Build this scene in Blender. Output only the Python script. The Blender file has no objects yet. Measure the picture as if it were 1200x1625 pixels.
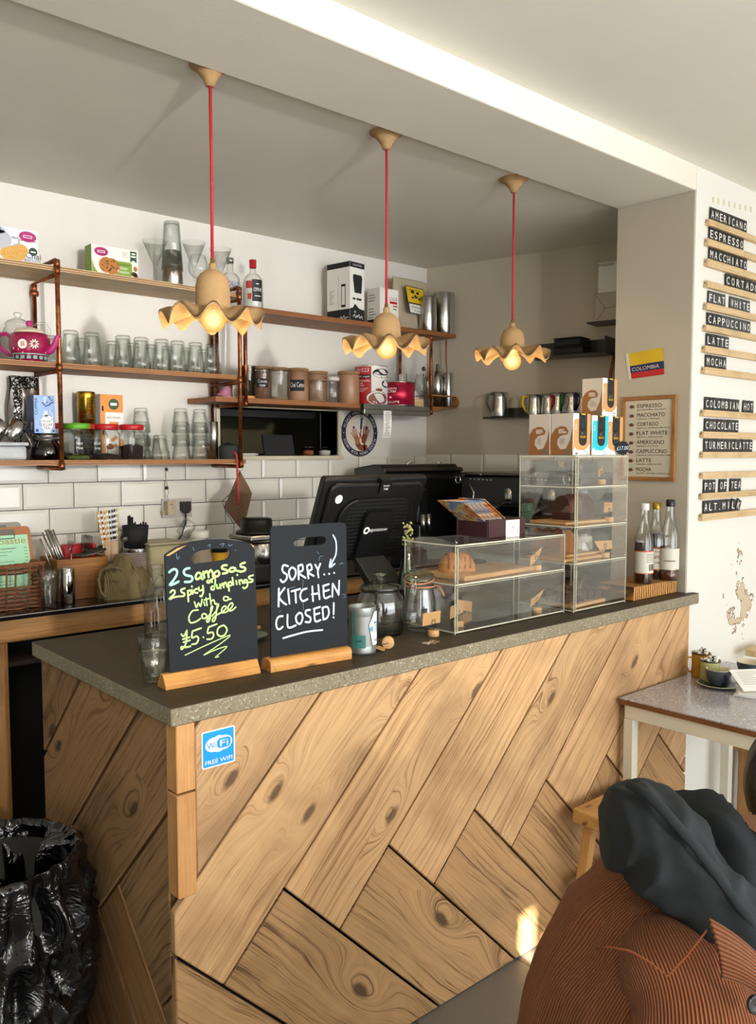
import bpy, bmesh, math, random
from mathutils import Vector, Matrix
random.seed(7)
R = math.radians
sc = bpy.context.scene
COL = sc.collection
# ------------------------------------------------------------------ camera, light, exposure
PW, PH, FPX, HOR = 1200.0, 1625.0, 1345.0, 720.0
PITCH = math.atan((PH/2-HOR)/FPX)
YAW = math.atan2(2115-600, FPX/math.cos(PITCH))          # angle of the view off the counter's direction
EYE = Vector((0, 0, 1.6))
cd = bpy.data.cameras.new('camera'); cam = bpy.data.objects.new('camera', cd); COL.objects.link(cam)
cam.location = EYE; cam.rotation_euler = (R(90)-PITCH, 0, YAW-R(90))
cd.sensor_fit = 'HORIZONTAL'; cd.sensor_width = 36; cd.lens = FPX/PW*36; cd.clip_start = .05
sc.camera = cam
vs = sc.view_settings
sc.display_settings.display_device = 'sRGB'
vs.view_transform = 'Standard'; vs.look = 'None'; vs.gamma = 1; vs.use_curve_mapping = False; vs.exposure = 0.36
sc.cycles.use_denoising = True; sc.cycles.max_bounces = 10; sc.cycles.transparent_max_bounces = 40
sc.cycles.diffuse_bounces = 5; sc.cycles.caustics_reflective = False; sc.cycles.caustics_refractive = False
sc.cycles.sample_clamp_indirect = 6
w = bpy.data.worlds.new('sky'); sc.world = w; w.use_nodes = True
wn = w.node_tree.nodes; bg = wn['Background']
bg.inputs[0].default_value = (.75, .87, 1, 1); bg.inputs[1].default_value = 1.2

def area(name, loc, aim, sx, sy, power, col=(1, 1, 1), spread=180):
    l = bpy.data.lights.new(name, 'AREA'); l.shape = 'RECTANGLE'; l.size = sx; l.size_y = sy
    l.energy = power; l.color = col; l.spread = R(spread)
    o = bpy.data.objects.new(name, l); COL.objects.link(o); o.location = loc
    o.rotation_euler = (Vector(aim)-Vector(loc)).to_track_quat('-Z', 'Y').to_euler()
    return o
area('assumed_window_daylight', (2.2, -2.55, 1.45), (2.2, 2.5, 1.35), 4.6, 1.9, 125, (.97, .985, 1))  # daylight area light added inside the assumed, unseen shop window
area('fill_light_door', (-1.75, -2.55, 1.3), (-.6, 2.5, 1.3), .9, 2.1, 22, (1, .98, .95))  # fill light added in the unseen door opening to lift the room
# small area light assumed behind the camera, added to cast the lamp shadows
area('assumed_key_light', (.36, -2.5, 1.93), (1.2, 2.0, 2.05), .13, .13, 10.5, (1, .97, .92), 50)
sl = bpy.data.lights.new('sun', 'SUN'); sl.energy = 34; sl.angle = R(.6); sl.color = (1, .93, .8)
sun = bpy.data.objects.new('sun', sl); COL.objects.link(sun); sun.location = (1, -5, 5)
SUN_DIR = Vector((.34, .87, -.40)).normalized()
sun.rotation_euler = SUN_DIR.to_track_quat('-Z', 'Y').to_euler()

# ------------------------------------------------------------------ points from picture rays on real surfaces
CR = cam.rotation_euler.to_matrix()
def ray(u, v): return CR @ Vector((u-PW/2, PH/2-v, -FPX))
def onx(u, v, x): d = ray(u, v); return EYE+d*((x-EYE.x)/d.x)
def ony(u, v, y): d = ray(u, v); return EYE+d*((y-EYE.y)/d.y)
def onz(u, v, z): d = ray(u, v); return EYE+d*((z-EYE.z)/d.z)
def onp(u, v, p, n): d = ray(u, v); return EYE+d*((Vector(p)-EYE).dot(n)/d.dot(n))

# ------------------------------------------------------------------ materials
def lin(c):
    if isinstance(c, str):
        c = c.lstrip('#'); c = [int(c[i:i+2], 16) for i in (0, 2, 4)]
    return tuple(((x/255/12.92) if x/255 <= .04045 else ((x/255+.055)/1.055)**2.4) for x in c)
class NT:
    def __init__(s, name):
        s.m = bpy.data.materials.new(name); s.m.use_nodes = True; s.t = s.m.node_tree
        s.t.nodes.clear(); s.out = s.n('ShaderNodeOutputMaterial')
    def n(s, typ, **kw):
        o = s.t.nodes.new(typ)
        for k, v in kw.items():
            if hasattr(o, k): setattr(o, k, v)
        return o
    def l(s, a, b): s.t.links.new(a, b)
    def set(s, nd, **kw):
        for k, v in kw.items():
            i = nd.inputs[k.replace('_', ' ')]
            if hasattr(v, 'is_output'): s.l(v, i)
            else: i.default_value = v
    def math(s, op, a, b=0.0, c=0.0):
        o = s.n('ShaderNodeMath', operation=op)
        for i, v in enumerate((a, b, c)):
            if hasattr(v, 'is_output'): s.l(v, o.inputs[i])
            else: o.inputs[i].default_value = v
        return o.outputs[0]
    def ramp(s, f, pts):
        o = s.n('ShaderNodeValToRGB'); e = o.color_ramp.elements
        while len(e) < len(pts): e.new(.5)
        for el, (p, c) in zip(e, pts): el.position = p; el.color = (*c, 1) if len(c) == 3 else c
        s.l(f, o.inputs[0]); return o.outputs[0]
    def mix(s, f, a, b, mode='MIX'):
        o = s.n('ShaderNodeMix', data_type='RGBA', blend_type=mode)
        for i, v in ((0, f), (6, a), (7, b)):
            if hasattr(v, 'is_output'): s.l(v, o.inputs[i])
            else: o.inputs[i].default_value = v if i == 0 else ((*v, 1) if len(v) == 3 else v)
        return o.outputs[2]
    def noise(s, vec, scale, detail=3, rough=.55, dist=0.0):
        o = s.n('ShaderNodeTexNoise'); o.inputs['Scale'].default_value = scale; o.inputs['Detail'].default_value = detail
        o.inputs['Roughness'].default_value = rough; o.inputs['Distortion'].default_value = dist
        if vec is not None: s.l(vec, o.inputs['Vector'])
        return o.outputs[0]
    def obj(s): return s.n('ShaderNodeTexCoord').outputs['Object']
    def uv(s): return s.n('ShaderNodeTexCoord').outputs['UV']
    def mapping(s, vec, scale=(1, 1, 1), loc=(0, 0, 0)):
        o = s.n('ShaderNodeMapping'); s.l(vec, o.inputs[0]); o.inputs['Scale'].default_value = scale; o.inputs['Location'].default_value = loc
        return o.outputs[0]
    def bump(s, h, strength=.3, dist=.002):
        o = s.n('ShaderNodeBump'); o.inputs['Strength'].default_value = strength; o.inputs['Distance'].default_value = dist
        s.l(h, o.inputs['Height']); return o.outputs[0]
    def bsdf(s, **kw):
        b = s.n('ShaderNodeBsdfPrincipled')
        for k, v in kw.items():
            i = b.inputs[k.replace('_', ' ')]
            if hasattr(v, 'is_output'): s.l(v, i)
            elif isinstance(v, tuple) and len(v) == 3: i.default_value = (*v, 1)
            else: i.default_value = v
        s.l(b.outputs[0], s.out.inputs[0]); return b
MATS = {}
def pm(name, col, rough=.5, metal=0.0, ns=0, amt=.12, bump=0.0, bs=None, coat=0.0, spec=.5, sss=0):
    if name in MATS: return MATS[name]
    t = NT(name); c = lin(col); kw = dict(Roughness=rough, Metallic=metal, Coat_Weight=coat, Specular_IOR_Level=spec)
    if ns:
        o = t.obj(); f = t.noise(o, ns, 4)
        kw['Base_Color'] = t.mix(f, tuple(x*(1-amt) for x in c), tuple(min(1, x*(1+amt)) for x in c))
        if bump: kw['Normal'] = t.bump(t.noise(o, bs or ns, 4), bump)
    else:
        kw['Base_Color'] = c
        if bump: kw['Normal'] = t.bump(t.noise(t.obj(), bs or 60, 4), bump)
    t.bsdf(**kw); MATS[name] = t.m; return t.m
def emit(name, col, k):
    t = NT(name); e = t.n('ShaderNodeEmission'); e.inputs[0].default_value = (*lin(col), 1); e.inputs[1].default_value = k
    t.l(e.outputs[0], t.out.inputs[0]); return t.m
def glass(name, col='#fdfefd', edge=.4, refl=1.0, rough=.02, facing='#98a29e'):
    """thin clear wall: see-through, mirror-like at grazing angles, a little tinted where seen edge on"""
    if name in MATS: return MATS[name]
    t = NT(name)
    tr = t.n('ShaderNodeBsdfTransparent'); gl = t.n('ShaderNodeBsdfGlossy'); gl.inputs['Roughness'].default_value = rough
    gl.inputs['Color'].default_value = (refl, refl, refl, 1)
    lw = t.n('ShaderNodeLayerWeight'); lw.inputs[0].default_value = .5
    fc = lw.outputs['Facing']
    fr = t.math('ADD', t.math('MULTIPLY', t.math('POWER', fc, 5.0), .8), .07*refl)
    t.l(t.mix(t.math('MULTIPLY', t.math('POWER', fc, 2.2), min(1, edge*2.4)), lin(col), lin(facing)), tr.inputs[0])
    mx = t.n('ShaderNodeMixShader'); t.l(fr, mx.inputs[0]); t.l(tr.outputs[0], mx.inputs[1]); t.l(gl.outputs[0], mx.inputs[2])
    t.l(mx.outputs[0], t.out.inputs[0]); MATS[name] = t.m; return t.m
def wood(name, light, dark, rough=.55, gs=1.0, knots=True, bump=.25, contrast=1.0, coat=0):
    """planed or sawn boards; UV: u along the grain (metres), v across; attribute 'tint' is each board's own tone"""
    if name in MATS: return MATS[name]
    t = NT(name); uv = t.uv(); sp = t.n('ShaderNodeSeparateXYZ'); t.l(uv, sp.inputs[0]); u, v = sp.outputs[0], sp.outputs[1]
    wob = t.math('MULTIPLY', t.math('SUBTRACT', t.noise(t.mapping(uv, (2.2*gs, 7*gs, 1)), 1, 3), .5), .05/gs)
    g = t.math('ADD', v, wob)
    kmask = None
    if knots:
        vo = t.n('ShaderNodeTexVoronoi', voronoi_dimensions='2D'); vo.inputs['Scale'].default_value = 1
        t.l(t.mapping(uv, (2.6*gs, 6.5*gs, 1)), vo.inputs['Vector'])
        d = vo.outputs['Distance']
        rnd = t.n('ShaderNodeSeparateColor'); t.l(vo.outputs['Color'], rnd.inputs[0])
        on = t.math('GREATER_THAN', rnd.outputs[0], .63)
        swirl = t.math('MULTIPLY', t.math('POWER', 2.718, t.math('MULTIPLY', t.math('MULTIPLY', d, d), -14)), on)
        g = t.math('ADD', g, t.math('MULTIPLY', swirl, .085/gs))
        kd = t.math('ADD', d, t.math('MULTIPLY', t.math('SUBTRACT', t.noise(t.mapping(uv, (40*gs, 40*gs, 1)), 1, 2), .5), .05))
        kmask = t.math('MULTIPLY', t.math('SUBTRACT', 1, t.math('SMOOTHSTEP' if False else 'MULTIPLY', t.math('MINIMUM', t.math('MAXIMUM', t.math('SUBTRACT', kd, .05), 0), .05), 20)), on)
    cb = t.n('ShaderNodeCombineXYZ'); t.l(u, cb.inputs[0]); t.l(g, cb.inputs[1])
    rings = t.noise(t.mapping(cb.outputs[0], (1.1*gs, 105*gs, 1)), 1, 4, .62)
    broad = t.noise(t.mapping(cb.outputs[0], (.7*gs, 13*gs, 1)), 1, 2)
    fine = t.noise(t.mapping(cb.outputs[0], (9*gs, 420*gs, 1)), 1, 2)
    f = t.math('ADD', t.math('MULTIPLY', rings, .56), t.math('ADD', t.math('MULTIPLY', broad, .22), t.math('MULTIPLY', fine, .34)))
    L, D = lin(light), lin(dark); k = .5*contrast
    mid = tuple((a*.72+b*.28) for a, b in zip(L, D))
    c = t.ramp(f, [(.56-.26*k-.04, D), (.56-.02, mid), (.56+.16, L)])
    if kmask is not None: c = t.mix(t.math('MULTIPLY', kmask, .85), c, tuple(x*.38 for x in D))
    stain = t.noise(t.mapping(uv, (3*gs, 3*gs, 1)), 1, 4)
    c = t.mix(t.math('MULTIPLY', t.math('MAXIMUM', t.math('SUBTRACT', stain, .5), 0), 2.2), c, tuple(x*.62 for x in D))
    at = t.n('ShaderNodeAttribute'); at.attribute_name = 'tint'
    c = t.mix(1.0, c, at.outputs['Color'], 'MULTIPLY')
    t.bsdf(Base_Color=c, Roughness=rough, Coat_Weight=coat, Normal=t.bump(f, bump, .0015)); MATS[name] = t.m; return t.m

# ------------------------------------------------------------------ mesh building
_txt = {}
def text_geo(s):
    if s not in _txt:
        cu = bpy.data.curves.new('lettering', 'FONT'); cu.body = s; cu.size = 1; cu.resolution_u = 2
        o = bpy.data.objects.new('lettering', cu); me = bpy.data.meshes.new_from_object(o)
        vs_ = [(q.co.x, q.co.y) for q in me.vertices]; fs = [tuple(p.vertices) for p in me.polygons]
        bpy.data.objects.remove(o); bpy.data.curves.remove(cu); bpy.data.meshes.remove(me)
        _txt[s] = (vs_, fs)
    return _txt[s]
class M:
    def __init__(s): s.v = []; s.f = []; s.uv = []; s.mi = []; s.tint = []; s.cur = 0; s.T = None; s.ct = 1.0; s.sm = []; s.cs = False
    def add(s, vs_, fs, grain=None, smooth=None):
        b = len(s.v); vs_ = [Vector(q) for q in vs_]
        if s.T is not None: vs_ = [s.T @ q for q in vs_]; grain = (s.T.to_3x3() @ Vector(grain)) if grain is not None else None
        s.v += vs_; ou, ov = random.uniform(0, 40), random.uniform(0, 40)
        for f in fs:
            s.f.append(tuple(b+i for i in f)); s.mi.append(s.cur); s.tint.append(s.ct); s.sm.append(s.cs if smooth is None else smooth)
            p = [vs_[i] for i in f]
            n = Vector((0, 0, 0))
            for i in range(len(p)): n += p[i].cross(p[(i+1) % len(p)])
            n = n.normalized() if n.length > 1e-12 else Vector((0, 0, 1))
            g = Vector(grain).normalized() if grain is not None else (Vector((1, 0, 0)) if abs(n.x) < .9 else Vector((0, 1, 0)))
            e = n.cross(g)
            if e.length < .3: e = n.orthogonal().normalized(); g2 = n.cross(e)   # end grain
            else: e.normalize(); g2 = g
            s.uv.append([(q.dot(g2)+ou, q.dot(e)+ov) for q in p])
        return s
    def box(s, x0, y0, z0, x1, y1, z1, grain=None):
        if grain is None:
            d = (abs(x1-x0), abs(y1-y0), abs(z1-z0)); k = d.index(max(d)); grain = tuple(float(i == k) for i in range(3))
        v = [(x, y, z) for x in (x0, x1) for y in (y0, y1) for z in (z0, z1)]
        return s.add(v, [(0, 1, 3, 2), (4, 6, 7, 5), (0, 4, 5, 1), (2, 3, 7, 6), (0, 2, 6, 4), (1, 5, 7, 3)], grain)
    def cbox(s, c, d, grain=None): return s.box(c[0]-d[0]/2, c[1]-d[1]/2, c[2]-d[2]/2, c[0]+d[0]/2, c[1]+d[1]/2, c[2]+d[2]/2, grain)
    def obox(s, c, ax, ay, az, d, grain=None):
        """box with its own axes (unit vectors)"""
        c = Vector(c); ax, ay, az = Vector(ax), Vector(ay), Vector(az)
        v = [c+ax*(i*d[0]/2)+ay*(j*d[1]/2)+az*(k*d[2]/2) for i in (-1, 1) for j in (-1, 1) for k in (-1, 1)]
        if grain is None: grain = (ax, ay, az)[max(range(3), key=lambda q: d[q])]
        return s.add(v, [(0, 1, 3, 2), (4, 6, 7, 5), (0, 4, 5, 1), (2, 3, 7, 6), (0, 2, 6, 4), (1, 5, 7, 3)], grain)
    def bbox(s, c, d, b=.004, seg=2, rz=0.0, grain=None):
        """box with rounded edges standing on z=c.z"""
        bm = bmesh.new(); bmesh.ops.create_cube(bm, size=1)
        for q in bm.verts: q.co = Vector((q.co.x*d[0], q.co.y*d[1], (q.co.z+.5)*d[2]))
        bmesh.ops.bevel(bm, geom=bm.edges[:], offset=min(b, min(d)*.49), segments=seg, affect='EDGES', profile=.5)
        mt = Matrix.Translation(c) @ Matrix.Rotation(rz, 4, 'Z')
        v = [mt @ q.co for q in bm.verts]; bm.verts.index_update(); f = [tuple(q.index for q in fc.verts) for fc in bm.faces]; bm.free()
        if grain is None: k = max(range(3), key=lambda i: d[i]); grain = mt.to_3x3() @ Vector([float(i == k) for i in range(3)])
        return s.add(v, f, grain)
    def lathe(s, prof, c=(0, 0, 0), seg=24, rad=None, cap0=True, cap1=True, axis=None, smooth=True):
        """prof [(r,z)...]; rad(theta,z,r)->r optional"""
        v = []; f = []; n = len(prof); c = Vector(c)
        q = Vector(axis).normalized().to_track_quat('Z', 'Y') if axis is not None else None
        for r, z in prof:
            for k in range(seg):
                a = 2*math.pi*k/seg; rr = rad(a, z, r) if rad else r
                p = Vector((rr*math.cos(a), rr*math.sin(a), z)); v.append(c+(q @ p if q else p))
        for i in range(n-1):
            for k in range(seg):
                a, b = i*seg+k, i*seg+(k+1) % seg; f.append((a, b, b+seg, a+seg))
        if cap0 and prof[0][0] > 1e-5: f.append(tuple(reversed(range(seg))))
        if cap1 and prof[-1][0] > 1e-5: f.append(tuple((n-1)*seg+k for k in range(seg)))
        return s.add(v, f, (0, 0, 1), smooth)
    def tube(s, pts, r, seg=8, closed=False, cap=True, flat=None):
        """sweep a circle (or ellipse with flat ratio) along points; r number or list"""
        pts = [Vector(p) for p in pts]; n = len(pts); v = []; f = []; up = None
        for i, p in enumerate(pts):
            a = pts[(i-1) % n] if (closed or i > 0) else p; b = pts[(i+1) % n] if (closed or i < n-1) else p
            t = (b-a).normalized() if (b-a).length > 1e-9 else Vector((0, 0, 1))
            if up is None: up = t.orthogonal().normalized()
            else:
                up = up-t*up.dot(t); up = up.normalized() if up.length > 1e-6 else t.orthogonal().normalized()
            sd = t.cross(up); rr = r[i] if isinstance(r, (list, tuple)) else r
            for k in range(seg):
                an = 2*math.pi*k/seg; v.append(p+up*(rr*math.cos(an))+sd*(rr*math.sin(an)*(flat or 1)))
        m = n if closed else n-1
        for i in range(m):
            for k in range(seg):
                a, b = i*seg+k, i*seg+(k+1) % seg; a2, b2 = ((i+1) % n)*seg+k, ((i+1) % n)*seg+(k+1) % seg
                f.append((a, b, b2, a2))
        if cap and not closed: f.append(tuple(reversed(range(seg)))); f.append(tuple((n-1)*seg+k for k in range(seg)))
        return s.add(v, f, None, True)
    def prism(s, poly, o, u, w, d, grain=None):
        """polygon [(a,b)] in plane o + a*u + b*w, pushed by vector d"""
        o, u, w, d = Vector(o), Vector(u), Vector(w), Vector(d); n = len(poly)
        A = [o+u*a+w*b for a, b in poly]; B = [p+d for p in A]
        if u.cross(w).dot(d) > 0: f = [tuple(reversed(range(n))), tuple(range(n, 2*n))]; sd = [(i, (i+1) % n, n+(i+1) % n, n+i) for i in range(n)]
        else: f = [tuple(range(n)), tuple(reversed(range(n, 2*n)))]; sd = [(i, n+i, n+(i+1) % n, (i+1) % n) for i in range(n)]
        return s.add(A+B, f+sd, grain)
    def face(s, pts, grain=None): return s.add(pts, [tuple(range(len(pts)))], grain)
    def grid(s, fn, nu, nv, smooth=True, closed=False, grain=None):
        v = [fn(i/(nu-1) if not closed else i/nu, j/(nv-1)) for j in range(nv) for i in range(nu)]; f = []
        for j in range(nv-1):
            for i in range(nu if closed else nu-1):
                i2 = (i+1) % nu; f.append((j*nu+i, j*nu+i2, (j+1)*nu+i2, (j+1)*nu+i))
        return s.add(v, f, grain, smooth)
    def text(s, st, o, u, w, h, wid=None, al='L', lift=.0006):
        """printed words: baseline start o, unit directions u (right) and w (up); h is capital height"""
        vs_, fs = text_geo(st)
        if not vs_: return s
        x0 = min(p[0] for p in vs_); x1 = max(p[0] for p in vs_); k = h/.69; kx = k if wid is None else wid/(x1-x0)
        o, u, w = Vector(o), Vector(u), Vector(w); n = u.cross(w).normalized()*lift
        off = {'L': -x0, 'C': -(x0+x1)/2, 'R': -x1}[al]
        return s.add([o+u*((p[0]+off)*kx)+w*(p[1]*k)+n for p in vs_], fs, u, False)
    def stroke(s, pts, wd, n):
        """flat painted stroke of width wd on a surface with normal n"""
        pts = [Vector(p) for p in pts]; n = Vector(n).normalized(); v = []; f = []
        # smooth the drawn line
        if len(pts) > 2:
            q = []
            for i in range(len(pts)-1):
                p0, p1, p2, p3 = pts[max(i-1, 0)], pts[i], pts[i+1], pts[min(i+2, len(pts)-1)]
                for k in range(4):
                    t = k/4; q.append(.5*((2*p1)+(p2-p0)*t+(2*p0-5*p1+4*p2-p3)*t*t+(3*p1-p0-3*p2+p3)*t**3))
            pts = q+[pts[-1]]
        m = len(pts)
        for i, p in enumerate(pts):
            t = (pts[min(i+1, m-1)]-pts[max(i-1, 0)])
            if t.length < 1e-9: t = n.orthogonal()
            sd = n.cross(t.normalized())*(wd/2); v += [p+sd, p-sd]
        for i in range(m-1): f.append((2*i, 2*i+1, 2*i+3, 2*i+2))
        for e, p in ((0, pts[0]), (m-1, pts[-1])):     # round ends
            b = len(v); a0 = n.orthogonal().normalized(); b0 = n.cross(a0)
            v += [p+(a0*math.cos(k*math.pi/4)+b0*math.sin(k*math.pi/4))*(wd/2) for k in range(8)]; f.append(tuple(range(b, b+8)))
        return s.add(v, f, None, False)
    def build(s, name, mats, parent=None, world=False, bevel=0.0, bseg=2, sub=0, solid=0.0, recalc=False):
        if not isinstance(mats, (list, tuple)): mats = [mats]
        vs_ = s.v
        if world and parent is not None:
            r = parent; mt = Matrix.Identity(4)
            while r is not None: mt = (Matrix.Translation(r.location) @ r.rotation_euler.to_matrix().to_4x4()) @ mt; r = r.parent
            inv = mt.inverted(); vs_ = [inv @ q for q in vs_]
        me = bpy.data.meshes.new(name); me.from_pydata([tuple(q) for q in vs_], [], s.f)
        ul = me.uv_layers.new(name='UVMap'); k = 0
        for p, uvs in zip(me.polygons, s.uv):
            for j, li in enumerate(p.loop_indices): ul.data[li].uv = uvs[j]
        ca = me.attributes.new('tint', 'FLOAT_COLOR', 'CORNER')
        for p, tv in zip(me.polygons, s.tint):
            cc = (tv, tv, tv, 1) if not isinstance(tv, tuple) else (*tv, 1)
            for li in p.loop_indices: ca.data[li].color = cc
        for m_ in mats: me.materials.append(m_)
        for p, mi_, sm_ in zip(me.polygons, s.mi, s.sm): p.material_index = mi_; p.use_smooth = sm_
        if recalc:
            bm = bmesh.new(); bm.from_mesh(me); bmesh.ops.remove_doubles(bm, verts=bm.verts[:], dist=1e-6); bmesh.ops.recalc_face_normals(bm, faces=bm.faces[:]); bm.to_mesh(me); bm.free()
        o = bpy.data.objects.new(name, me); COL.objects.link(o)
        if parent is not None: o.parent = parent
        if bevel:
            b = o.modifiers.new('bevel', 'BEVEL'); b.width = bevel; b.segments = bseg; b.limit_method = 'ANGLE'; b.angle_limit = R(40)
        if solid: b = o.modifiers.new('solid', 'SOLIDIFY'); b.thickness = solid; b.offset = 0
        if sub: b = o.modifiers.new('sub', 'SUBSURF'); b.levels = sub; b.render_levels = sub
        return o
def tag(o, label, cat, group=None, kind=None):
    o['label'] = label; o['category'] = cat
    if group: o['group'] = group
    if kind: o['kind'] = kind
    return o
def thing(name, label, cat, loc=(0, 0, 0), rz=0.0, group=None):
    o = bpy.data.objects.new(name, None); COL.objects.link(o); o.empty_display_size = .05
    o.location = loc; o.rotation_euler = (0, 0, rz); return tag(o, label, cat, group)
def structure(o): o['kind'] = 'structure'; return o
KIDS = {}
def dup(root, loc, rz=0.0, label=None):
    def cp(o, par):
        c = o.copy(); COL.objects.link(c)
        if par is not None: c.parent = par
        for ch in o.children: cp(ch, c)
        return c
    c = cp(root, None); c.location = loc; c.rotation_euler = (0, 0, rz)
    if label: c['label'] = label
    return c
X_, Y_, Z_ = Vector((1, 0, 0)), Vector((0, 1, 0)), Vector((0, 0, 1))
def rnd(a, b): return random.uniform(a, b)
# ------------------------------------------------------------------ shared materials
def plaster(name, col, rough=.6, amt=.05, bump=.12, big=1.3):
    t = NT(name); o = t.obj(); c = lin(col)
    f = t.noise(o, big, 5, .6); g = t.noise(t.mapping(o, (1, 1, .35)), 14, 4)
    cc = t.mix(f, tuple(x*(1-amt*2) for x in c), tuple(min(1, x*(1+amt)) for x in c))
    cc = t.mix(t.math('MULTIPLY', t.math('MAXIMUM', t.math('SUBTRACT', g, .62), 0), .8), cc, tuple(x*.8 for x in c))
    t.bsdf(Base_Color=cc, Roughness=rough, Normal=t.bump(t.math('ADD', t.noise(o, 55, 5), t.math('MULTIPLY', f, 3)), bump, .004))
    return t.m
PL_BACK = plaster('white_wall_paint', '#dedcd6', .55, .03)
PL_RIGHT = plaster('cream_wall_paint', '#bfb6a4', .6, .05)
PL_SHOP = plaster('shop_wall_paint', '#e6e4da', .6, .03)
PL_CEIL = plaster('kitchen_ceiling_paint', '#e6e2d4', .33, .10, .08, .9)
PL_CEIL2 = plaster('shop_ceiling_paint', '#ece9dd', .55, .05, .1)
PL_BEAM = plaster('beam_paint', '#e6e2d3', .5, .05, .15)
TILE = pm('white_glazed_tile', '#dcdad2', .12, ns=3, amt=.03)
GROUT = pm('dark_grout', '#2b2926', .9)
WOODF = wood('reclaimed_board_front', '#d6ae7e', '#7d5630', .66, 1, True, .55, .8)
WOODL = wood('reclaimed_board_lower', '#c29a6a', '#5f4020', .68, .8, True, .6, .55)
WOODE = wood('reclaimed_board_end', '#a8835a', '#563b1f', .68, 1, True, .5, .6)
PINE = wood('varnished_pine', '#d29a56', '#96602c', .4, 1.6, True, .12)
PINE2 = wood('bench_timber', '#b98a52', '#6c4520', .5, 1.2, True, .2)
PLY = wood('plywood_face', '#b5824e', '#86572e', .5, 1.2, False, .08, .6)
PLYT = wood('plywood_pale', '#d8bd91', '#b08f62', .5, 1.2, False, .08, .6)
PALE = wood('pale_timber', '#d9bd92', '#b3915f', .5, 2, False, .08, .7)
BOARD = wood('chopping_board_wood', '#d8aa70', '#a06c38', .45, 2, False, .08, .8)
def concrete(nm, lo, hi, pitc, spt=.63, pt=.37):
    t = NT(nm); o = t.obj(); f = t.noise(o, 4, 6, .65); g = t.noise(o, 60, 4)
    sp = t.noise(o, 220, 2)
    c = t.mix(f, lin(lo), lin(hi)); c = t.mix(t.math('MULTIPLY', g, .35), c, lin(pitc))
    c = t.mix(t.math('GREATER_THAN', sp, spt), c, t.mix(.6, lin(hi), (.55, .52, .44)))
    pit = t.math('LESS_THAN', t.noise(o, 110, 3), pt)
    c = t.mix(t.math('MULTIPLY', pit, .55), c, lin(pitc))
    t.bsdf(Base_Color=c, Roughness=t.math('ADD', t.math('MULTIPLY', f, .3), .42), Specular_IOR_Level=.3, Normal=t.bump(t.math('SUBTRACT', g, t.math('MULTIPLY', pit, .6)), .6, .004)); return t.m
CONC = concrete('sealed_concrete', '#392f20', '#4e4332', '#2b241a', .78, .2); CONCE = concrete('raw_concrete_edge', '#7c735c', '#9a9079', '#574f3d')
def steel(name, col='#c9c8c4', rough=.22, stretch=(1, 1, 40)):
    if name in MATS: return MATS[name]
    t = NT(name); o = t.obj(); f = t.noise(t.mapping(o, stretch), 8, 3)
    t.bsdf(Base_Color=t.mix(f, tuple(x*.85 for x in lin(col)), lin(col)), Metallic=1.0, Roughness=t.math('ADD', t.math('MULTIPLY', f, .15), rough-.07)); MATS[name] = t.m; return t.m
STEEL = steel('brushed_steel'); STEELD = steel('dark_steel', '#6d6a66', .3)
def copper():
    t = NT('aged_copper'); o = t.obj(); f = t.noise(o, 18, 5, .7)
    t.bsdf(Base_Color=t.ramp(f, [(.3, lin('#3a1e12')), (.5, lin('#94542f')), (.7, lin('#c98158'))]), Metallic=.9, Roughness=.36); return t.m
COPPER = copper()
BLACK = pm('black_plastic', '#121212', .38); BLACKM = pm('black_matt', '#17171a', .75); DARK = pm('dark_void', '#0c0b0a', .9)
WHITE = pm('white_print', '#f1efe9', .6); CARDW = pm('white_card', '#e8e6e0', .55, ns=6, amt=.03)
KRAFT = pm('kraft_card', '#b98d5a', .8, ns=30, amt=.08); INK = pm('black_ink', '#1b1a19', .7); CORK = pm('cork', '#caa06c', .85, ns=90, amt=.25, bump=.2)
RED = pm('red_plastic', '#b3141d', .35); GREEN = pm('green_plastic', '#5ea324', .35); TEALP = pm('turquoise_print', '#19bccb', .5)
GLASS = glass('clear_glass'); ACRYL = glass('clear_acrylic', '#ffffff', .3, 1.1, .015, '#fafcfb')
ACEDGE = pm('acrylic_edge', '#cfcdb8', .15, spec=.8)
YEL = pm('yellow_print', '#e8c21c', .5)

# ------------------------------------------------------------------ the room
YB, YW, XC = 3.40, 1.66, 3.10          # kitchen back wall, shop wall / beam face, end face of the wall stub
ZC, ZC2, ZB = 2.625, 2.69, 2.60        # kitchen ceiling, shop ceiling, underside of the beam
RW0, RW1 = Vector((3.39, 3.4, 0)), Vector((3.70, 2.10, 0))   # kitchen right wall runs askew
RWD = (RW1-RW0).normalized(); RWN = Vector((-1, -.232, 0)).normalized(); RWN = Vector((RWD.y, -RWD.x, 0)); RWN = RWN if RWN.x < 0 else -RWN
def onrw(u, v, off=0.0): return onp(u, v, RW0+RWN*off, RWN)
def st(name, m, mat, **k): return structure(m.build(name, mat, **k))
m = M(); m.box(-2.6, -2.7, -.12, 6, 4.6, 0)
def floor_mat():
    t = NT('floor_tiles'); b = t.n('ShaderNodeTexBrick'); b.offset = 0
    t.l(t.mapping(t.obj(), (1, 1, 1), (.2, .03, 0)), b.inputs['Vector'])
    t.set(b, Color1=(*lin('#77736b'), 1), Color2=(*lin('#6b6861'), 1), Mortar=(*lin('#3a3833'), 1), Scale=1.0, Mortar_Size=.004, Brick_Width=.45, Row_Height=.45)
    n = t.noise(t.obj(), 90, 4)
    t.bsdf(Base_Color=t.mix(t.math('MULTIPLY', n, .4), b.outputs[0], lin('#4b4843')), Roughness=.5); return t.m
st('floor', m, floor_mat())
m = M(); m.box(-2.6, 1.95, ZC, 6, YB+.1, ZC+.2); st('ceiling', m, PL_CEIL)
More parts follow.
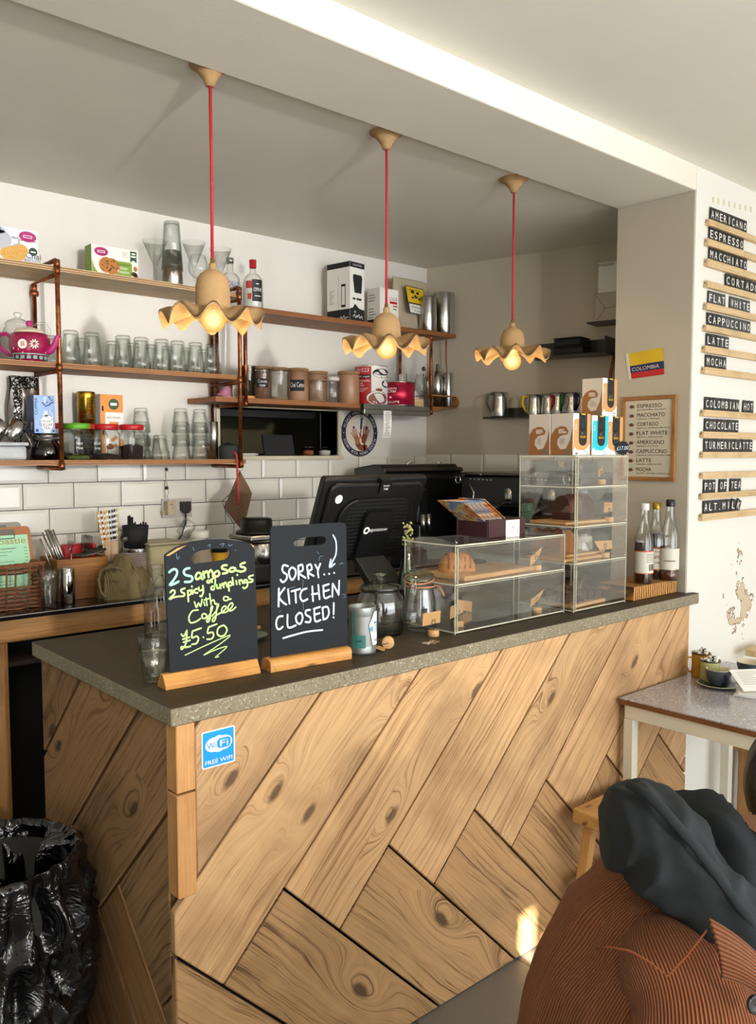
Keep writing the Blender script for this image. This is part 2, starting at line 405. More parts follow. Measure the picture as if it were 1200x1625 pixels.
m = M(); m.box(-2.6, -2.7, ZC2, 6, YW+.05, ZC2+.2); st('ceiling_shop', m, PL_CEIL2)
m = M(); m.box(-2.6, YW, ZB, XC+.002, 2.0, ZC2+.15); st('beam', m, PL_BEAM, bevel=.006)
# back wall with the serving hatch
HX0, HX1, HZ0, HZ1 = 2.05, 2.745, 1.59, 1.815
m = M()
m.box(-2.6, YB, 0, HX0, YB+.14, ZC); m.box(HX1, YB, 0, 3.8, YB+.14, ZC); m.box(HX0, YB, 0, HX1, YB+.14, HZ0); m.box(HX0, YB, HZ1, HX1, YB+.14, ZC)
st('wall_back', m, PL_BACK)
m = M(); T2 = .02
m.box(1.4, 4.55, 1.0, 3.9, 4.6, 2.5); m.box(1.35, YB+.14, 1.0, 1.4, 4.6, 2.5); m.box(3.9, YB+.14, 1.0, 3.95, 4.6, 2.5)
m.box(1.35, YB+.14, .95, 3.95, 4.6, 1.0); m.box(1.35, YB+.14, 2.5, 3.95, 4.6, 2.55)
st('wall_hatch_room', m, plaster('olive_wall_paint', '#5d573c', .7))
m = M(); t_ = .022
m.box(HX0-.02, YB-.012, HZ0, HX0, YB+.14, HZ1+.02); m.box(HX1, YB-.012, HZ0, HX1+.02, YB+.14, HZ1+.02); m.box(HX0, YB-.012, HZ1, HX1, YB+.14, HZ1+.02)
m.box(HX0, YB-.03, HZ0-.02, HX1+.02, YB+.14, HZ0)
st('trim_1', m, pm('hatch_frame_paint', '#c9c0a6', .5, ns=8, amt=.1), bevel=.003)
# kitchen right wall (askew) and wall stub that ends the opening, shop wall on the right
def slab(m, a, b, th, z0, z1, nrm):
    a, b = Vector(a), Vector(b); n = -Vector(nrm).normalized()*th
    P = [a, b, b+n, a+n]; m.add([(p.x, p.y, z) for z in (z0, z1) for p in P], [(0, 3, 2, 1), (4, 5, 6, 7), (0, 1, 5, 4), (1, 2, 6, 5), (2, 3, 7, 6), (3, 0, 4, 7)])
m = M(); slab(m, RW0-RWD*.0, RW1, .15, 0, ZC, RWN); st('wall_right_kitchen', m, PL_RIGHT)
def worn_wall():
    t = NT('worn_shop_wall_paint'); o = t.obj(); c = lin('#e6e4dc')
    f = t.noise(o, 1.5, 5)
    cc = t.mix(f, tuple(x*.93 for x in c), c)
    sp = t.n('ShaderNodeSeparateXYZ'); t.l(o, sp.inputs[0])
    # flaked patch low on the wall beside the table
    dx = t.math('DIVIDE', t.math('SUBTRACT', sp.outputs[0], 3.56), .13); dz = t.math('DIVIDE', t.math('SUBTRACT', sp.outputs[2], .98), .2)
    rr = t.math('ADD', t.math('MULTIPLY', dx, dx), t.math('MULTIPLY', dz, dz))
    k = t.math('ADD', t.math('MULTIPLY', rr, .12), t.noise(o, 13, 4))
    flake = t.math('LESS_THAN', k, .47); edge = t.math('LESS_THAN', t.math('ABSOLUTE', t.math('SUBTRACT', k, .48)), .012)
    cc = t.mix(flake, cc, lin('#c9b79a')); cc = t.mix(edge, cc, lin('#7a5a40'))
    t.bsdf(Base_Color=cc, Roughness=.6, Normal=t.bump(t.math('ADD', t.noise(o, 45, 5), t.math('MULTIPLY', flake, -2)), .15, .003)); return t.m
PL_WORN = worn_wall()
m = M(); m.box(XC, YW, 0, 6, 2.0, ZC2+.01); st('wall_right', m, [PL_WORN])
m = M()
for k in range(8): u_ = 1130.5+8.6*k; q = ony(u_, 312+2.2*k, YW); m.box(q.x, YW-.0006, q.z-.022, q.x+.014, YW+.001, q.z)
st('wall_right_tape_marks', m, pm('old_tape_residue', '#cfc6aa', .7, ns=60, amt=.2))
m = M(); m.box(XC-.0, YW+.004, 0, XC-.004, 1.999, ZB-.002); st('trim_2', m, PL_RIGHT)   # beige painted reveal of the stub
# shop side, behind the camera: front wall with the big window, door, left wall
m = M()
m.box(-2.6, -2.7, 0, -2.3, -2.6, ZC2); m.box(-1.2, -2.7, 0, -.15, -2.6, ZC2); m.box(4.6, -2.7, 0, 6, -2.6, ZC2)
m.box(-.15, -2.7, 0, 4.6, -2.6, .45); m.box(-.15, -2.7, 2.42, 4.6, -2.6, ZC2); m.box(-2.3, -2.7, 2.4, -1.2, -2.6, ZC2)
st('wall_front', m, PL_SHOP)
m = M(); m.box(-2.7, -2.7, 0, -2.6, YB+.1, ZC2); st('wall_left', m, PL_SHOP)
m = M(); m.box(6, -2.7, 0, 6.1, 2.0, ZC2); st('wall_right_shop', m, PL_SHOP)
# unseen sun-blocking panels added outside the window: one sliver reaches the counter foot
m = M(); ya_ = -2.8; cx0, cx1, cz0, cz1 = .33, .405, 2.03, 2.17
m.box(-2.6, ya_, 1.42, cx0, ya_+.02, 2.8); m.box(cx1+.12, ya_, 1.42, 5.2, ya_+.02, 2.8); m.box(cx0, ya_, 1.42, cx1+.12, ya_+.02, cz0-.07); m.box(cx0, ya_, cz1, cx1+.12, ya_+.02, 2.8)
m.box(cx1, ya_, cz0-.02, cx1+.04, ya_+.02, cz1); m.box(cx1+.04, ya_, cz0+.03, cx1+.12, ya_+.02, cz1); m.box(cx1, ya_, cz0-.07, cx1+.02, ya_+.02, cz0-.02)
st('sun_blocker_front', m, pm('sun_blocker_grey', '#54524c', .9))
# bevelled metro tiles, running bond
def tiles(name, o, u, w0, length, z0, z1, nrm, phase):
    o, u, nrm = Vector(o), Vector(u), Vector(nrm); m = M(); TW, TH, G = .203, .1035, .003
    m.cur = 1; m.add([o+u*a+Z_*b+nrm*.002 for a, b in ((0, z0), (length, z0), (length, z1), (0, z1))], [(0, 1, 2, 3)]); m.cur = 0
    row = 0; z = z1
    while z > z0+.01:
        zt, zb = z, max(z-TH+G, z0); x = -((phase+(row % 2)*TW/2) % TW)
        while x < length:
            a, b = max(x, 0), min(x+TW-G, length)
            if b-a > .012:
                e = .013; P = []
                for (da, db, h) in ((0, 0, .003), (e, e, .0075)):
                    da2 = min(da, (b-a)*.4); db2 = min(db, (zt-zb)*.4)
                    P += [o+u*(a+da2)+Z_*(zb+db2)+nrm*h, o+u*(b-da2)+Z_*(zb+db2)+nrm*h, o+u*(b-da2)+Z_*(zt-db2)+nrm*h, o+u*(a+da2)+Z_*(zt-db2)+nrm*h]
                m.add(P, [(4, 5, 6, 7), (0, 1, 5, 4), (1, 2, 6, 5), (2, 3, 7, 6), (3, 0, 4, 7)])
            x += TW
        z -= TH; row += 1
    return structure(m.build(name, [TILE, GROUT]))
tA = ony(36, 778, YB).x
tiles('wall_back_tiles', (.0, YB, 0), X_, 0, 3.39, 1.0, 1.585, -Y_, (.0-tA) % .203+.203/2)
tiles('wall_right_tiles', RW0, RWD, 0, 1.25, 1.0, 1.595, RWN, .04)

# ------------------------------------------------------------------ service counter
CT, CTH = 1.055, .042
ctr = thing('service_counter', 'long counter clad in reclaimed diagonal boards with a thick concrete worktop', 'counter', (1.9, 2.0, 0))
m = M(); poly = [(.853, 1.625), (3.135, 1.625), (3.135, YW-.004), (XC-.006, YW-.004), (XC-.006, 2.489), (.865, 2.489)]
m.prism(poly, (0, 0, CT-CTH), X_, Y_, Z_*CTH); m.mi = [0, 0]+[1]*(len(m.f)-2); m.build('worktop', [CONC, CONCE], ctr, True, bevel=.004, bseg=3)
m = M(); m.box(.90, 1.665, .0, 3.05, 2.44, CT-CTH-.001); m.build('carcass', pm('carcass_shadow_black', '#0d0b09', .9), ctr, True)
YF = 1.637; TP = CT-CTH
def clip(poly, a, b, c):      # keep a*x+b*y<=c
    out = []
    for i in range(len(poly)):
        p, q = poly[i], poly[(i+1) % len(poly)]; dp, dq = a*p[0]+b*p[1]-c, a*q[0]+b*q[1]-c
        if dp <= 0: out.append(p)
        if dp*dq < 0: k = dp/(dp-dq); out.append((p[0]+(q[0]-p[0])*k, p[1]+(q[1]-p[1])*k))
    return out
# lines x - z = s (boards rising to the right) and x + z = s' (boards falling to the right)
S0, PIT, ZH = .262, .3445, .546
rect = [(.917, 0.004), (3.085, .004), (3.085, TP), (.917, TP)]
m = M(); g = .0034; k2 = 2**.5
def plank(poly, grain, mm, o, u, th, nr, tint):
    if len(poly) < 3: return
    # shrink towards nothing: poly already inset
    mm.ct = tint; mm.prism(poly, o, u, Z_, Vector(nr)*th, grain)
tints = [.98, 1.06, 1.1, .94, 1.0, 1.03, .97, .9]
for i in range(-1, 8):
    s0 = S0+PIT*(i-0); s1 = s0+PIT          # between lines s0 (left) and s1 (right): x-z in [s0,s1]
    ps = s0+2*ZH                              # its foot rests on x+z = ps
    xl_ = .86 if i == 0 else .917
    p = [(xl_, .004), (3.085, .004), (3.085, TP), (xl_, TP)]
    p = clip(p, -1, 1, -s0-g*k2); p = clip(p, 1, -1, s1-g*k2); p = clip(p, -1, -1, -ps-g*k2)
    tv = tints[i % 8]; m.cur = 0
    plank(p, (1, 0, 1), m, (0, YF, 0), X_, .022, Y_, (tv, tv*rnd(.97, 1.0), tv*rnd(.93, 1.0)))
    # lower board between x+z = ps and next
    q = [(.86, .004), (3.085, .004), (3.085, TP), (.86, TP)]
    q = clip(q, 1, 1, ps+PIT-g*k2 if True else 0); q = clip(q, -1, -1, -ps-g*k2); q = clip(q, -1, 1, -(s1)-g*k2)
    tv = rnd(.88, 1.0); m.cur = 1
    plank(q, (1, 0, -1), m, (0, YF, 0), X_, .022, Y_, (tv, tv*.97, tv*.93))
m.build('front_cladding', [WOODF, WOODL], ctr, True, bevel=.0025, bseg=1)
m = M()
for z0, z1 in ((.622, .855), (.86, TP)): m.ct = rnd(.95, 1.12); m.box(.868, YF-.004, z0, .914, 1.68, z1, (0, 0, 1))
m.build('corner_post', wood('corner_post_wood', '#cd9a62', '#915f30', .55, 1.5, False, .2), ctr, True, bevel=.002, bseg=1)
# end face, x = .875: boards rising towards the front, a foot row falling
m = M(); XE = .87
ya, yb_ = 1.682, 2.43
def endp(poly, grain, tv): m.ct = tv; m.prism(poly, (XE, 0, 0), Y_, Z_, X_*.02, grain)
# y+z = s lines falling with y (rising to the front)
for s0, s1, tv in ((3.171, 3.6, (.82, .78, .74)), (2.827, 3.161, (.95, .92, .88)), (2.492, 2.82, (.88, .86, .82)), (2.06, 2.484, (.85, .85, .83))):
    p = [(ya, .004), (yb_, .004), (yb_, TP), (ya, TP)]
    p = clip(p, -1, -1, -s0-.003); p = clip(p, 1, 1, s1-.003)
    if s0 < 2.1: p = clip(p, 1, -1, 1.405)
    if s0 in (2.492, 2.827): p = clip(p, 1, -1, 1.645) if s0 == 2.492 else p
    endp(p, (0, -1, 1), tv)
p = [(ya, .004), (yb_, .004), (yb_, TP), (ya, TP)]
q = clip(clip(clip(p, -1, 1, -1.411), 1, -1, 1.645), 1, 1, 2.483); endp(q, (0, 1, 1), (.92, .84, .72))
q = clip(clip(p, -1, 1, -1.652), 1, 1, 3.4); q = clip(q, 1, 1, 2.83); endp(q, (0, 1, 1), (.75, .68, .58))
q = clip(clip(p, 1, 1, 2.055), 1, -1, 1.405); endp(q, (0, -1, 1), (.7, .68, .66))
m.build('end_cladding', WOODE, ctr, True, bevel=.0025, bseg=1)
# wifi sticker
sk = thing('wifi_sticker', 'blue and white FREE WIFI sticker on the counter front', 'sticker', (.974, YF-.001, .94))
m = M(); w2, h2 = .043, .0425
def rrect(w, h, r, n=5):
    o = []
    for cx_, cy_, a0 in ((w-r, h-r, 0), (-w+r, h-r, 90), (-w+r, -h+r, 180), (w-r, -h+r, 270)):
        o += [(cx_+r*math.cos(R(a0+90*k/n)), cy_+r*math.sin(R(a0+90*k/n))) for k in range(n+1)]
    return o
m.prism(rrect(w2, h2, .005), (0, 0, 0), X_, Z_, -Y_*.0006)
m.cur = 1; m.prism(rrect(w2-.003, h2-.003, .004), (0, -.0006, 0), X_, Z_, -Y_*.0003)
m.cur = 0; b = -.0013
def disc(mm, cx_, cz_, rx, rz, y=b, n=20): mm.face([(cx_+rx*math.cos(2*math.pi*k/n), y, cz_+rz*math.sin(2*math.pi*k/n)) for k in range(n)])
disc(m, -.012, .009, .022, .0165, b); disc(m, .0135, .009, .022, .0165, b-.0001); disc(m, 0, .016, .015, .012, b-.0002); disc(m, 0, .002, .016, .012, b-.0003)
m.cur = 1; m.prism([(a+.0135, c+.009) for a, c in rrect(.018, .0115, .009)], (0, b-.0005, 0), X_, Z_, -Y_*.0002)
m.text('Wi', (-.0305, b-.0006, .002), X_, Z_, .013, .024); m.cur = 0; m.text('Fi', (.003, b-.001, .0015), X_, Z_, .015, .021)
m.text('FREE WIFI', (0, b, -.034), X_, Z_, .0095, .07, 'C')
m.build('decal', [WHITE, pm('sticker_blue', '#1496dd', .4)], sk)
# ------------------------------------------------------------------ placing helpers
CRI = CR.inverted()
def proj(p):
    q = CRI @ (Vector(p)-EYE); return PW/2-FPX*q.x/q.z, PH/2+FPX*q.y/q.z
def at(u, y, z):
    """point of the line (y, z) that is seen in picture column u"""
    v = 700.0
    for _ in range(4):
        p = ony(u, v, y); p.z = z; v = proj(p)[1]
    return p
def zt(u, v, y): return ony(u, v, y).z
def wpx(u0, u1, y, z): return (at(u1, y, z)-at(u0, y, z)).x
def box_part(name, d, mat, root, b=.001, c=(0, 0, 0)): m = M(); m.bbox(c, d, b, 1); return m.build(name, mat, root)
def oval(m, c, u, w, ru, rw, lift=.0006, n=20):
    c, u, w = Vector(c), Vector(u), Vector(w); nn = u.cross(w).normalized()*lift
    m.face([c+nn+u*(ru*math.cos(2*math.pi*k/n))+w*(rw*math.sin(2*math.pi*k/n)) for k in range(n)])
def quad(m, c, u, w, a, b, lift=.0006):
    c, u, w = Vector(c), Vector(u), Vector(w); nn = u.cross(w).normalized()*lift
    m.face([c+nn-u*a-w*b, c+nn+u*a-w*b, c+nn+u*a+w*b, c+nn-u*a+w*b])
def poly3(m, pts, o, u, w, lift=.0006):
    o, u, w = Vector(o), Vector(u), Vector(w); nn = u.cross(w).normalized()*lift
    m.face([o+nn+u*a+w*b for a, b in pts])
def lines(m, o, u, w, width, n, dy, h=.0016, lift=.0006, rag=True):
    for k in range(n):
        ww = width*(rnd(.55, 1) if rag else 1)
        quad(m, Vector(o)+Vector(u)*(ww/2)-Vector(w)*(dy*k), u, w, ww/2, h/2, lift)
# ------------------------------------------------------------------ pipe shelf on the left
YS, YSB = 3.15, 3.392            # front edge and back edge of the boards
ZT, ZM, ZL = 2.288, 1.936, 1.576   # board tops
psh = thing('pipe_shelf', 'three-board plywood shelf on copper pipe frames, left part of the back wall', 'shelf', (1.2, 3.3, ZL-.02))
XR = 2.02
for z, mt, x1 in ((ZT, PLYT, 2.01), (ZM, PLY, 2.0), (ZL, PLY, 2.03)):
    m = M(); m.box(.6, YS, z-.019, x1, YSB, z)
    for k in range(5):   # plies on the front edge
        m.cur = 1 if k % 2 else 0; zz = z-.019+.019*k/5; m.box(.6, YS-.0012, zz+.0003, x1, YS, zz+.0038-.0003)
    m.build('shelf_board', [mt, pm('ply_edge_dark', '#7a4a26', .6)], psh, True)
def pipe_frame(parent, pts_list, r=.0085, fit=()):
    m = M()
    for pts in pts_list: m.tube(pts, r, 10)
    for p, ax in fit: m.tube([Vector(p)-Vector(ax)*.014, Vector(p)+Vector(ax)*.014], r*1.35, 10)
    return m.build('pipe_frame', COPPER, parent, True)
yf = YS-.012
x1 = at(94, yf, 1.95).x
yb = YSB-.02
pipe_frame(psh, [[(x1, yf, ZL-.03), (x1, yf, ZT+.012), (x1, yf+.012, ZT+.02), (x1, yb-.06, ZT+.02)], [(x1, yf, ZT-.032), (x1, yb, ZT-.032), (x1, yb, ZL-.03)],
                 [(x1, yf, ZM-.03), (x1, yb, ZM-.03)], [(x1, yf, ZL-.03), (x1, yb, ZL-.03)]],
           fit=[((x1, yf, ZL-.022), Z_), ((x1, yf, ZM-.02), Z_), ((x1, yf, ZT-.02), Z_), ((x1, yb, ZT-.05), Z_), ((x1, yf, ZT+.006), Z_), ((x1, yb, ZT-.07), X_)])
x2 = at(381, yf, 1.95).x
pipe_frame(psh, [[(x2, yf, ZL-.03), (x2, yf, ZT+.012), (x2, yf+.012, ZT+.02), (x2, yb-.06, ZT+.02)], [(x2, yf, ZT-.032), (x2, yb, ZT-.032), (x2, yb, ZL-.03)],
                 [(x2, yf, ZM-.03), (x2, yb, ZM-.03)], [(x2, yf, ZL-.03), (x2, yb, ZL-.03)]],
           fit=[((x2, yf, ZL-.022), Z_), ((x2, yf, ZM-.02), Z_), ((x2, yf, ZT-.02), Z_), ((x2, yf, ZT+.006), Z_)])
# right shelf: two boards
ZTR, ZLR = 2.238, 1.842
psr = thing('pipe_shelf', 'two-board shelf on copper pipes in the far corner, right part of the back wall', 'shelf', (2.6, 3.3, ZLR-.02))
PLYD = wood('plywood_oiled', '#a9703f', '#6e4020', .5, 1.2, False, .1, .7)
for z, xa, xb in ((ZTR, 2.045, 3.36), (ZLR, 1.885, 3.25)):
    m = M(); m.box(xa, YS, z-.021, xb, YSB-.002, z)
    for k in range(5):
        m.cur = 1 if k % 2 else 0; zz = z-.021+.021*k/5; m.box(xa, YS-.0012, zz+.0003, xb, YS, zz+.0042-.0003)
    m.build('shelf_board', [PLYD, pm('ply_edge_dark', '#7a4a26', .6)], psr, True)
x3 = x2+.028; x4 = at(684, yf, 2.0).x
for xx in (x3, x4):
    pipe_frame(psr, [[(xx, yf, ZLR-.032), (xx, yf, ZTR-.03), (xx, yb, ZTR-.03), (xx, yb, ZLR-.032), (xx, yf, ZLR-.032)]],
               fit=[((xx, yf, ZLR-.025), Z_), ((xx, yf, ZTR-.04), Z_)])
# ------------------------------------------------------------------ repeated shelf goods
def rad_facet(n, amp, z0, z1):
    return lambda a, z, r: r*(1-amp*abs(math.cos(n*a/2))) if z0 < z < z1 else r
def tumbler(root, rb, rr, h, inverted=False, name='glass_body', mat=None, n=9):
    pr = [(.001, 0), (rb-.004, 0), (rb, .004), (rb+(rr-rb)*.1, h*.1), (rb+(rr-rb)*.5, h*.5), (rb+(rr-rb)*.62, h*.62), (rb+(rr-rb)*.66+.002, h*.655), (rr, h), (rr-.0012, h+.0008), (rr-.0025, h), (rb+(rr-rb)*.5-.003, h*.5), (rb-.004, .013), (.001, .012)]
    m = M(); fn = rad_facet(n, .055, .003, h*.64)
    if inverted: pr = [(r, h-z) for r, z in pr][::-1]; fn = rad_facet(n, .055, h*.36, h-.003)
    m.lathe(pr, (0, 0, 0), 36, fn, False, False); return m.build(name, mat or GLASS, root)
ORD = ['first', 'second', 'third', 'fourth', 'fifth', 'sixth', 'seventh', 'eighth', 'ninth', 'tenth']
def rows(proto, spots, lab, y=None):
    out = []
    for k, (x, yy, z) in enumerate(spots):
        if k == 0: proto.location = (x, yy, z); proto['label'] = lab(k); out.append(proto)
        else: out.append(dup(proto, (x, yy, z), rnd(0, .6), lab(k)))
    return out
g = thing('tumbler', '-', 'glass', group='upturned tumblers on the middle shelf')
tumbler(g, .029, .0385, .128, True)
us = [113, 147, 196, 225, 257, 282, 311, 337]
rows(g, [at(u, 3.20+.004*(k % 2), ZM+.0005) for k, u in enumerate(us)], lambda k: 'upturned clear tumbler on the middle shelf, %s from the left in the front row' % ORD[k])
g = thing('tumbler', '-', 'glass', group='upturned tumblers at the back of the middle shelf')
tumbler(g, .028, .036, .118, True)
us = [81, 131, 180, 212, 241, 268, 297, 324]
rows(g, [at(u, 3.315, ZM+.0005) for u in us], lambda k: 'upturned clear tumbler on the middle shelf, %s from the left in the back row' % ORD[k])
# short stacking tumblers on the lower shelf
HS = .1; ST = .056
g = thing('tumbler', '-', 'glass', group='stacked tumblers on the lower shelf')
tumbler(g, .027, .039, HS, True)
yl = 3.22
sp = []; lb = []
for u, n, nm, yy in ((225, 3, 'stack beside the red lidded jars', 3.3), (288, 3, 'left one of the twin glass stacks', yl), (318, 3, 'right stack next to the steel tube', yl)):
    for k in range(n):
        p = at(u, yy, ZL+.0005); sp.append((p.x, p.y, p.z+ST*k)); lb.append('upturned ribbed tumbler, %s of the %s' % (('bottom', 'middle', 'top')[k], nm))
p = at(255, yl, ZL+.0005); sp.append(tuple(p)); lb.append('single upturned ribbed tumbler on the lower shelf between the glass stacks')
p = at(243, 3.315, ZL+.0005); sp.append(tuple(p)); lb.append('single upturned ribbed tumbler at the back of the lower shelf behind the glass stacks')
rows(g, sp, lambda k: lb[k])
# ---- top shelf goods
def carton(name, label, cat, u0, u1, vtop, y, z, dep, mat, b=.001, rz=0, uh=None, group=None):
    p0, p1 = at(u0, y, z), at(u1, y, z); w_ = (p1.x-p0.x); h = zt((u0+u1)/2 if uh is None else uh, vtop, y)-z
    r = thing(name, label, cat, ((p0.x+p1.x)/2, y+dep/2, z), rz, group); return r, w_, h
def face_front(d): return Vector((0, -d/2, 0)), X_, Z_
MAG = pm('magenta_print', '#b0206e', .5); NAVY = pm('navy_print', '#20305f', .5); DKG = pm('dark_green_print', '#1f4a2a', .5); LGREEN = pm('leaf_green_print', '#7fa23a', .5)
COOK = pm('biscuit_print', '#d3a24f', .6, ns=120, amt=.25); COOK2 = pm('cookie_print', '#b4752e', .6, ns=140, amt=.5); LBLUE = pm('pale_blue_print', '#8fb0e2', .5); PALEB = pm('pale_blue_white_print', '#dfe3ee', .5)
# chai biscuits carton
r, w_, h = carton('biscuit_box', 'white carton of chai biscuits with teapot picture, far left of the top shelf', 'box', -22, 61, 366, 3.21, ZT, .06, CARDW, uh=50)
m = M(); m.bbox((0, 0, 0), (w_, .06, h), .001, 1); f = -.0306
m.cur = 1; oval(m, (w_*.30, f, h*.80), X_, Z_, .031, .019); m.cur = 0; quad(m, (w_*.30, f, h*.80), X_, Z_, .016, .005, .0012); m.cur = 1; quad(m, (w_*.30, f, h*.80), X_, Z_, .0135, .0025, .0016)
m.cur = 2; oval(m, (w_*.40, f, h*.40), X_, Z_, .0155, .0145); m.cur = 0; quad(m, (w_*.40, f, h*.39), X_, Z_, .009, .0025, .0012)
m.cur = 3
for cx_, cz_ in ((.16, .40), (.02, .33), (.11, .26), (-.1, .25), (-.02, .22)): oval(m, (w_*cx_, f, h*cz_), X_, Z_, .026, .021, .0006+.0002*abs(cx_))
m.cur = 4; oval(m, (-.045, f, h*.62), X_, Z_, .043, .034); oval(m, (-.045, f, h*.86), X_, Z_, .02, .011); oval(m, (-.045, f, h*.94), X_, Z_, .007, .007)
m.tube([(.0, f-.001, h*.72), (.022, f-.001, h*.72), (.024, f-.001, h*.58), (.004, f-.001, h*.5)], .0035, 6)
m.cur = 5; m.text('Chai', (w_*.25, f, h*.20), X_, Z_, .021, .055); m.text('BISCUITS', (w_*.23, f, h*.08), X_, Z_, .012, .058); quad(m, (w_*.30, f, h*.68), X_, Z_, .03, .001)
m.build('carton', [PALEB, MAG, DKG, COOK, pm('grey_teapot_print', '#b9bbc4', .5), INK], r)
# cookies carton
r, w_, h = carton('cookie_box', 'long white and green carton of vegan pistachio cookies on the top shelf', 'box', 146, 220, 387, 3.21, ZT, .06, CARDW, uh=150)
m = M(); m.bbox((0, 0, 0), (w_, .06, h), .001, 1); f = -.0306
m.cur = 2; quad(m, (-w_/2-.0004, 0, h/2), -Y_, Z_, .029, h/2-.001)
poly3(m, [(-w_/2+.001, .001), (-w_/2+.048, .001), (-w_/2+.022, h*.12), (-w_/2+.008, h*.28), (-w_/2+.001, h*.5)], (0, f, 0), X_, Z_)
m.cur = 1; oval(m, (-w_*.30, f, h*.79), X_, Z_, .028, .0165); m.cur = 0; quad(m, (-w_*.30, f, h*.79), X_, Z_, .015, .0045, .0012); m.cur = 1; quad(m, (-w_*.30, f, h*.79), X_, Z_, .012, .002, .0016)
m.cur = 3; oval(m, (-w_*.19, f, h*.38), X_, Z_, .031, .030); oval(m, (-w_*.08, f, h*.36), X_, Z_, .033, .031, .0009)
m.cur = 4
for k in range(26): a = rnd(0, 6.28); q = rnd(0, .026); oval(m, (-w_*.08+q*math.cos(a)-(.02 if k % 3 == 0 else 0), f, h*.36+q*math.sin(a)), X_, Z_, rnd(.002, .004), rnd(.002, .0035), .0013, 7)
m.cur = 2; m.prism([(a+w_*.17, c+h*.34) for a, c in rrect(.036, .027, .009)], (0, f, 0), X_, Z_, -Y_*.0006)
m.cur = 5; m.text('KARMACHI', (w_*.17, f-.0006, h*.43), X_, Z_, .008, .05, 'C'); m.cur = 0; m.text('VEGAN', (w_*.17, f-.0006, h*.31), X_, Z_, .009, .032, 'C'); m.text('Pistachio', (w_*.17, f-.0006, h*.19), X_, Z_, .010, .047, 'C')
m.cur = 6; poly3(m, [(w_*.32, h*.95), (w_*.46, h*.95), (w_*.46, h*.58), (w_*.39, h*.66), (w_*.32, h*.58)], (0, f, 0), X_, Z_)
m.cur = 0; quad(m, (w_*.39, f, h*.87), X_, Z_, .008, .003, .0012); quad(m, (w_*.39, f, h*.78), X_, Z_, .011, .003, .0012)
m.cur = 7; quad(m, (w_*.2, f, h*.8), X_, Z_, .010, .010); m.cur = 0; quad(m, (w_*.2, f, h*.8), X_, Z_, .009, .009, .001); m.cur = 7; m.text('V', (w_*.2, f-.001, h*.76), X_, Z_, .011, None, 'C')
m.cur = 5; quad(m, (w_*.24, f, h*.06), X_, Z_, .018, .0015); m.cur = 4; oval(m, (w_*.40, f, h*.2), X_, Z_, .013, .009); oval(m, (w_*.44, f, h*.15), X_, Z_, .008, .009); m.cur = 3; oval(m, (w_*.43, f, h*.38), X_, Z_, .008, .010)
m.build('carton', [CARDW, MAG, LGREEN, COOK2, pm('cookie_chip_print', '#52290f', .6), INK, DKG, pm('grey_print', '#8b8b86', .6)], r)
# martini and wine glasses, shaker
def martini(label, u, y, rr, h, vtop, group='martini glasses on the top shelf'):
    p = at(u, y, ZT); r = thing('martini_glass', label, 'glass', p, 0, group); h = zt(u, vtop, y)-ZT
    m = M(); hb = h*.42
    m.lathe([(rr, h), (rr-.0015, h), (.005, hb+.004), (.0035, hb-.008)][::-1], (0, 0, 0), 28, cap0=False, cap1=False); m.build('bowl', GLASS, r)
    m = M(); m.lathe([(.034, 0), (.034, .002), (.008, .006), (.0042, .02), (.004, hb-.01), (.005, hb)], (0, 0, 0), 20, cap1=False); m.build('stem', GLASS, r)
martini('martini glass left of the steel cocktail shaker', 247, 3.27, .052, .16, 383)
martini('martini glass right of the steel cocktail shaker', 308.5, 3.225, .051, .16, 385)
martini('martini glass beside the vodka bottle, behind the lamp cord', 351, 3.22, .05, .16, 395)
p = at(315, 3.32, ZT); r = thing('wine_glass', 'round bowled wine glass at the back of the top shelf among the martini glasses', 'glass', p)
def wine(root, rb, h, hb, rtop=None):
    m = M(); rt = rtop or rb*.75; H = h-hb
    m.lathe([(.004, hb), (rb*.5, hb+H*.06), (rb*.9, hb+H*.25), (rb, hb+H*.45), (rb*.93, hb+H*.75), (rt, h), (rt-.0012, h)], (0, 0, 0), 24, cap0=False, cap1=False); m.build('bowl', GLASS, root)
    m = M(); m.lathe([(.033, 0), (.033, .002), (.007, .006), (.0038, .02), (.0036, hb-.004), (.006, hb+.002)], (0, 0, 0), 18, cap1=False); m.build('stem', GLASS, root)
wine(r, .043, .17, .07)
p = at(274, 3.24, ZT); hs = zt(274, 399, 3.24)-ZT
r = thing('cocktail_shaker', 'tapered steel shaker tins nested upside down on the top shelf', 'shaker', p)
m = M(); k = hs; m.lathe([(.0445, 0), (.0445, .002), (.040, k*.57), (.0425, k*.575), (.0425, k*.585), (.0395, k*.6), (.035, k*.995), (.033, k), (.001, k)], (0, 0, 0), 32, cap0=False, cap1=False); m.build('tin', STEEL, r)
r = thing('mixing_glass', 'tall mixing glass upturned over the steel shaker tin', 'glass', (p.x, p.y, ZT+hs*.46))
hg = zt(274, 353, 3.24)-ZT-hs*.46
m = M(); m.lathe([(.0435, 0), (.0445, 0), (.033, hg-.004), (.030, hg), (.001, hg), (.001, hg-.008), (.030, hg-.009), (.0425, .001)], (0, 0, 0), 32, cap0=False, cap1=False); m.build('glass_body', GLASS, r)
def bottle_prof(R, h, hs, rn, hn): return [(.001, 0), (R-.004, 0), (R, .005), (R, hs), (R*.93, hs+.012), (R*.7, hs+.026), (rn, hn), (rn, h), (rn-.0015, h)]
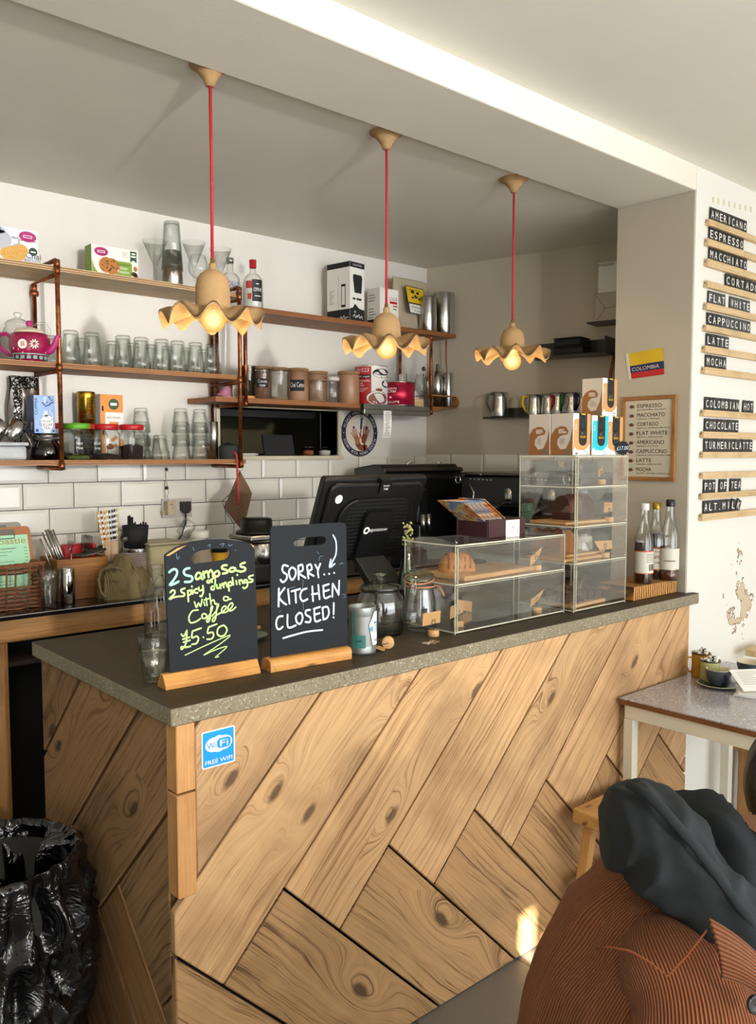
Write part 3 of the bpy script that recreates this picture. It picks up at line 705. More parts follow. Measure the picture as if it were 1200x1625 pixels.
# vodka
y = 3.27; p = at(366, y, ZT-.09); r = thing('vodka_bottle', 'clear vodka bottle with blue lettering and silver cap', 'bottle', (p.x, y, ZTR), 0)
H = zt(366, 410, y)-ZTR
m = M(); m.lathe(bottle_prof(.043, H-.02, H*.56, .0145, H*.72), (0, 0, 0), 28, cap0=False, cap1=False)
m.build('glass_body', GLASS, r)
m = M(); m.lathe([(.017, H-.022), (.017, H), (.001, H)], (0, 0, 0), 20, cap1=False); m.build('cap', STEEL, r)
def wrap_text(m, st, R, zc, h, a0, a1, lift=.0006):
    """words printed round a cylinder, from angle a0 to a1 (degrees, -90 faces the shop)"""
    vs_, fs = text_geo(st); x0 = min(q[0] for q in vs_); x1 = max(q[0] for q in vs_); k = h/.69
    def f(q): a = R_(a0+(a1-a0)*(q[0]-x0)/(x1-x0)); return ((R+lift)*math.cos(a), (R+lift)*math.sin(a), zc+q[1]*k)
    m.add([f(q) for q in vs_], fs, X_, False)
R_ = math.radians
def wrap_patch(m, R, z0, z1, a0, a1, lift=.0006, n=12, smooth=True):
    v = []; f = []
    for k in range(n+1):
        a = R_(a0+(a1-a0)*k/n); v += [((R+lift)*math.cos(a), (R+lift)*math.sin(a), z0), ((R+lift)*math.cos(a), (R+lift)*math.sin(a), z1)]
    for k in range(n): f.append((2*k, 2*k+2, 2*k+3, 2*k+1))
    m.add(v, f, Z_, smooth)
VA = -90-42+8        # direction towards the viewer seen from the shelves, degrees
m = M(); wrap_text(m, 'ABSOLUT', .043, H*.42, .021, VA-62, VA+66); wrap_text(m, 'VODKA', .043, H*.29, .021, VA-44, VA+50); wrap_text(m, 'country of sweden', .043, H*.22, .005, VA-36, VA+36)
m.build('lettering', pm('vodka_blue_print', '#1c3fa8', .4), r)
# gin
y = 3.22; p = at(402, y, ZTR); r = thing('gin_bottle', 'round-shouldered gin bottle with red cap and black round label', 'bottle', (p.x, y, ZTR))
H = zt(402, 413, y)-ZTR
m = M(); m.lathe([(.001, 0), (.041, 0), (.044, .006), (.044, H*.5), (.041, H*.6), (.03, H*.685), (.016, H*.73), (.013, H*.76), (.013, H*.9), (.0115, H*.9)], (0, 0, 0), 28, cap0=False, cap1=False); m.build('glass_body', GLASS, r)
m = M(); m.lathe([(.0155, H*.84), (.016, H), (.001, H)], (0, 0, 0), 20, cap0=False, cap1=False); m.build('cap', RED, r)
m = M(); wrap_patch(m, .0443, H*.14, H*.58, VA-5, VA+60, 0); m.cur = 1
wrap_patch(m, .0443, H*.4, H*.55, VA-45, VA-5, 0); wrap_patch(m, .0443, H*.18, H*.3, VA-32, VA-8, 0); m.cur = 2
wrap_text(m, 'OPIHR', .0443, H*.34, .016, VA+4, VA+54, .001); wrap_patch(m, .0443, H*.48, H*.5, VA+18, VA+36, .001); wrap_patch(m, .0443, H*.24, H*.255, VA+10, VA+46, .001)
m.build('paper_label', [pm('gin_label_black', '#17181f', .5), pm('gin_label_red', '#b4443a', .5), WHITE], r)
# ---- middle shelf teapots
def glass_teapot():
    y = 3.322; p = at(30, y, ZM); r = thing('glass_teapot', 'tall clear glass teapot with knobbed lid behind the magenta teapot', 'teapot', p)
    H = zt(33, 496, y)-ZM
    m = M(); m.lathe([(.001, 0), (.062, 0), (.07, .01), (.07, H*.25), (.06, H*.55), (.045, H*.72), (.047, H*.76)], (0, 0, 0), 30, cap0=False, cap1=False); m.build('body', GLASS, r)
    m = M(); m.lathe([(.047, H*.765), (.04, H*.82), (.014, H*.88), (.008, H*.91), (.016, H*.95), (.012, H*.99), (.001, H)], (0, 0, 0), 24, cap0=False, cap1=False); m.build('lid', GLASS, r)
    m = M(); m.tube([(.045, 0, H*.7), (.07, 0, H*.82), (.1, 0, H*.84), (.118, 0, H*.72), (.115, 0, H*.5), (.085, 0, H*.32), (.067, 0, H*.25)], .006, 8); m.build('handle', GLASS, r)
glass_teapot()
def magenta_teapot():
    y = 3.178; p = at(48, y, ZM); r = thing('teapot', 'magenta Chinese teapot with flower pattern and cream lid', 'teapot', p)
    H = zt(48, 509, y)-ZM; B = H*.68
    t = NT('magenta_enamel'); o = t.obj(); vo = t.n('ShaderNodeTexVoronoi'); vo.inputs['Scale'].default_value = 48; t.l(o, vo.inputs['Vector'])
    c = t.ramp(vo.outputs['Distance'], [(.16, lin('#e6c4cc')), (.22, lin('#9e1d4b')), (.7, lin('#8c1640'))]); t.bsdf(Base_Color=c, Roughness=.25)
    flo = pm('teapot_flower_white', '#e9dfd3', .4)
    m = M(); m.lathe([(.001, 0), (.048, 0), (.05, .008), (.064, B*.22), (.071, B*.5), (.07, B*.8), (.063, B*.97), (.05, B)], (0, 0, 0), 32, cap0=False, cap1=False)
    m.cur = 1; wrap_patch(m, .0655, B*.2, B*.235, 0, 360, 0, 40)
    for k in range(18): wrap_patch(m, .059+.0035, B*.04, B*.16, k*20, k*20+13, 0, 2)
    m.cur = 2; a = R_(VA+0)
    d = Vector((math.cos(a), math.sin(a), 0)); u_ = Vector((-d.y, d.x, 0)); oval(m, d*.071+Vector((0, 0, B*.55))-u_*.006, u_, Z_, .016, .017, .002)
    m.cur = 4; m.text('囍', d*.0735+Vector((0, 0, B*.48))-u_*.006, u_, Z_, .013, .014, 'C', .001)
    m.cur = 2
    for k in range(10):
        an = R_(k*36); c0 = d*.068+Vector((0, 0, B*.55))+u_*.034; oval(m, c0+u_*(.011*math.cos(an))+Z_*(.012*math.sin(an)), u_*math.cos(an)+Z_*math.sin(an), Z_*math.cos(an)-u_*math.sin(an), .006, .0022, .004)
    m.build('body', [t.m, pm('teapot_foot_band', '#6fa39b', .35), flo, MAG, pm('teapot_red_seal', '#a03a34', .5)], r)
    m = M(); m.lathe([(.056, B), (.056, B+.004), (.045, B+.014), (.012, B+.022), (.006, B+.026)], (0, 0, 0), 28, cap0=False, cap1=False); m.build('lid', pm('cream_enamel', '#d9cdb4', .3, ns=30, amt=.15), r)
    m = M(); m.lathe([(.005, B+.024), (.011, B+.03), (.013, B+.037), (.009, H-.002), (.001, H)], (0, 0, 0), 18, cap0=False, cap1=False); m.build('knob', MAG, r)
    ax = Vector((.75, -.66, 0))
    m = M(); m.tube([-ax*.062+Z_*B*.85, -ax*.085+Z_*B*1.0, -ax*.108+Z_*B*.97, -ax*.118+Z_*B*.78, -ax*.108+Z_*B*.5, -ax*.082+Z_*B*.28, -ax*.06+Z_*B*.22], [.006, .007, .008, .008, .0075, .007, .006], 10); m.build('handle', MAG, r)
    m = M(); m.tube([ax*.055+Z_*B*.35, ax*.078+Z_*B*.42, ax*.092+Z_*B*.62, ax*.098+Z_*B*.85, ax*.108+Z_*B*.95], [.017, .014, .011, .008, .007], 12); m.build('spout', MAG, r)
magenta_teapot()
# ---- lower shelf goods
y = 3.21
p0 = at(-16, y, ZL); p1 = at(41, y, ZL)
r = thing('plastic_tub', 'translucent plastic tub on the lower shelf, far left', 'tub', ((p0.x+p1.x)/2, y+.03, ZL)); W_ = p1.x-p0.x; H = zt(20, 702, y)-ZL
FROST = glass('frosted_plastic', '#c9ccd0', .4, .5, .25, '#9fa3a8')
m = M(); m.bbox((0, 0, 0), (W_*.92, .13, H*.8), .012, 3); m.bbox((0, 0, H*.8), (W_, .14, H*.2), .004, 2); m.build('tub_body', pm('milky_plastic', '#a9adb0', .35, ns=40, amt=.2), r)
for u, v0, tilt, nm in ((30, 690, .45, 'steel cup lying tilted on the plastic tub beside the blue tea box'), (0, 692, .6, 'steel cup tilted on the plastic tub at the frame edge')):
    y2 = 3.2; zz = ZL+H; p = at(u, y2, zz); q = thing('steel_cup', nm, 'cup', (p.x, y2+.02, zz+.0005), 0, 'steel cups on the tub')
    ax = Vector((math.sin(tilt), -.15, math.cos(tilt))).normalized(); m = M(); sd = .031
    base = Vector((-.02, 0, sd*math.sin(tilt)+.0005)); m.lathe([(.001, 0), (.029, 0), (.031, .002), (.033, .07), (.0315, .07), (.029, .004), (.001, .004)], base, 24, cap0=False, cap1=False, axis=ax); m.build('cup_body', STEEL, q)
y = 3.2; p = at(74, y, ZL); HJ = zt(74, 688, y)-ZL
r = thing('preserve_jar', 'squat clip-top jar of brown powder under the blue tea box', 'jar', p)
m = M(); m.lathe([(.001, 0), (.045, 0), (.052, .008), (.055, HJ*.3), (.05, HJ*.55), (.042, HJ*.66), (.042, HJ*.74)], (0, 0, 0), 28, cap0=False, cap1=False); m.build('jar_body', glass('amber_jar', '#6b4a33', .4, 1, .03, '#3d2516'), r)
m = M(); m.lathe([(.001, .004), (.042, .004), (.05, .01), (.0525, HJ*.3), (.047, HJ*.55), (.001, HJ*.56)], (0, 0, 0), 24, cap0=False, cap1=False); m.build('brown_powder', pm('dark_brown_powder', '#35200f', .95, ns=90, amt=.5, bump=.4), r)
m = M()
m.lathe([(.044, HJ*.72), (.046, HJ*.74), (.046, HJ*.8), (.043, HJ*.82)], (0, 0, 0), 28, cap0=False, cap1=False); m.lathe([(.045, HJ*.86), (.046, HJ*.9), (.044, HJ), (.001, HJ)], (0, 0, 0), 28, cap0=False, cap1=False)
m.tube([(-.046, -.01, HJ*.72), (-.054, -.012, HJ*.95), (-.05, -.012, HJ*1.0), (-.03, -.03, HJ*.8)], .0016, 6); m.build('clip_lid', STEELD, r)
# blue tea box
zz = ZL+HJ; y = 3.165
p0, p1 = at(55, y, zz), at(88, y, zz); W_ = p1.x-p0.x; H = zt(75, 628, y)-zz; D_ = .072
r = thing('tea_box', 'blue carton of decaf tea standing on the squat brown jar', 'box', ((p0.x+p1.x)/2, y+D_/2, zz+.0005))
m = M(); m.bbox((0, 0, 0), (W_, D_, H), .001, 1); f = -D_/2-.0004
m.cur = 1; quad(m, (-W_/2-.0004, 0, H/2), -Y_, Z_, D_/2-.001, H/2-.001)
m.cur = 4; poly3(m, [(.0, H*.99), (.012, H*.99), (.034, H*.82), (.034, H*.89), (.01, H*.99)], (-W_/2-.0008, 0, 0), -Y_, Z_)
m.cur = 2; lines(m, (-W_/2-.0008, -.004, H*.28), -Y_, Z_, .02, 7, .0042, .002)
m.cur = 2; oval(m, (.008, f, H*.27), X_, Z_, W_*.3, H*.22); quad(m, (.008, f, H*.04), X_, Z_, W_*.16, H*.035)
oval(m, (.004, f, H*.55), X_, Z_, W_*.085, H*.05); quad(m, (.004, f, H*.48), X_, Z_, W_*.14, H*.025)
m.tube([(W_*.30, f, H*.34), (W_*.40, f, H*.42), (W_*.36, f, H*.52), (W_*.27, f, H*.58), (W_*.25, f, H*.66), (W_*.33, f, H*.66), (W_*.37, f, H*.63)], [.008, .006, .0045, .0045, .005, .004, .001], 6, flat=.1)
m.tube([(-W_*.2, f, H*.36), (-W_*.36, f, H*.37), (-W_*.36, f, H*.2), (-W_*.2, f, H*.15)], .0035, 6, flat=.1)
m.cur = 1
for kx, kz in ((.16, .74), (.24, .76), (.3, .8), (.36, .88), (.28, .92), (.22, .96), (.4, .82), (.06, .72), (-.08, .8), (-.02, .76), (.12, .82)): oval(m, (W_*kx, f, H*kz), X_+Z_*.6, Z_-X_*.6, .0042, .002, .0006, 8)
m.text('CLIPPER', (-W_*.34, f, H*.48), Z_, -X_, .010, H*.46); m.text('40', (.006, f, H*.41), X_, Z_, .008, None, 'C', .002); m.text('ORGANIC', (.006, f, H*.29), X_, Z_, .007, W_*.48, 'C', .002)
m.text('DECAF', (.006, f, H*.19), X_, Z_, .010, W_*.56, 'C', .002); m.text('TEA', (.006, f, H*.10), X_, Z_, .010, W_*.34, 'C', .002)
m.cur = 2; lines(m, (-.004, f, H*.95), X_, Z_, .018, 5, .0045, .0018); m.cur = 1; quad(m, (-W_*.38, f, H*.07), X_, Z_, .005, .005); oval(m, (W_*.4, f, H*.06), X_, Z_, .004, .004)
m.build('carton', [LBLUE, NAVY, WHITE, INK, pm('pink_print', '#b56b8e', .5)], r)
# foil bag hanging from the back pipe / behind
y = 3.335; pa = at(36, y, ZL); r = thing('coffee_bag', 'shiny black and silver foil coffee bag slumped behind the blue tea box', 'bag', pa)
zb_, zt_ = zt(36, 685, y)-ZL, zt(36, 597, y)-ZL
def fb(i, j):
    x = (i-.5)*.105*(1-.12*math.sin(j*3)); z = zt_*j
    th = .045*(1-j)**.6*math.sin(math.pi*i)
    return Vector((x+.012*math.sin(j*7+1)+(.02*(1-j)), -th-.006*math.sin(i*9+j*13)*math.sin(math.pi*i)+.008*math.sin(j*5), z))
def fbk(i, j): q = fb(1-i, j); return Vector((q.x, abs(q.y)*.25+.006, q.z))
m = M(); m.grid(fb, 16, 22); m.cur = 1; m.grid(fbk, 8, 12)
t = NT('printed_foil'); o = t.obj(); vo = t.noise(o, 170, 3); 
sp_ = t.n('ShaderNodeSeparateXYZ'); t.l(o, sp_.inputs[0])
band = t.math('MAXIMUM', t.math('GREATER_THAN', sp_.outputs[2], zt_*.84), t.math('MULTIPLY', t.math('LESS_THAN', t.math('ABSOLUTE', t.math('ADD', sp_.outputs[0], .018)), .014), 1))
c = t.mix(band, lin('#8d8784'), t.ramp(vo, [(.55, lin('#0c0c0d')), (.6, lin('#c9c6c2'))]))
t.bsdf(Base_Color=c, Metallic=.75, Roughness=.28, Normal=t.bump(t.noise(o, 40, 4), .6, .006))
m.build('foil', [t.m, pm('bag_black', '#121214', .4)], r)
# lidded jars
def kilner(label, name, u, y, v_top, lidm, fill, fillm, tagm=None, words=None, rw=.046, group='lidded jars on the lower shelf'):
    p = at(u, y, ZL); H = zt(u, v_top, y)-ZL; r = thing(name, label, 'jar', p, 0, group)
    sq = lambda a, z, q: q*(1.0 if z > H*.78 else min(1.12, .93/max(abs(math.cos((a+.4) % (math.pi/2)-math.pi/4)), .001)*.98))
    m = M(); m.lathe([(.001, 0), (rw-.004, 0), (rw, .005), (rw, H*.66), (rw*.96, H*.74), (rw*.9, H*.82), (rw*.9, H*.87)], (0, 0, 0), 32, sq, False, False); m.build('jar_body', GLASS, r)
    m = M(); m.lathe([(.001, .003), (rw*.92, .003), (rw*.95, H*fill*.9), (rw*.6, H*fill), (.001, H*(fill+.03))], (0, 0, 0), 24, None, False, False); m.build('contents', fillm, r)
    m = M(); m.lathe([(rw*.98, H*.85), (rw*1.03, H*.87), (rw*1.03, H*.98), (rw*.97, H), (.001, H)], (0, 0, 0), 30, cap0=False, cap1=False); m.build('lid', lidm, r)
    if tagm:
        m = M(); wrap_patch(m, rw*1.05, H*.17, H*.58, VA-2, VA+40); m.cur = 1
        for i, wd in enumerate(words): wrap_text(m, wd, rw*1.05, H*(.42-.13*i), .011, VA+6, VA+34, .0012)
        m.build('paper_label', [BLACKM, WHITE], r)
HERB = pm('green_dried_herbs', '#4d5a2a', .95, ns=120, amt=.5, bump=.5); TEAD = pm('dark_tea_leaves', '#221511', .95, ns=140, amt=.6, bump=.5)
kilner('green-lidded jar of herbs with a black label', 'lidded_jar', 124, 3.20, 672, GREEN, .12, HERB, True, ['Pepper', 'Mint'])
kilner('red-lidded jar with black label, nearest to the green-lidded jar', 'lidded_jar', 152, 3.245, 673, RED, .14, TEAD, True, ['Earl', 'Grey'], .043)
kilner('red-lidded jar in the middle, half hiding its neighbours', 'lidded_jar', 170, 3.2, 673.5, RED, .16, TEAD)
kilner('red-lidded jar of dark loose tea, rightmost of the lidded jars', 'lidded_jar', 210, 3.2, 674, RED, .42, TEAD)
kilner('red-lidded jar at the back behind the copper pipe', 'lidded_jar', 97, 3.31, 672, RED, .2, TEAD)
GOLD = steel('brass_gold_tin', '#c9a23c', .25)
y = 3.31; p = at(139, y, ZL); H = zt(139, 622, y)-ZL
r = thing('tea_tin', 'tall gold tin lettered decaf tea behind the jars', 'tin', p)
R1 = wpx(124, 155, y, ZL)/2*.86
m = M(); m.lathe([(R1, 0), (R1, H*.9), (R1*1.02, H*.905), (R1*1.02, H*.985), (R1*.97, H), (.001, H)], (0, 0, 0), 32, cap1=False)
m.cur = 1; wrap_text(m, 'Decaf', R1, H*.60, .02, VA-8, VA+46); wrap_text(m, 'Tea', R1, H*.36, .02, VA-4, VA+36); m.build('tin_body', [GOLD, pm('tin_brown_lettering', '#5a4213', .5)], r)
y = 3.29; p0, p1 = at(161, y, ZL), at(197, y, ZL); H = zt(180, 626, y)-ZL
r = thing('tea_carton', 'orange and white carton of spiced tea behind the red-lidded jars', 'box', ((p0.x+p1.x)/2, y+.03, ZL)); W_ = p1.x-p0.x
m = M(); m.bbox((0, 0, 0), (W_, .06, H), .001, 1); f = -.0304
m.cur = 1; quad(m, (0, f, H*.86), X_, Z_, W_/2-.001, H*.135); quad(m, (-W_*.4, f, H/2), X_, Z_, W_*.1, H/2-.001, .0004)
m.cur = 2; oval(m, (W_*.08, f, H*.85), X_, Z_, W_*.23, H*.085, .0009); m.cur = 0; quad(m, (W_*.08, f, H*.85), X_, Z_, W_*.14, H*.02, .0013)
m.cur = 4; m.text('MAC CORDIAL', (W_*.08, f, H*.63), X_, Z_, .008, W_*.62, 'C'); m.cur = 1; quad(m, (W_*.08, f, H*.56), X_, Z_, W_*.2, H*.02)
for k in range(9): oval(m, (W_*rnd(.0, .42), f, H*rnd(.18, .36)), X_, Z_, .009, .008, .0008+.00004*k, 10)
m.cur = 3; oval(m, (-W_*.12, f, H*.2), X_, Z_, .016, .012, .0012)
m.cur = 4; m.tube([(W_*.28, f, H*.42), (W_*.4, f, H*.36), (W_*.43, f, H*.44)], .001, 5); quad(m, (-W_*.4, f, H*.42), X_, Z_, .004, .01, .0008); quad(m, (-W_*.4, f, H*.78), X_, Z_, .004, .01, .0008)
m.build('carton', [CARDW, pm('orange_print', '#d98a36', .5), DKG, pm('brown_spice_print', '#7b3d1d', .6), INK], r)
# steel tube, black roll with red strap, loose ring
y = 3.24; p = at(339, y, ZL); H = zt(339, 669, y)-ZL; r = thing('steel_tube', 'slim brushed steel canister at the end of the lower shelf', 'canister', p)
m = M(); m.lathe([(.021, 0), (.021, H-.002), (.019, H), (.001, H)], (0, 0, 0), 24, cap1=False); m.build('canister_body', STEEL, r)
y = 3.2; p = at(365, y, ZL); H = zt(365, 707, y)-ZL; r = thing('round_speaker', 'small round black speaker with a red strap on the lower shelf end', 'speaker', p)
m = M(); m.lathe([(.046, 0), (.048, .004), (.048, H-.006), (.043, H), (.001, H)], (0, 0, 0), 30, cap1=False); m.build('speaker_body', pm('speaker_fabric', '#2c2d2f', .8), r)
m = M(); m.tube([(-.012, -.048, H*.6), (-.008, -.066, H*.3), (-.006, -.068, -.06), (.0, -.066, -.17), (-.002, -.064, -.2)], .0045, 8, flat=.35); m.build('strap', pm('red_cord', '#c23a35', .6), r)
# ------------------------------------------------------------------ right shelf, upper board
def steelcan(name, label, cat, u, y, z, vtop, r, mat=None, group=None):
    p = at(u, y, z); h = zt(u, vtop, y)-z; q = thing(name, label, cat, p, 0, group)
    m = M(); m.lathe([(.001, 0), (r-.002, 0), (r, .003), (r, h-.002), (r-.001, h), (r-.004, h-.003), (r-.005, .006), (.001, .005)], (0, 0, 0), 32, cap0=False, cap1=False); m.build('can_body', mat or STEEL, q); return q, h
# black and white carton, corner towards the shop
ca = at(555.5, 3.165, ZTR); HB = zt(556, 411, 3.165)-ZTR-.0
r = thing('coffee_maker_box', 'tall black and white carton with a black appliance picture on the upper corner shelf', 'box', (ca.x, ca.y, ZTR), R(8))
W1, W2 = .105, .15                      # right face width, left face depth
m = M(); m.box(-.0, 0, 0, W1, W2, HB*.97)
ux, uy = X_, -Y_
m.cur = 1
quad(m, (W1/2, 0, HB*.10), X_, Z_, W1/2-.0005, HB*.10, .0006); poly3(m, [(0, HB*.2), (W1, HB*.2), (W1*.62, HB*.22), (W1*.34, HB*.29), (W1*.2, HB*.22)], (0, 0, 0), X_, Z_, .0006)
quad(m, (W1/2, 0, HB*.925), X_, Z_, W1/2-.0005, HB*.045, .0006); quad(m, (0, W2/2, HB*.10), -Y_, Z_, W2/2-.0005, HB*.095, .0006); quad(m, (0, W2/2, HB*.925), -Y_, Z_, W2/2-.0005, HB*.045, .0006)
poly3(m, [(-.030, HB*.77), (.028, HB*.77), (.034, HB*.72), (.028, HB*.47), (-.022, HB*.47), (-.034, HB*.72)], (W1*.52, 0, 0), X_, Z_, .0008)
quad(m, (W1*.62, 0, HB*.37), X_, Z_, .018, HB*.018, .0008); quad(m, (W1*.28, 0, HB*.37), X_, Z_, .010, HB*.016, .0008)
quad(m, (0, W2*.28, HB*.42), -Y_, Z_, .014, HB*.19, .0008); m.cur = 0; quad(m, (0, W2*.28, HB*.42), -Y_, Z_, .010, HB*.15, .0011); m.cur = 1
lines(m, (-.0003, W2*.9, HB*.52), -Y_, Z_, .035, 12, HB*.02, .0013); quad(m, (0, W2*.5, HB*.45), -Y_, Z_, .0006, HB*.3)
m.cur = 0
for s_ in ([(.2, .07), (.3, .11), (.36, .06), (.46, .10), (.5, .07), (.6, .12), (.66, .06), (.78, .1), (.84, .06)], [(.3, .16), (.36, .14), (.36, .17)]):
    m.stroke([(W1*a, -.0015, HB*c) for a, c in s_], .0035, -Y_)
m.stroke([(-.0015, W2*(.45-a*.4), HB*c) for a, c in [(.05, .05), (.2, .08), (.3, .04), (.5, .09), (.6, .04), (.8, .06), (.95, .05)]], .003, -X_)
m.text('BONAVITA' if False else 'MOCCAMASTER' if False else 'COFFEE', (W1*.5, -.0008, HB*.912), X_, Z_, .007, W1*.6, 'C')
m.build('carton', [CARDW, BLACKM], r)
# white small carton
ca = at(603, 3.17, ZTR); HB2 = zt(600, 455, 3.17)-ZTR; W1 = wpx(600, 631, 3.17, ZTR); 
r = thing('supplies_box', 'smaller white carton with red print beside the tall black and white carton', 'box', (ca.x, 3.17, ZTR), R(3))
m = M(); m.box(0, 0, 0, W1, .09, HB2); m.cur = 1
quad(m, (W1*.72, 0, HB2*.64), X_, Z_, W1*.2, .006, .0006); m.text('COLUR', (W1*.5, 0, HB2*.70), X_, Z_, .015, W1*.44); quad(m, (W1*.82, 0, HB2*.55), X_, Z_, W1*.12, .003)
m.cur = 2; lines(m, (-.0003, .08, HB2*.82), -Y_, Z_, .06, 3, .014, .003); lines(m, (-.0003, .08, HB2*.45), -Y_, Z_, .06, 7, .014, .003); quad(m, (0, .045, HB2*.09), -Y_, Z_, .044, HB2*.08); quad(m, (W1*.8, 0, HB2*.47), X_, Z_, W1*.1, .002)
m.build('carton', [CARDW, RED, BLACKM], r)
# sack with yellow label
y = 3.312; p = at(651, y, ZTR); H = zt(650, 444, y)-ZTR; Wd = wpx(622, 672, y, ZTR)*1.02
r = thing('flour_sack', 'beige paper sack with a yellow label on the upper corner shelf', 'sack', p)
def sack(i, j):
    a = 2*math.pi*i; sx = Wd*.5*(1+.10*math.sin(j*3.1)*0+.13*max(0, j-.7)*2); sy = .062*(1-j*.82)+.004
    c_, s_ = math.cos(a), math.sin(a); e = .55
    x = sx*math.copysign(abs(c_)**e, c_); yy = sy*math.copysign(abs(s_)**.8, s_)
    wob = 1+.035*math.sin(j*19+i*25)+.02*math.sin(i*40+j*8)
    return Vector((x*wob+.012*max(0, j-.75)*math.sin(6*i), yy*wob, H*j*(1+.02*math.sin(a*1.0))))
m = M(); m.grid(sack, 40, 24, closed=True); m.face([sack(i/40, 0) for i in range(40)][::-1]); m.face([sack(i/40, 1) for i in range(40)])
m.build('sack_body', pm('sack_paper', '#b7aa93', .85, ns=14, amt=.1, bump=.5, bs=24), r)
d = Vector((math.cos(R(VA+20)), math.sin(R(VA+20)), 0)); d = Vector((.14, -1, 0)).normalized(); u_ = Vector((1, .14, 0)).normalized(); w_ = Vector((0, .22, 1)).normalized()
m = M(); c0 = Vector((-.028, -.066, H*.66)); quad(m, c0, u_, w_, Wd*.31, H*.15, .004); m.cur = 1; quad(m, c0, u_, w_, Wd*.33, H*.165, .0032); quad(m, c0-w_*H*.26, u_, w_, Wd*.31, H*.095, .0032); m.cur = 2; quad(m, c0-w_*H*.26, u_, w_, Wd*.29, H*.085, .004)
m.cur = 1; nn = u_.cross(w_)*.0045
for a, b, q in ((-.1, .06, .016), (.08, .05, .013), (0, -.02, .017), (.12, -.06, .012), (-.12, -.05, .010)): oval(m, c0+nn+u_*Wd*a+w_*H*b, u_, w_, q, q*.6, .0003, 9)
m.cur = 0; oval(m, c0+nn*1.05+u_*Wd*.02, u_, w_, .006, .006, .0008, 8); m.cur = 1; m.text('RADICAL', c0+nn+w_*H*.08, u_, w_, .010, Wd*.4, 'C', .0004); m.text('PORRIDGE', c0+nn-w_*H*.25, u_, w_, .009, Wd*.4, 'C', .0006); m.text('FUEL', c0+nn-w_*H*.315, u_, w_, .008, Wd*.24, 'C', .0006)
m.build('paper_label', [YEL, BLACKM, WHITE], r)
steelcan('steel_canister', 'shorter steel canister beside the yellow labelled sack', 'canister', 679, 3.215, ZTR, 472, .046)
steelcan('steel_canister', 'wide tall steel canister at the far right end of the upper shelf', 'canister', 704.5, 3.24, ZTR, 466, .0575)
# ------------------------------------------------------------------ right shelf, lower board
z = ZLR
y = 3.3; p = at(357, y, z); r = thing('pink_hat', 'small pink bonnet-shaped ornament at the left end of the corner shelf', 'ornament', p)
PINKM = pm('dusty_pink', '#c98aa0', .7)
m = M(); m.lathe([(.038, 0), (.04, .006), (.03, .014), (.024, .03), (.016, .046), (.006, .054), (.001, .055)], (0, 0, .008), 22, cap1=False, axis=(.25, -.1, 1)); m.build('bonnet', PINKM, r)
m = M(); m.lathe([(.001, 0), (.034, .0), (.036, .012), (.03, .018)], (0, 0, 0), 18, cap0=False); m.build('base', NAVY, r)
y = 3.3; p0, p1 = at(365, y, z), at(379, y, z); H = zt(372, 611, y)-z; r = thing('small_box', 'small beige card box next to the pink bonnet ornament', 'box', ((p0.x+p1.x)/2, y, z))
m = M(); m.bbox((0, 0, 0), (p1.x-p0.x, .05, H), .003, 2); m.cur = 1; quad(m, (0, -.0252, H*.85), X_, Z_, (p1.x-p0.x)/2-.002, H*.13); m.build('carton', [pm('beige_card', '#a8967f', .8), pm('beige_card_light', '#c7bba9', .8)], r)
y = 3.22; p = at(394, y, z); H = zt(394, 581, y)-z
r = thing('pump_bottle', 'dark-bottomed bottle beside the copper pipe, left of the cocoa jar', 'bottle', p)
m = M(); m.lathe([(.001, .012), (.026, .012), (.03, .02), (.026, H*.4), (.033, H*.5), (.03, H*.85), (.034, H)], (0, 0, 0), 24, cap0=False, cap1=False); m.build('glass_body', glass('smoked_glass', '#8a7d6a', .4, 1, .03, '#4d4336'), r)
m = M(); m.lathe([(.024, 0), (.03, .004), (.03, .012), (.012, .02)], (0, 0, 0), 20); m.build('foot', PINE, r)
m = M(); m.lathe([(.001, .02), (.024, .022), (.022, H*.38), (.001, H*.39)], (0, 0, 0), 20, cap0=False, cap1=False); m.build('dark_syrup', pm('black_syrup', '#14100d', .3), r)
JARLID = pm('jar_cork_lid', '#94714f', .8, ns=60, amt=.15)
def tallglass(label, u, y, vtop, rr, fill, fm, words=None, lid=JARLID):
    p = at(u, y, z); H = zt(u, vtop, y)-z; r = thing('storage_jar', label, 'jar', p, 0, 'storage jars on the corner shelf')
    m = M(); m.lathe([(.001, 0), (rr-.004, 0), (rr, .005), (rr, H*.93)], (0, 0, 0), 30, cap0=False, cap1=False); m.build('jar_body', GLASS, r)
    m = M(); m.lathe([(rr*.98, H*.92), (rr*1.04, H*.935), (rr*1.04, H*.985), (rr, H), (.001, H)], (0, 0, 0), 28, cap0=False, cap1=False); m.build('lid', lid, r)
    m = M(); m.lathe([(.001, .003), (rr*.95, .003), (rr*.96, H*fill), (.001, H*fill+.003)], (0, 0, 0), 26, cap0=False, cap1=False); m.build('contents', fm, r)
    if words:
        m = M(); wrap_patch(m, rr, H*.35, H*.62, VA-32, VA+38, .0012); m.cur = 1
        for i, (wd, a, b) in enumerate(words): wrap_text(m, wd, rr, H*(.5-.12*i), .014, VA+a, VA+b, .002)
        m.build('paper_label', [BLACKM, WHITE], r)
    return r
COCOA = pm('cocoa_powder', '#6a4a38', .95, ns=50, amt=.2); SPICE = pm('dusty_seeds', '#8d7a5c', .95, ns=120, amt=.4)
tallglass('glass jar of cocoa with black label lettered cocoa', 416, 3.22, 582, .043, .86, COCOA, [('Cocoa', -24, 30), ('raw', -12, 20)])
tallglass('nearly empty glass jar with a cork lid, right of the cocoa jar', 442, 3.22, 584, .046, .12, SPICE)
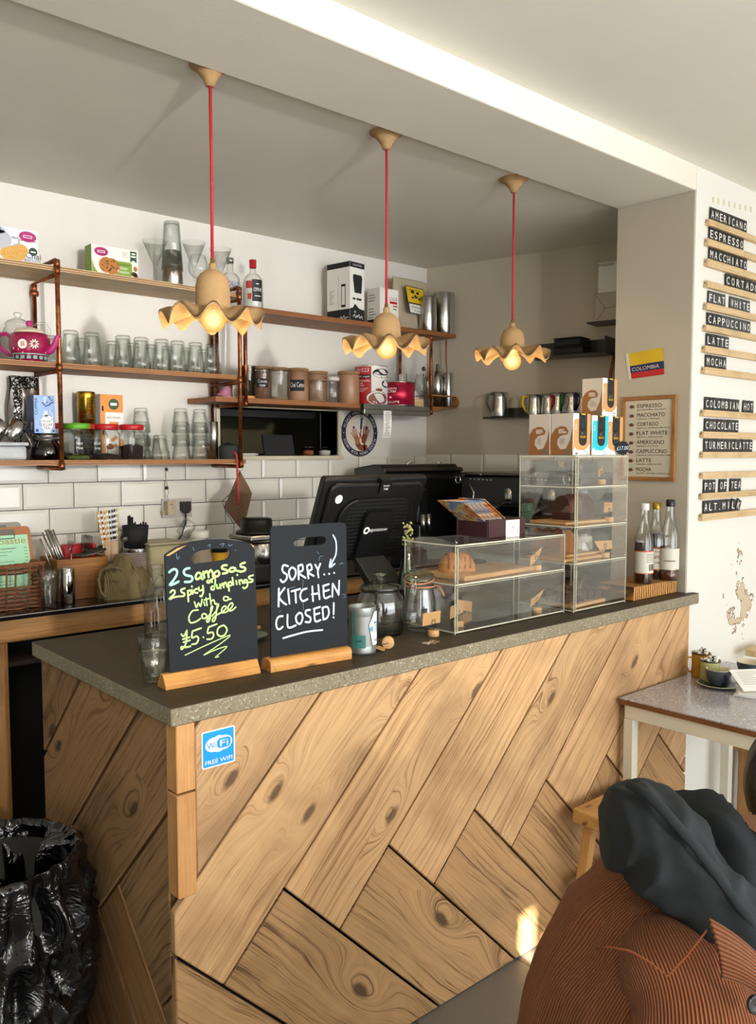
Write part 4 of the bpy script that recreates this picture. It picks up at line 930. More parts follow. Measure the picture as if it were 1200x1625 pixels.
CLAY = pm('powder_filled_jar', '#9a7357', .55, ns=20, amt=.06, coat=.6)
def fulljar(label, u, y, vtop, rr, words=None):
    p = at(u, y, z); H = zt(u, vtop, y)-z; r = thing('storage_jar', label, 'jar', p, 0, 'storage jars on the corner shelf')
    m = M(); m.lathe([(.001, 0), (rr-.004, 0), (rr, .006), (rr, H*.82), (rr*.95, H*.87), (rr*.93, H*.9)], (0, 0, 0), 30, cap0=False); m.build('jar_body', CLAY, r)
    m = M(); m.lathe([(rr*.94, H*.9), (rr*1.03, H*.93), (rr*1.03, H*.985), (rr*.97, H), (.001, H)], (0, 0, 0), 28, cap1=False); m.build('lid', JARLID, r)
    if words:
        m = M(); wrap_patch(m, rr, H*.30, H*.64, VA-46, VA+34, .0012, 14); m.cur = 1; wrap_text(m, words, rr, H*.42, .022, VA-44, VA+30, .002); m.build('paper_label', [BLACKM, WHITE], r)
fulljar('brown powder jar with wide black label lettered chai', 473, 3.22, 585, .049, 'Chai Camu')
fulljar('brown powder jar at the back, its top showing over the small swing jar', 504, 3.32, 590, .051)
p = at(503, 3.2, z)
tallglass('low glass jar in front of a taller brown jar', 503, 3.19, 602, .049, .1, SPICE)
y = 3.2; p = at(529, y, z); H = zt(529, 597, y)-z; r = thing('swing_top_jar', 'white-lidded swing-top jar between low glass jar and brown jar', 'jar', p)
m = M(); m.lathe([(.001, 0), (.028, 0), (.031, .004), (.031, H*.6), (.024, H*.74), (.024, H*.82)], (0, 0, 0), 24, cap0=False, cap1=False); m.build('jar_body', GLASS, r)
m = M(); m.lathe([(.026, H*.82), (.031, H*.86), (.03, H*.94), (.02, H), (.001, H)], (0, 0, 0), 24, cap1=False); m.build('lid', pm('white_ceramic', '#cfcac0', .3), r)
m = M(); m.tube([(.025, -.012, H*.9), (.035, -.012, H*.8), (.03, -.012, H*.62), (.034, .0, H*.75)], .0014, 6); m.build('wire_clasp', STEELD, r)
fulljar('plain brown powder jar left of the red cocoa tin', 553.5, 3.23, 590, .053)
# red cocoa tin
y = 3.235; p0, p1 = at(566, y, z), at(611, y, z); H = zt(588, 582, y)-z; rr = (p1.x-p0.x)/2*.88
r = thing('cocoa_tin', 'tall red and white cocoa tin with chocolate biscuit pictures, numbered 101523', 'tin', ((p0.x+p1.x)/2, y, z))
m = M(); m.lathe([(rr, 0), (rr, H*.985)], (0, 0, 0), 36, cap0=True, cap1=False); m.cur = 5; m.lathe([(rr*1.01, H*.98), (rr*1.015, H*.995), (rr, H), (.001, H)], (0, 0, 0), 36, cap0=False, cap1=False)
m.cur = 1; wrap_patch(m, rr, .004, H*.97, VA-80, VA-6, .0008, 14); m.cur = 2; wrap_patch(m, rr, H*.67, H*.76, VA-66, VA-8, .0014, 10)
m.cur = 0; wrap_text(m, '101523', rr, H*.83, .019, VA-66, VA-14, .0018); wrap_text(m, '100% vegan', rr, H*.695, .009, VA-62, VA-12, .0022)
for k, t_ in enumerate(('Fairtrade', 'cocoa', 'powder')): wrap_text(m, t_, rr, H*(.585-.06*k), .011, VA-64, VA-64+6.5*len(t_)*.9, .0018)
for k in range(3): wrap_patch(m, rr, H*(.41-.04*k), H*(.42-.04*k), VA-64, VA-18-6*k, .0016, 6)
wrap_patch(m, rr, H*.2, H*.26, VA-60, VA-52, .0016, 3)
def wrap_oval(m, R_c, a_c, zc, ra, rz_, lift):
    m.face([((R_c+lift)*math.cos(R(a_c+ra*math.cos(2*math.pi*k/20))), (R_c+lift)*math.sin(R(a_c+ra*math.cos(2*math.pi*k/20))), zc+rz_*math.sin(2*math.pi*k/20)) for k in range(20)])
m.cur = 2; wrap_oval(m, rr, VA+34, H*.80, 36, H*.125, .001); m.cur = 0; wrap_oval(m, rr, VA+34, H*.79, 33, H*.045, .003); m.cur = 2; wrap_oval(m, rr, VA+34, H*.83, 34, H*.08, .004)
m.cur = 2; wrap_oval(m, rr, VA+52, H*.54, 20, H*.1, .001); m.cur = 0; wrap_oval(m, rr, VA+52, H*.53, 16, H*.05, .003)
m.cur = 3; wrap_oval(m, rr, VA+16, H*.17, 42, H*.185, .0015); m.cur = 0; wrap_oval(m, rr, VA+16, H*.17, 38, H*.165, .0022); m.cur = 4; wrap_oval(m, rr, VA+19, H*.16, 35, H*.145, .003)
m.cur = 4; wrap_oval(m, rr, VA+22, H*.38, 14, H*.035, .002); m.cur = 6; wrap_patch(m, rr, 0, H*.008, 0, 359, .001, 40)
m.build('tin_body', [CARDW, pm('cocoa_tin_red', '#a81f25', .4), BLACKM, pm('choc_dark_print', '#3a1a10', .5), pm('choc_print', '#7b3a24', .5), STEEL, RED], r)
# pink chai tin
y = 3.19; p0, p1 = at(611, y, z), at(653, y, z); H = zt(632, 607, y)-z; rr = (p1.x-p0.x)/2*.9
r = thing('chai_tin', 'short shiny pink tin of chai with a black round badge', 'tin', ((p0.x+p1.x)/2, y, z))
t = NT('metallic_pink'); t.bsdf(Base_Color=lin('#c01f45'), Metallic=.55, Roughness=.3)
m = M(); m.lathe([(rr, 0), (rr, H*.96)], (0, 0, 0), 36); m.cur = 1; m.lathe([(rr*1.01, H*.955), (rr*1.02, H*.98), (rr, H), (.001, H)], (0, 0, 0), 36, cap1=False); m.lathe([(rr*1.012, 0), (rr*1.012, H*.03)], (0, 0, 0), 36)
m.cur = 2; wrap_oval(m, rr, VA-34, H*.66, 27, H*.2, .001); m.cur = 3; wrap_text(m, 'Sweet', rr, H*.68, .009, VA-56, VA-14, .002); wrap_text(m, 'Chai', rr, H*.54, .015, VA-50, VA-18, .002)
wrap_oval(m, rr, VA-37, H*.34, 4, H*.035, .001); wrap_text(m, 'CHAI LATTE', rr, H*.10, .010, VA-56, VA-6, .001)
m.build('tin_body', [t.m, STEEL, BLACKM, WHITE], r)
# glasses, shaker and bar tools at the far end
for lab, u, y, vt, kind in (('stemless wine glass behind the pink chai tin', 637, 3.32, 593, 0), ('stemmed wine glass right of the pink chai tin', 668, 3.27, 594, 1), ('stemmed wine glass nearest the copper pipe on the corner shelf', 681, 3.21, 598, 1), ('upturned glass bowl between the pink tin and wine glasses', 662, 3.2, 620, 0)):
    p = at(u, y, z); H = zt(u, vt, y)-z
    r = thing('wine_glass', lab, 'glass', p, 0, 'wine glasses on the corner shelf')
    if kind: wine(r, .033, H, H*.38)
    else: m = M(); m.lathe([(.001, 0), (.022, 0), (.036, H*.25), (.037, H*.5), (.03, H)], (0, 0, 0), 24, cap0=False, cap1=False); m.build('bowl', GLASS, r)
y = 3.175; p0, p1 = at(653, y, z), at(668, y, z); r = thing('wood_block', 'little pine block lying in front of the wine glasses', 'block', ((p0.x+p1.x)/2, y+.0, z)); m = M(); m.bbox((0, 0, 0), (p1.x-p0.x, .04, zt(660, 633, y)-z), .002, 1); m.build('block', PALE, r)
# bent plywood rack
pe = at(733, 3.17, z)
r = thing('plywood_rack', 'bent plywood rack with a rounded end, holding bar tools on the corner shelf', 'rack', (at(700, 3.2, z).x, 3.24, z))
xa = at(686, 3.17, z).x-r.location.x; xb = at(731, 3.17, z).x-r.location.x; hh = zt(722, 628, 3.17)-z; rr = hh/2
m = M(); pts = [(xa, hh-.004), (xb-rr, hh-.004)]+[(xb-rr+(rr-.004)*math.sin(R(a)), rr+(rr-.004)*math.cos(R(a))) for a in range(15, 180, 15)]+[(xb-rr, .004), (xa, .004)]
P = pts; n_ = len(P); outer = []
for i, q in enumerate(P): outer.append(q)
m2 = M()
for i in range(n_-1):
    a, b = Vector((P[i][0], 0, P[i][1])), Vector((P[i+1][0], 0, P[i+1][1])); d = (b-a).normalized(); nn = Vector((-d.z, 0, d.x))
    m.obox((a+b)/2+Vector((0, -.0, 0)), d, Y_, nn, ((b-a).length+.002, .12, .007), d)
m.build('bent_strip', PLY, r)
r, h = steelcan('bar_tool_cup', 'steel cup holding a wooden spoon handle beside the plywood rack', 'cup', 711, 3.22, z+.0085, 592, .026)
m = M(); b_ = Vector((0, 0, .03)); m.tube([b_+Vector((-.004, .0, 0)), b_+Vector((-.006, .003, h*.9)), b_+Vector((-.012, .004, h*1.1)), b_+Vector((-.013, .004, h*1.75))], [.006, .006, .009, .0095], 8, flat=.5); 
o_ = thing('wooden_spoon', 'wooden handle standing in the steel cup at the shelf end', 'spoon', (r.location.x, r.location.y, r.location.z+.006)); m.build('spoon_body', wood('dark_spoon_wood', '#9b6f44', '#5b3a1e', .6, 3, False), o_)
r, h = steelcan('bar_tool_cup', 'steel cup with a ladle in it at the rounded rack end', 'cup', 727, 3.24, z+.0085, 608, .024)
o_ = thing('ladle', 'steel ladle leaning bowl-up in the end cup', 'ladle', (r.location.x, r.location.y, r.location.z+.006))
m = M(); m.tube([(0, 0, .0), (.004, 0, h*.9), (-.004, -.004, h*1.15)], .003, 6); m.lathe([(.001, -.02), (.014, -.017), (.024, -.006), (.027, .002), (.025, .002), (.001, -.016)], (-.006, -.014, h*1.28), 22, cap0=False, cap1=False, axis=(.25, -.8, .6)); m.build('ladle_body', STEEL, o_)
y = 3.26; p = at(694, y, z+.0085); H = zt(694, 578, y)-z-.0085
r = thing('bar_shaker', 'round-shouldered steel bar shaker behind the copper pipe', 'shaker', p)
m = M(); m.lathe([(.001, 0), (.026, 0), (.036, H*.5), (.034, H*.68), (.02, H*.82), (.012, H*.86), (.012, H*.97), (.008, H), (.001, H)], (0, 0, 0), 28, cap0=False, cap1=False); m.build('shaker_body', STEEL, r)
y = 3.2; p = at(672, y, z); H = zt(671, 580, y)-z; r = thing('spoon', 'long bar spoon standing among the wine glasses', 'spoon', p)
m = M(); m.tube([(.004, 0, 0.001), (0, 0, H*.8)], .0018, 6); m.lathe([(.001, -.004), (.008, -.001), (.011, .003)], (0, -.002, H*.92), 14, cap0=False, cap1=False, axis=(0, -1, .15)); m.lathe([(.001, -.006), (.010, -.003), (.012, .002)], (0, 0, H*.92), 14, cap0=False, cap1=False, axis=(0, -1, .15)); m.build('spoon_body', STEELD, r)
# ticket rail and receipt under the shelf
p0, p1 = at(575, YS-.016, ZLR), at(680, YS-.016, ZLR)
r = thing('ticket_rail', 'aluminium order ticket rail fixed to the corner shelf edge', 'rail', ((p0.x+p1.x)/2, YS-.014, ZLR-.02)); W_ = (p1.x-p0.x)
ALU = steel('aluminium', '#b9b8b2', .35, (30, 1, 1))
m = M(); m.bbox((0, -.004, -.006), (W_, .018, .026), .003, 2); m.bbox((0, -.012, -.030), (W_, .010, .024), .003, 2); m.build('rail_body', ALU, r)
m = M(); m.bbox((-W_/2-.002, -.006, -.012), (.006, .022, .034), .002, 1); m.build('end_cap', BLACK, r); m = M(); m.bbox((W_/2+.002, -.006, -.012), (.006, .022, .034), .002, 1); m.build('end_cap', BLACK, r)
yq = YS-.033; q0 = at(615, yq, 1.79); q1 = at(623, yq, 1.79)
r = thing('order_receipt', 'curling white order receipt hanging from the ticket rail', 'receipt', (q0.x, yq, 1.79)); 
w_ = .054; za = ZLR-.03-1.79; zb2 = zt(614, 694, yq)-1.79
def rc(i, j): return Vector(((i-.5)*w_-.014*j*j, -.012*math.sin(j*2.6)*j, za+(zb2-za)*j))
m = M(); m.grid(rc, 5, 14); m.cur = 1
for k in range(15):
    j = .07+k*.062; c0 = rc(.5, j); wd = rnd(.3, .8)*w_/2
    if k == 14: wd = w_*.47
    m.face([c0+Vector((-wd, -.0012, -.0012)), c0+Vector((wd*(.3 if 4 < k < 12 and k % 3 else 1), -.0012, -.0012)), c0+Vector((wd*(.3 if 4 < k < 12 and k % 3 else 1), -.0012, .0012)), c0+Vector((-wd, -.0012, .0012))])
m.build('paper', [WHITE, pm('receipt_grey_print', '#6d6d70', .7)], r)
# wash your hands sign
c0 = ony(571, 687, YB-.004); rx = (ony(600, 688, YB).x-ony(543, 688, YB).x)/2; 
r = thing('hand_wash_sign', 'round navy and white please wash your hands sign below the corner shelf', 'sign', (c0.x, YB-.0015, c0.z)); RS = rx
m = M(); m.prism([(RS*math.cos(2*math.pi*k/48), RS*math.sin(2*math.pi*k/48)) for k in range(48)], (0, 0, 0), X_, Z_, -Y_*.003)
m.cur = 1; oval(m, (0, -.003, 0), X_, Z_, RS*.77, RS*.77, .0006, 40)
def arc_text(m, s_, rad, a_mid, h, sp, out=True, y_=-.0042):
    n_ = len(s_)
    for k, ch in enumerate(s_):
        a = R(a_mid+((n_-1)/2-k)*sp*(1 if out else 1)); rd = Vector((math.cos(a), 0, math.sin(a))); tg = Vector((math.sin(a), 0, -math.cos(a)))
        if ch != ' ': m.text(ch, rd*rad+Vector((0, y_, 0)), tg, rd, h, None, 'C', .0002)
arc_text(m, 'PLEASE WASH YOUR HANDS', RS*.81, 90, RS*.13, 6.8); arc_text(m, 'PLEASE WASH YOUR HANDS', RS*.81, -90, RS*.13, 6.8)
oval(m, (RS*.885, -.003, -.0), X_, Z_, .003, .003, .0008, 8); oval(m, (-RS*.885, -.003, 0), X_, Z_, .003, .003, .0008, 8)
def hand2d(m, c, ang, s_, flip, y_=-.0042):
    ca_, sa_ = math.cos(R(ang)), math.sin(R(ang))
    def tr(a, b): a *= flip*s_; b *= s_; return Vector((c[0]+a*ca_-b*sa_, y_, c[1]+a*sa_+b*ca_))
    m.face([tr(a, b) for a, b in ((-.26, -.6), (.2, -.7), (.32, -.1), (.3, .22), (-.28, .22), (-.32, -.1))][::int(flip)])
    for x0, x1, y1, wd in ((-.22, -.3, .85, .12), (-.06, -.06, 1.0, .12), (.1, .16, .95, .12), (.25, .38, .75, .11)): m.stroke([tr(x0, .15), tr(x1, y1)], s_*wd*1.1, -Y_)
    m.stroke([tr(-.26, -.3), tr(-.5, .0), tr(-.55, .35)], s_*.13, -Y_)
m.cur = 2; hand2d(m, (-RS*.2, -RS*.22), 24, RS*.42, -1); m.cur = 3; hand2d(m, (RS*.26, -RS*.16), -14, RS*.46, 1, -.0046)
m.stroke([(-RS*.14, -.004, -RS*.45), (RS*.05, -.004, -RS*.62), (RS*.3, -.004, -RS*.6)], RS*.25, -Y_)
m.cur = 4; poly3(m, [(-.006, RS*.16), (.008, RS*.16), (.014, RS*.6), (.006, RS*.66), (-.002, RS*.6)], (RS*.05, -.0036, 0), X_, Z_); m.cur = 0; m.stroke([(RS*.02, -.0045, RS*.72), (RS*.12, -.0045, RS*.69), (RS*.14, -.0045, RS*.6)], .004, -Y_)
oval(m, (-RS*.34, -.0036, RS*.22), X_, Z_, .007, .008, .0006, 10); oval(m, (RS*.36, -.0036, RS*.2), X_, Z_, .010, .010, .0006, 10); m.stroke([(RS*.05, -.0045, RS*.15), (RS*.02, -.0045, -RS*.1)], .005, -Y_)
m.build('disc', [NAVY_ if False else pm('sign_navy', '#191f38', .5), pm('sign_cream', '#d9d2c6', .6), pm('skin_print', '#b3704a', .6), pm('skin_print_dark', '#8f4a2a', .6), pm('sign_grey_blue', '#39505c', .6)], r)
# serving hatch goods
z = HZ0
pl = ony(443, 724, YB+.03)
r = thing('laptop_tablet', 'black tablet screen standing in the serving hatch', 'tablet', (pl.x, YB+.035, z)); W_ = wpx(424, 471, YB+.03, z); H = zt(440, 690, YB+.04)-z
m = M(); m.obox((0, .0, H/2), (1, 0, 0), Vector((0, .97, -.24)).normalized(), Vector((-.0, .24, .97)).normalized(), (W_, .01, H*1.02)); m.build('screen', BLACKM, r, bevel=.003)
m = M(); m.cbox((0, .05, .006), (W_*.8, .09, .01)); m.build('stand', BLACK, r)
for u, lab, fm in ((489, 'clear deli tub of orange relish in the serving hatch', pm('relish', '#9a5a2a', .6, ns=80, amt=.5)), (515, 'clear deli tub of white dip in the serving hatch', pm('white_dip', '#d8d5cc', .6))):
    p = at(u, YB+.05, z); q = thing('deli_tub', lab, 'tub', p, 0, 'deli tubs in the serving hatch'); Hh = .042
    m = M(); m.lathe([(.001, 0), (.03, 0), (.036, Hh), (.038, Hh), (.035, Hh+.003)], (0, 0, 0), 24, cap0=False, cap1=False); m.build('tub_body', GLASS, q)
    m = M(); m.lathe([(.001, .002), (.028, .002), (.033, Hh*.6), (.001, Hh*.7)], (0, 0, 0), 20, cap0=False, cap1=False); m.build('contents', fm, q)
p = at(362, YB+.06, z); r = thing('dark_cloth', 'dark crumpled cloth lying at the left of the serving hatch', 'cloth', p)
def cl_(i, j): a = 2*math.pi*i; rr_ = (1-j)*.10*(1+.2*math.sin(5*a)); return Vector((rr_*math.cos(a), rr_*.35*math.sin(a), .055*math.sin(j*1.57)*(1+.2*math.sin(3*a+j*4))))
m = M(); m.grid(cl_, 24, 8, closed=True); m.build('folds', pm('dark_fabric', '#14151b', .9), r)
p = at(388, YB+.05, z); r = thing('paper_pile', 'little pile of white papers in the serving hatch', 'papers', p)
m = M()
for k in range(4): m.obox((rnd(-.008, .008), rnd(-.005, .005), .002+.003*k), Vector((1, rnd(-.2, .2), 0)).normalized(), Y_, Z_, (.11, .06, .002))
m.build('sheets', WHITE, r)
m = M(); m.box(HX0+.02, YB+.12, HZ1-.035, HX1-.05, YB+.24, HZ1-.003); r = thing('extractor_hood', 'dark appliance edge seen through the top of the serving hatch', 'appliance', ((HX0+HX1)/2, YB+.18, HZ1-.035)); m.build('housing', BLACK, r, True)

# ------------------------------------------------------------------ pendant lamps
PULP = pm('paper_pulp', '#a5845a', .9, ns=60, amt=.13, bump=.45, bs=90)
RCORD = pm('red_fabric_cord', '#b01c22', .7, ns=300, amt=.25)
def bulbglow():
    t = NT('bulb_warm_glow'); g_ = t.n('ShaderNodeTexGradient'); e = t.n('ShaderNodeEmission')
    lw = t.n('ShaderNodeLayerWeight'); lw.inputs[0].default_value = .5
    c = t.ramp(lw.outputs['Facing'], [(.0, (1, .8, .42)), (.3, (1, .52, .14)), (.85, (.6, .26, .06))])
    e.inputs[1].default_value = 1.15; t.l(c, e.inputs[0]); t.l(e.outputs[0], t.out.inputs[0]); return t.m
GLOW = emit('lamp_filament_glow', '#ffc069', 22)
BULBG = glass('amber_bulb_glass', '#ffe2ae', .35, 1, .03, '#f0b860')
def pendant(label, u, vcap, vcap2, vbell, vrim, vbulb, seed):
    pc = onz(u, vcap, ZC); x, y = pc.x, pc.y
    def zz(v, uu=u): return zt(uu, v, y)
    r = thing('pendant_lamp', label, 'lamp', (x, y, ZC), 0, 'paper pulp pendant lamps')
    zc = zz(vcap2)-ZC; zb = zz(vbell)-ZC; zr = zz(vrim)-ZC; zu = zz(vbulb)-ZC
    m = M(); m.lathe([(.055, 0), (.055, -.004), (.04, -.012), (.018, zc*.7), (.012, zc), (.001, zc)], (0, 0, 0), 28, cap0=False, cap1=False); m.build('ceiling_rose', PULP, r)
    m = M(); m.tube([(0, 0, zc+.005), (.001, 0, zb*.5), (0, 0, zb+.0)], .0042, 10); m.build('cord', RCORD, r)
    m = M(); m.lathe([(.001, zb+.010), (.006, zb+.010), (.006, zb), (.009, zb-.003), (.009, zb-.02)], (0, 0, 0), 18, cap0=False); m.build('cord_grip', [pm('brass_grip', '#a9843f', .35, .8)], r)
    hb = zb-.02-zr                         # bell from zb-.02 to zr
    RB, RR = .047, .134
    random.seed(seed); ph = rnd(0, 6)
    prof = [(.010, zb-.004), (.011, zb-.018), (.022, zb-.0235), (.034, zb-.032), (.042, zb-.045), (.0455, zb-.062), (RB, zr+.016), (RB+.004, zr+.006), (RB+.013, zr), (RB+.034, zr), (RR-.02, zr), (RR, zr)]
    SEG = 126; v = []; f = []
    def pt(k, r_, z_, i, off=0):
        a = 2*math.pi*k/SEG
        fl = max(0, (r_-RB-.006)/(RR-RB-.006)); wv = math.sin(9*a+ph)
        zz_ = z_+fl**.7*(.0205*wv-.002+.004*math.sin(3*a+ph*2))-.016*fl**4; rr_ = r_*(1+.05*fl*math.sin(9*a+ph+.9)+.03*fl*math.sin(2*a+ph))
        return Vector((rr_*math.cos(a), rr_*math.sin(a), zz_+off))
    m = M(); n_ = len(prof)
    outer = [pt(k, *prof[i], i) for i in range(n_) for k in range(SEG)]
    inner = [pt(k, max(prof[i][0]-.005, .004) if i < 8 else prof[i][0]-.001, prof[i][1]-(0 if i < 7 else .007), i) for i in range(n_) for k in range(SEG)]
    V = outer+inner; O = n_*SEG
    for i in range(n_-1):
        for k in range(SEG):
            a, b, c_, d_ = i*SEG+k, i*SEG+(k+1) % SEG, (i+1)*SEG+(k+1) % SEG, (i+1)*SEG+k
            f.append((d_, c_, b, a)); f.append((O+a, O+b, O+c_, O+d_))
    for k in range(SEG): a, b = (n_-1)*SEG+k, (n_-1)*SEG+(k+1) % SEG; f.append((a, b, O+b, O+a))
    m.add(V, f, Z_, True); m.build('lamp_shade', PULP, r)
    m = M(); m.lathe([(.018, zr+.05), (.02, zr+.02), (.017, zr+.005)], (0, 0, 0), 18); m.build('socket', BLACK, r)
    rb = .034; zc2 = zu+rb
    prof2 = [(.001, zu)]+[(rb*math.sin(R(a)), zc2-rb*math.cos(R(a))) for a in range(15, 141, 15)]+[(.02, zc2+.045), (.016, zr+.012)]
    m = M(); m.lathe(prof2, (0, 0, 0), 28, cap0=False, cap1=False); b_ = m.build('bulb', bulbglow(), r)
    m = M(); m.lathe([(.001, zc2-.022), (.014, zc2-.016), (.02, zc2), (.014, zc2+.018), (.004, zc2+.03), (.001, zc2+.03)], (0, 0, 0), 16, cap0=False, cap1=False); m.build('glowing_filament', GLOW, b_)
    l = bpy.data.lights.new('pendant_bulb_light', 'POINT'); l.energy = 2.6; l.color = (1, .72, .38); l.shadow_soft_size = .025
    o = bpy.data.objects.new('pendant_bulb_light', l); COL.objects.link(o); o.location = (x, y, ZC+zc2-.035); return r
pendant('leftmost and nearest of the three paper-pulp pendant lamps', 333, 103, 137, 416, 494, 527, 3)
pendant('middle one of the three paper-pulp pendant lamps', 613.5, 210, 237, 487, 540, 570, 11)
pendant('farthest paper-pulp pendant lamp, at the right by the wall stub', 816, 284, 306, 512, 556, 588, 5)
random.seed(21)
# ------------------------------------------------------------------ back bench
BZ, BY = 1.062, 2.90
bn = thing('back_bench', 'steel-topped timber bench along the back wall under the tiles', 'bench', (1.5, 3.1, 0))
BENT = pm('bench_steel_top', '#4b4845', .13, .9)
m = M(); m.box(-.5, BY, BZ-.016, 3.38, YB-.008, BZ); m.cur = 1; m.box(-.5, BY-.0015, BZ-.0035, 3.38, BY, BZ-.0005); m.build('steel_top', [BENT, ALU], bn, True)
m = M(); m.box(-.5, BY+.02, BZ-.095, 3.2, BY+.055, BZ-.017); m.build('front_rail', PINE2, bn, True, bevel=.003)
xl = at(-4, BY+.02, .8).x; xr_ = at(14, BY+.02, .8).x
for xa in (xr_-.09, 2.1):
    m = M(); m.box(xa, BY+.015, 0, xa+.09, BY+.085, BZ-.095); m.build('leg', PINE2, bn, True, bevel=.003)
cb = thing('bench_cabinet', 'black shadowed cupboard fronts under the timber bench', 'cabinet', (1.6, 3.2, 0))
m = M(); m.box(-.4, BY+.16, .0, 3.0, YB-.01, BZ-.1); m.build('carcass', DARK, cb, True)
p = at(419, 2.99, .8)
r = thing('white_tub', 'white plastic tub on the shelf below the bench, seen between the chalkboards', 'tub', (p.x, 2.99, .90))
m = M(); m.bbox((0, 0, 0), (.2, .1, .075), .012, 2); m.bbox((0, 0, .07), (.21, .11, .012), .004, 1); m.build('tub_body', pm('white_plastic', '#cfccc4', .4), r)
m = M(); m.box(-.4, BY+.03, .882, 2.4, BY+.16, .897); r = thing('bench_shelf', 'narrow dark shelf board under the bench', 'shelf', (1, 3, .88)); m.build('board', pm('dark_board', '#2c2219', .8), r, True)
def bz(u, y): return at(u, y, BZ+.0005)
def bh(u, v, y): return zt(u, v, y)-BZ
# wicker basket with menus
pa, pb = onz(0, 949, BZ), onz(62, 938, BZ)
WICK = pm('wicker', '#7a4a2a', .7, ns=80, amt=.45, bump=.4); WICKD = pm('wicker_dark', '#4c2b18', .75, ns=80, amt=.35)
yb0 = 2.99; xR = bz(62, yb0).x; xL = xR-.26; D_ = .2; HBk = bh(60, 893, yb0)
r = thing('wicker_basket', 'brown wicker basket of menus on the bench, cut by the left frame edge', 'basket', ((xL+xR)/2, yb0+D_/2, BZ+.0005), R(3)); hx = (xR-xL)/2; hy = D_/2
m = M()
def bpath(z, off, ph):
    pts = []; n = 72
    for k in range(n):
        t_ = k/n*4; s_ = int(t_); q = t_-s_; c_ = [(-hx, -hy), (hx, -hy), (hx, hy), (-hx, hy)]; a, b = c_[s_], c_[(s_+1) % 4]
        x, y = a[0]+(b[0]-a[0])*q, a[1]+(b[1]-a[1])*q; fl = 1+.10*(z/HBk); wob = off*math.sin(k*math.pi/2+ph)
        nx, ny = [(0, -1), (1, 0), (0, 1), (-1, 0)][s_]
        pts.append((x*fl+nx*wob, y*fl+ny*wob, z+.0012*math.sin(k*.9+ph)))
    return pts
k = 0; zz = .004
while zz < HBk*.96:
    hole = HBk*.5 < zz < HBk*.78
    pts = bpath(zz, .0035, (k % 2)*math.pi+k*.2)
    if not hole: m.cur = k % 2; m.tube(pts, .0036, 6, closed=True)
    else:
        m.cur = k % 2; m.tube(pts[16:72]+pts[0:3], .0036, 6)
    zz += .0072; k += 1
m.cur = 0
for q in range(3): m.tube([(x, y, z+.004*math.sin(i*1.3+q*2.1)) for i, (x, y, z) in enumerate(bpath(HBk*.97, .006, q*2.1))], .0042, 6, closed=True)
for q in range(28):
    p_ = bpath(0, 0, 0)[int(q*72/28)]; m.tube([(p_[0], p_[1], 0), (p_[0]*1.1, p_[1]*1.1, HBk)], .0036, 5)
m.build('weave', [WICK, WICKD], r)
m = M(); m.bbox((0, 0, .002), (2*hx*.98, 2*hy*.98, .005), .002, 1); m.build('base', WICKD, r)
# clipboard with mint menu leaning back in the basket
def clipboard(lab, y, ux0, ux1, vtop, tilt, boardm, paper, z0):
    p0, p1 = at(ux0, y, z0+.1), at(ux1, y, z0+.1); W_ = p1.x-p0.x; 
    r = thing('menu_clipboard', lab, 'clipboard', ((p0.x+p1.x)/2, y, z0), R(2)); H = (zt(30, vtop, y+.03)-z0)/math.cos(tilt)
    w_ = Vector((0, math.sin(tilt), math.cos(tilt))); nn = Vector((0, -math.cos(tilt), math.sin(tilt)))
    m = M(); m.prism([(a, c+H/2) for a, c in rrect(W_/2, H/2, .016)], (0, 0, 0), X_, w_, -nn*.004); m.build('board', boardm, r)
    o = nn*.001
    if paper:
        m = M(); quad(m, o+w_*(H*.45)-X_*.0, X_, w_, W_/2-.013, H*.44, .0008); m.cur = 1
        m.text('Toastie', o+w_*H*.775+X_*(W_/2-.022)+nn*.001, X_, w_, .022, .12, 'R', .0004); m.cur = 2
        for k in range(16): lines(m, o+w_*(H*(.715-.042*k))+nn*.001-X_*(W_/2-.02), X_, w_, W_*.78, 1, .01, .0013 if k % 3 else .0022, .0004); quad(m, o+w_*(H*(.715-.042*k))+nn*.001+X_*(W_/2-.026), X_, w_, .006, .0008, .0004)
        m.build('menu_sheet', [paper, pm('mustard_lettering', '#a8862e', .6), INK], r)
    m = M(); m.obox(o+w_*H*.93+nn*.004, X_, w_, nn, (W_*.55, .018, .006)); m.tube([o+w_*H*.9-X_*W_*.27+nn*.006, o+w_*H*.845-X_*W_*.27+nn*.004, o+w_*H*.845+X_*W_*.27+nn*.004, o+w_*H*.9+X_*W_*.27+nn*.006], .0016, 6); m.build('metal_clip', STEELD, r)
    return r
MINT = pm('mint_paper', '#a6d9b5', .7)
clipboard('copper-brown clipboard with mint green menu standing in the wicker basket', 3.05, -62, 62, 837, .26, pm('clipboard_brown', '#a0653a', .5, ns=30, amt=.1), MINT, BZ+.012)
clipboard('grey clipboard standing behind the mint green menu', 3.115, -70, 46, 829, .22, pm('clipboard_grey', '#8f8c85', .5), None, BZ+.012)
# tumbler and steel cup on the bench
y = 2.955; p = bz(79, y); r = thing('tumbler', 'empty clear ribbed tumbler on the bench in front of the wicker basket', 'glass', p); tumbler(r, .0275, .039, bh(79, 904, y))
y = 3.0; p = bz(108, y); q, h = steelcan('steel_cup', 'tall mirror-bright steel cup between tumbler and wooden cutlery box', 'cup', 108, 3.0, BZ+.0005, 901, .025, steel('mirror_steel', '#d6d5d2', .1, (1, 1, 1)))
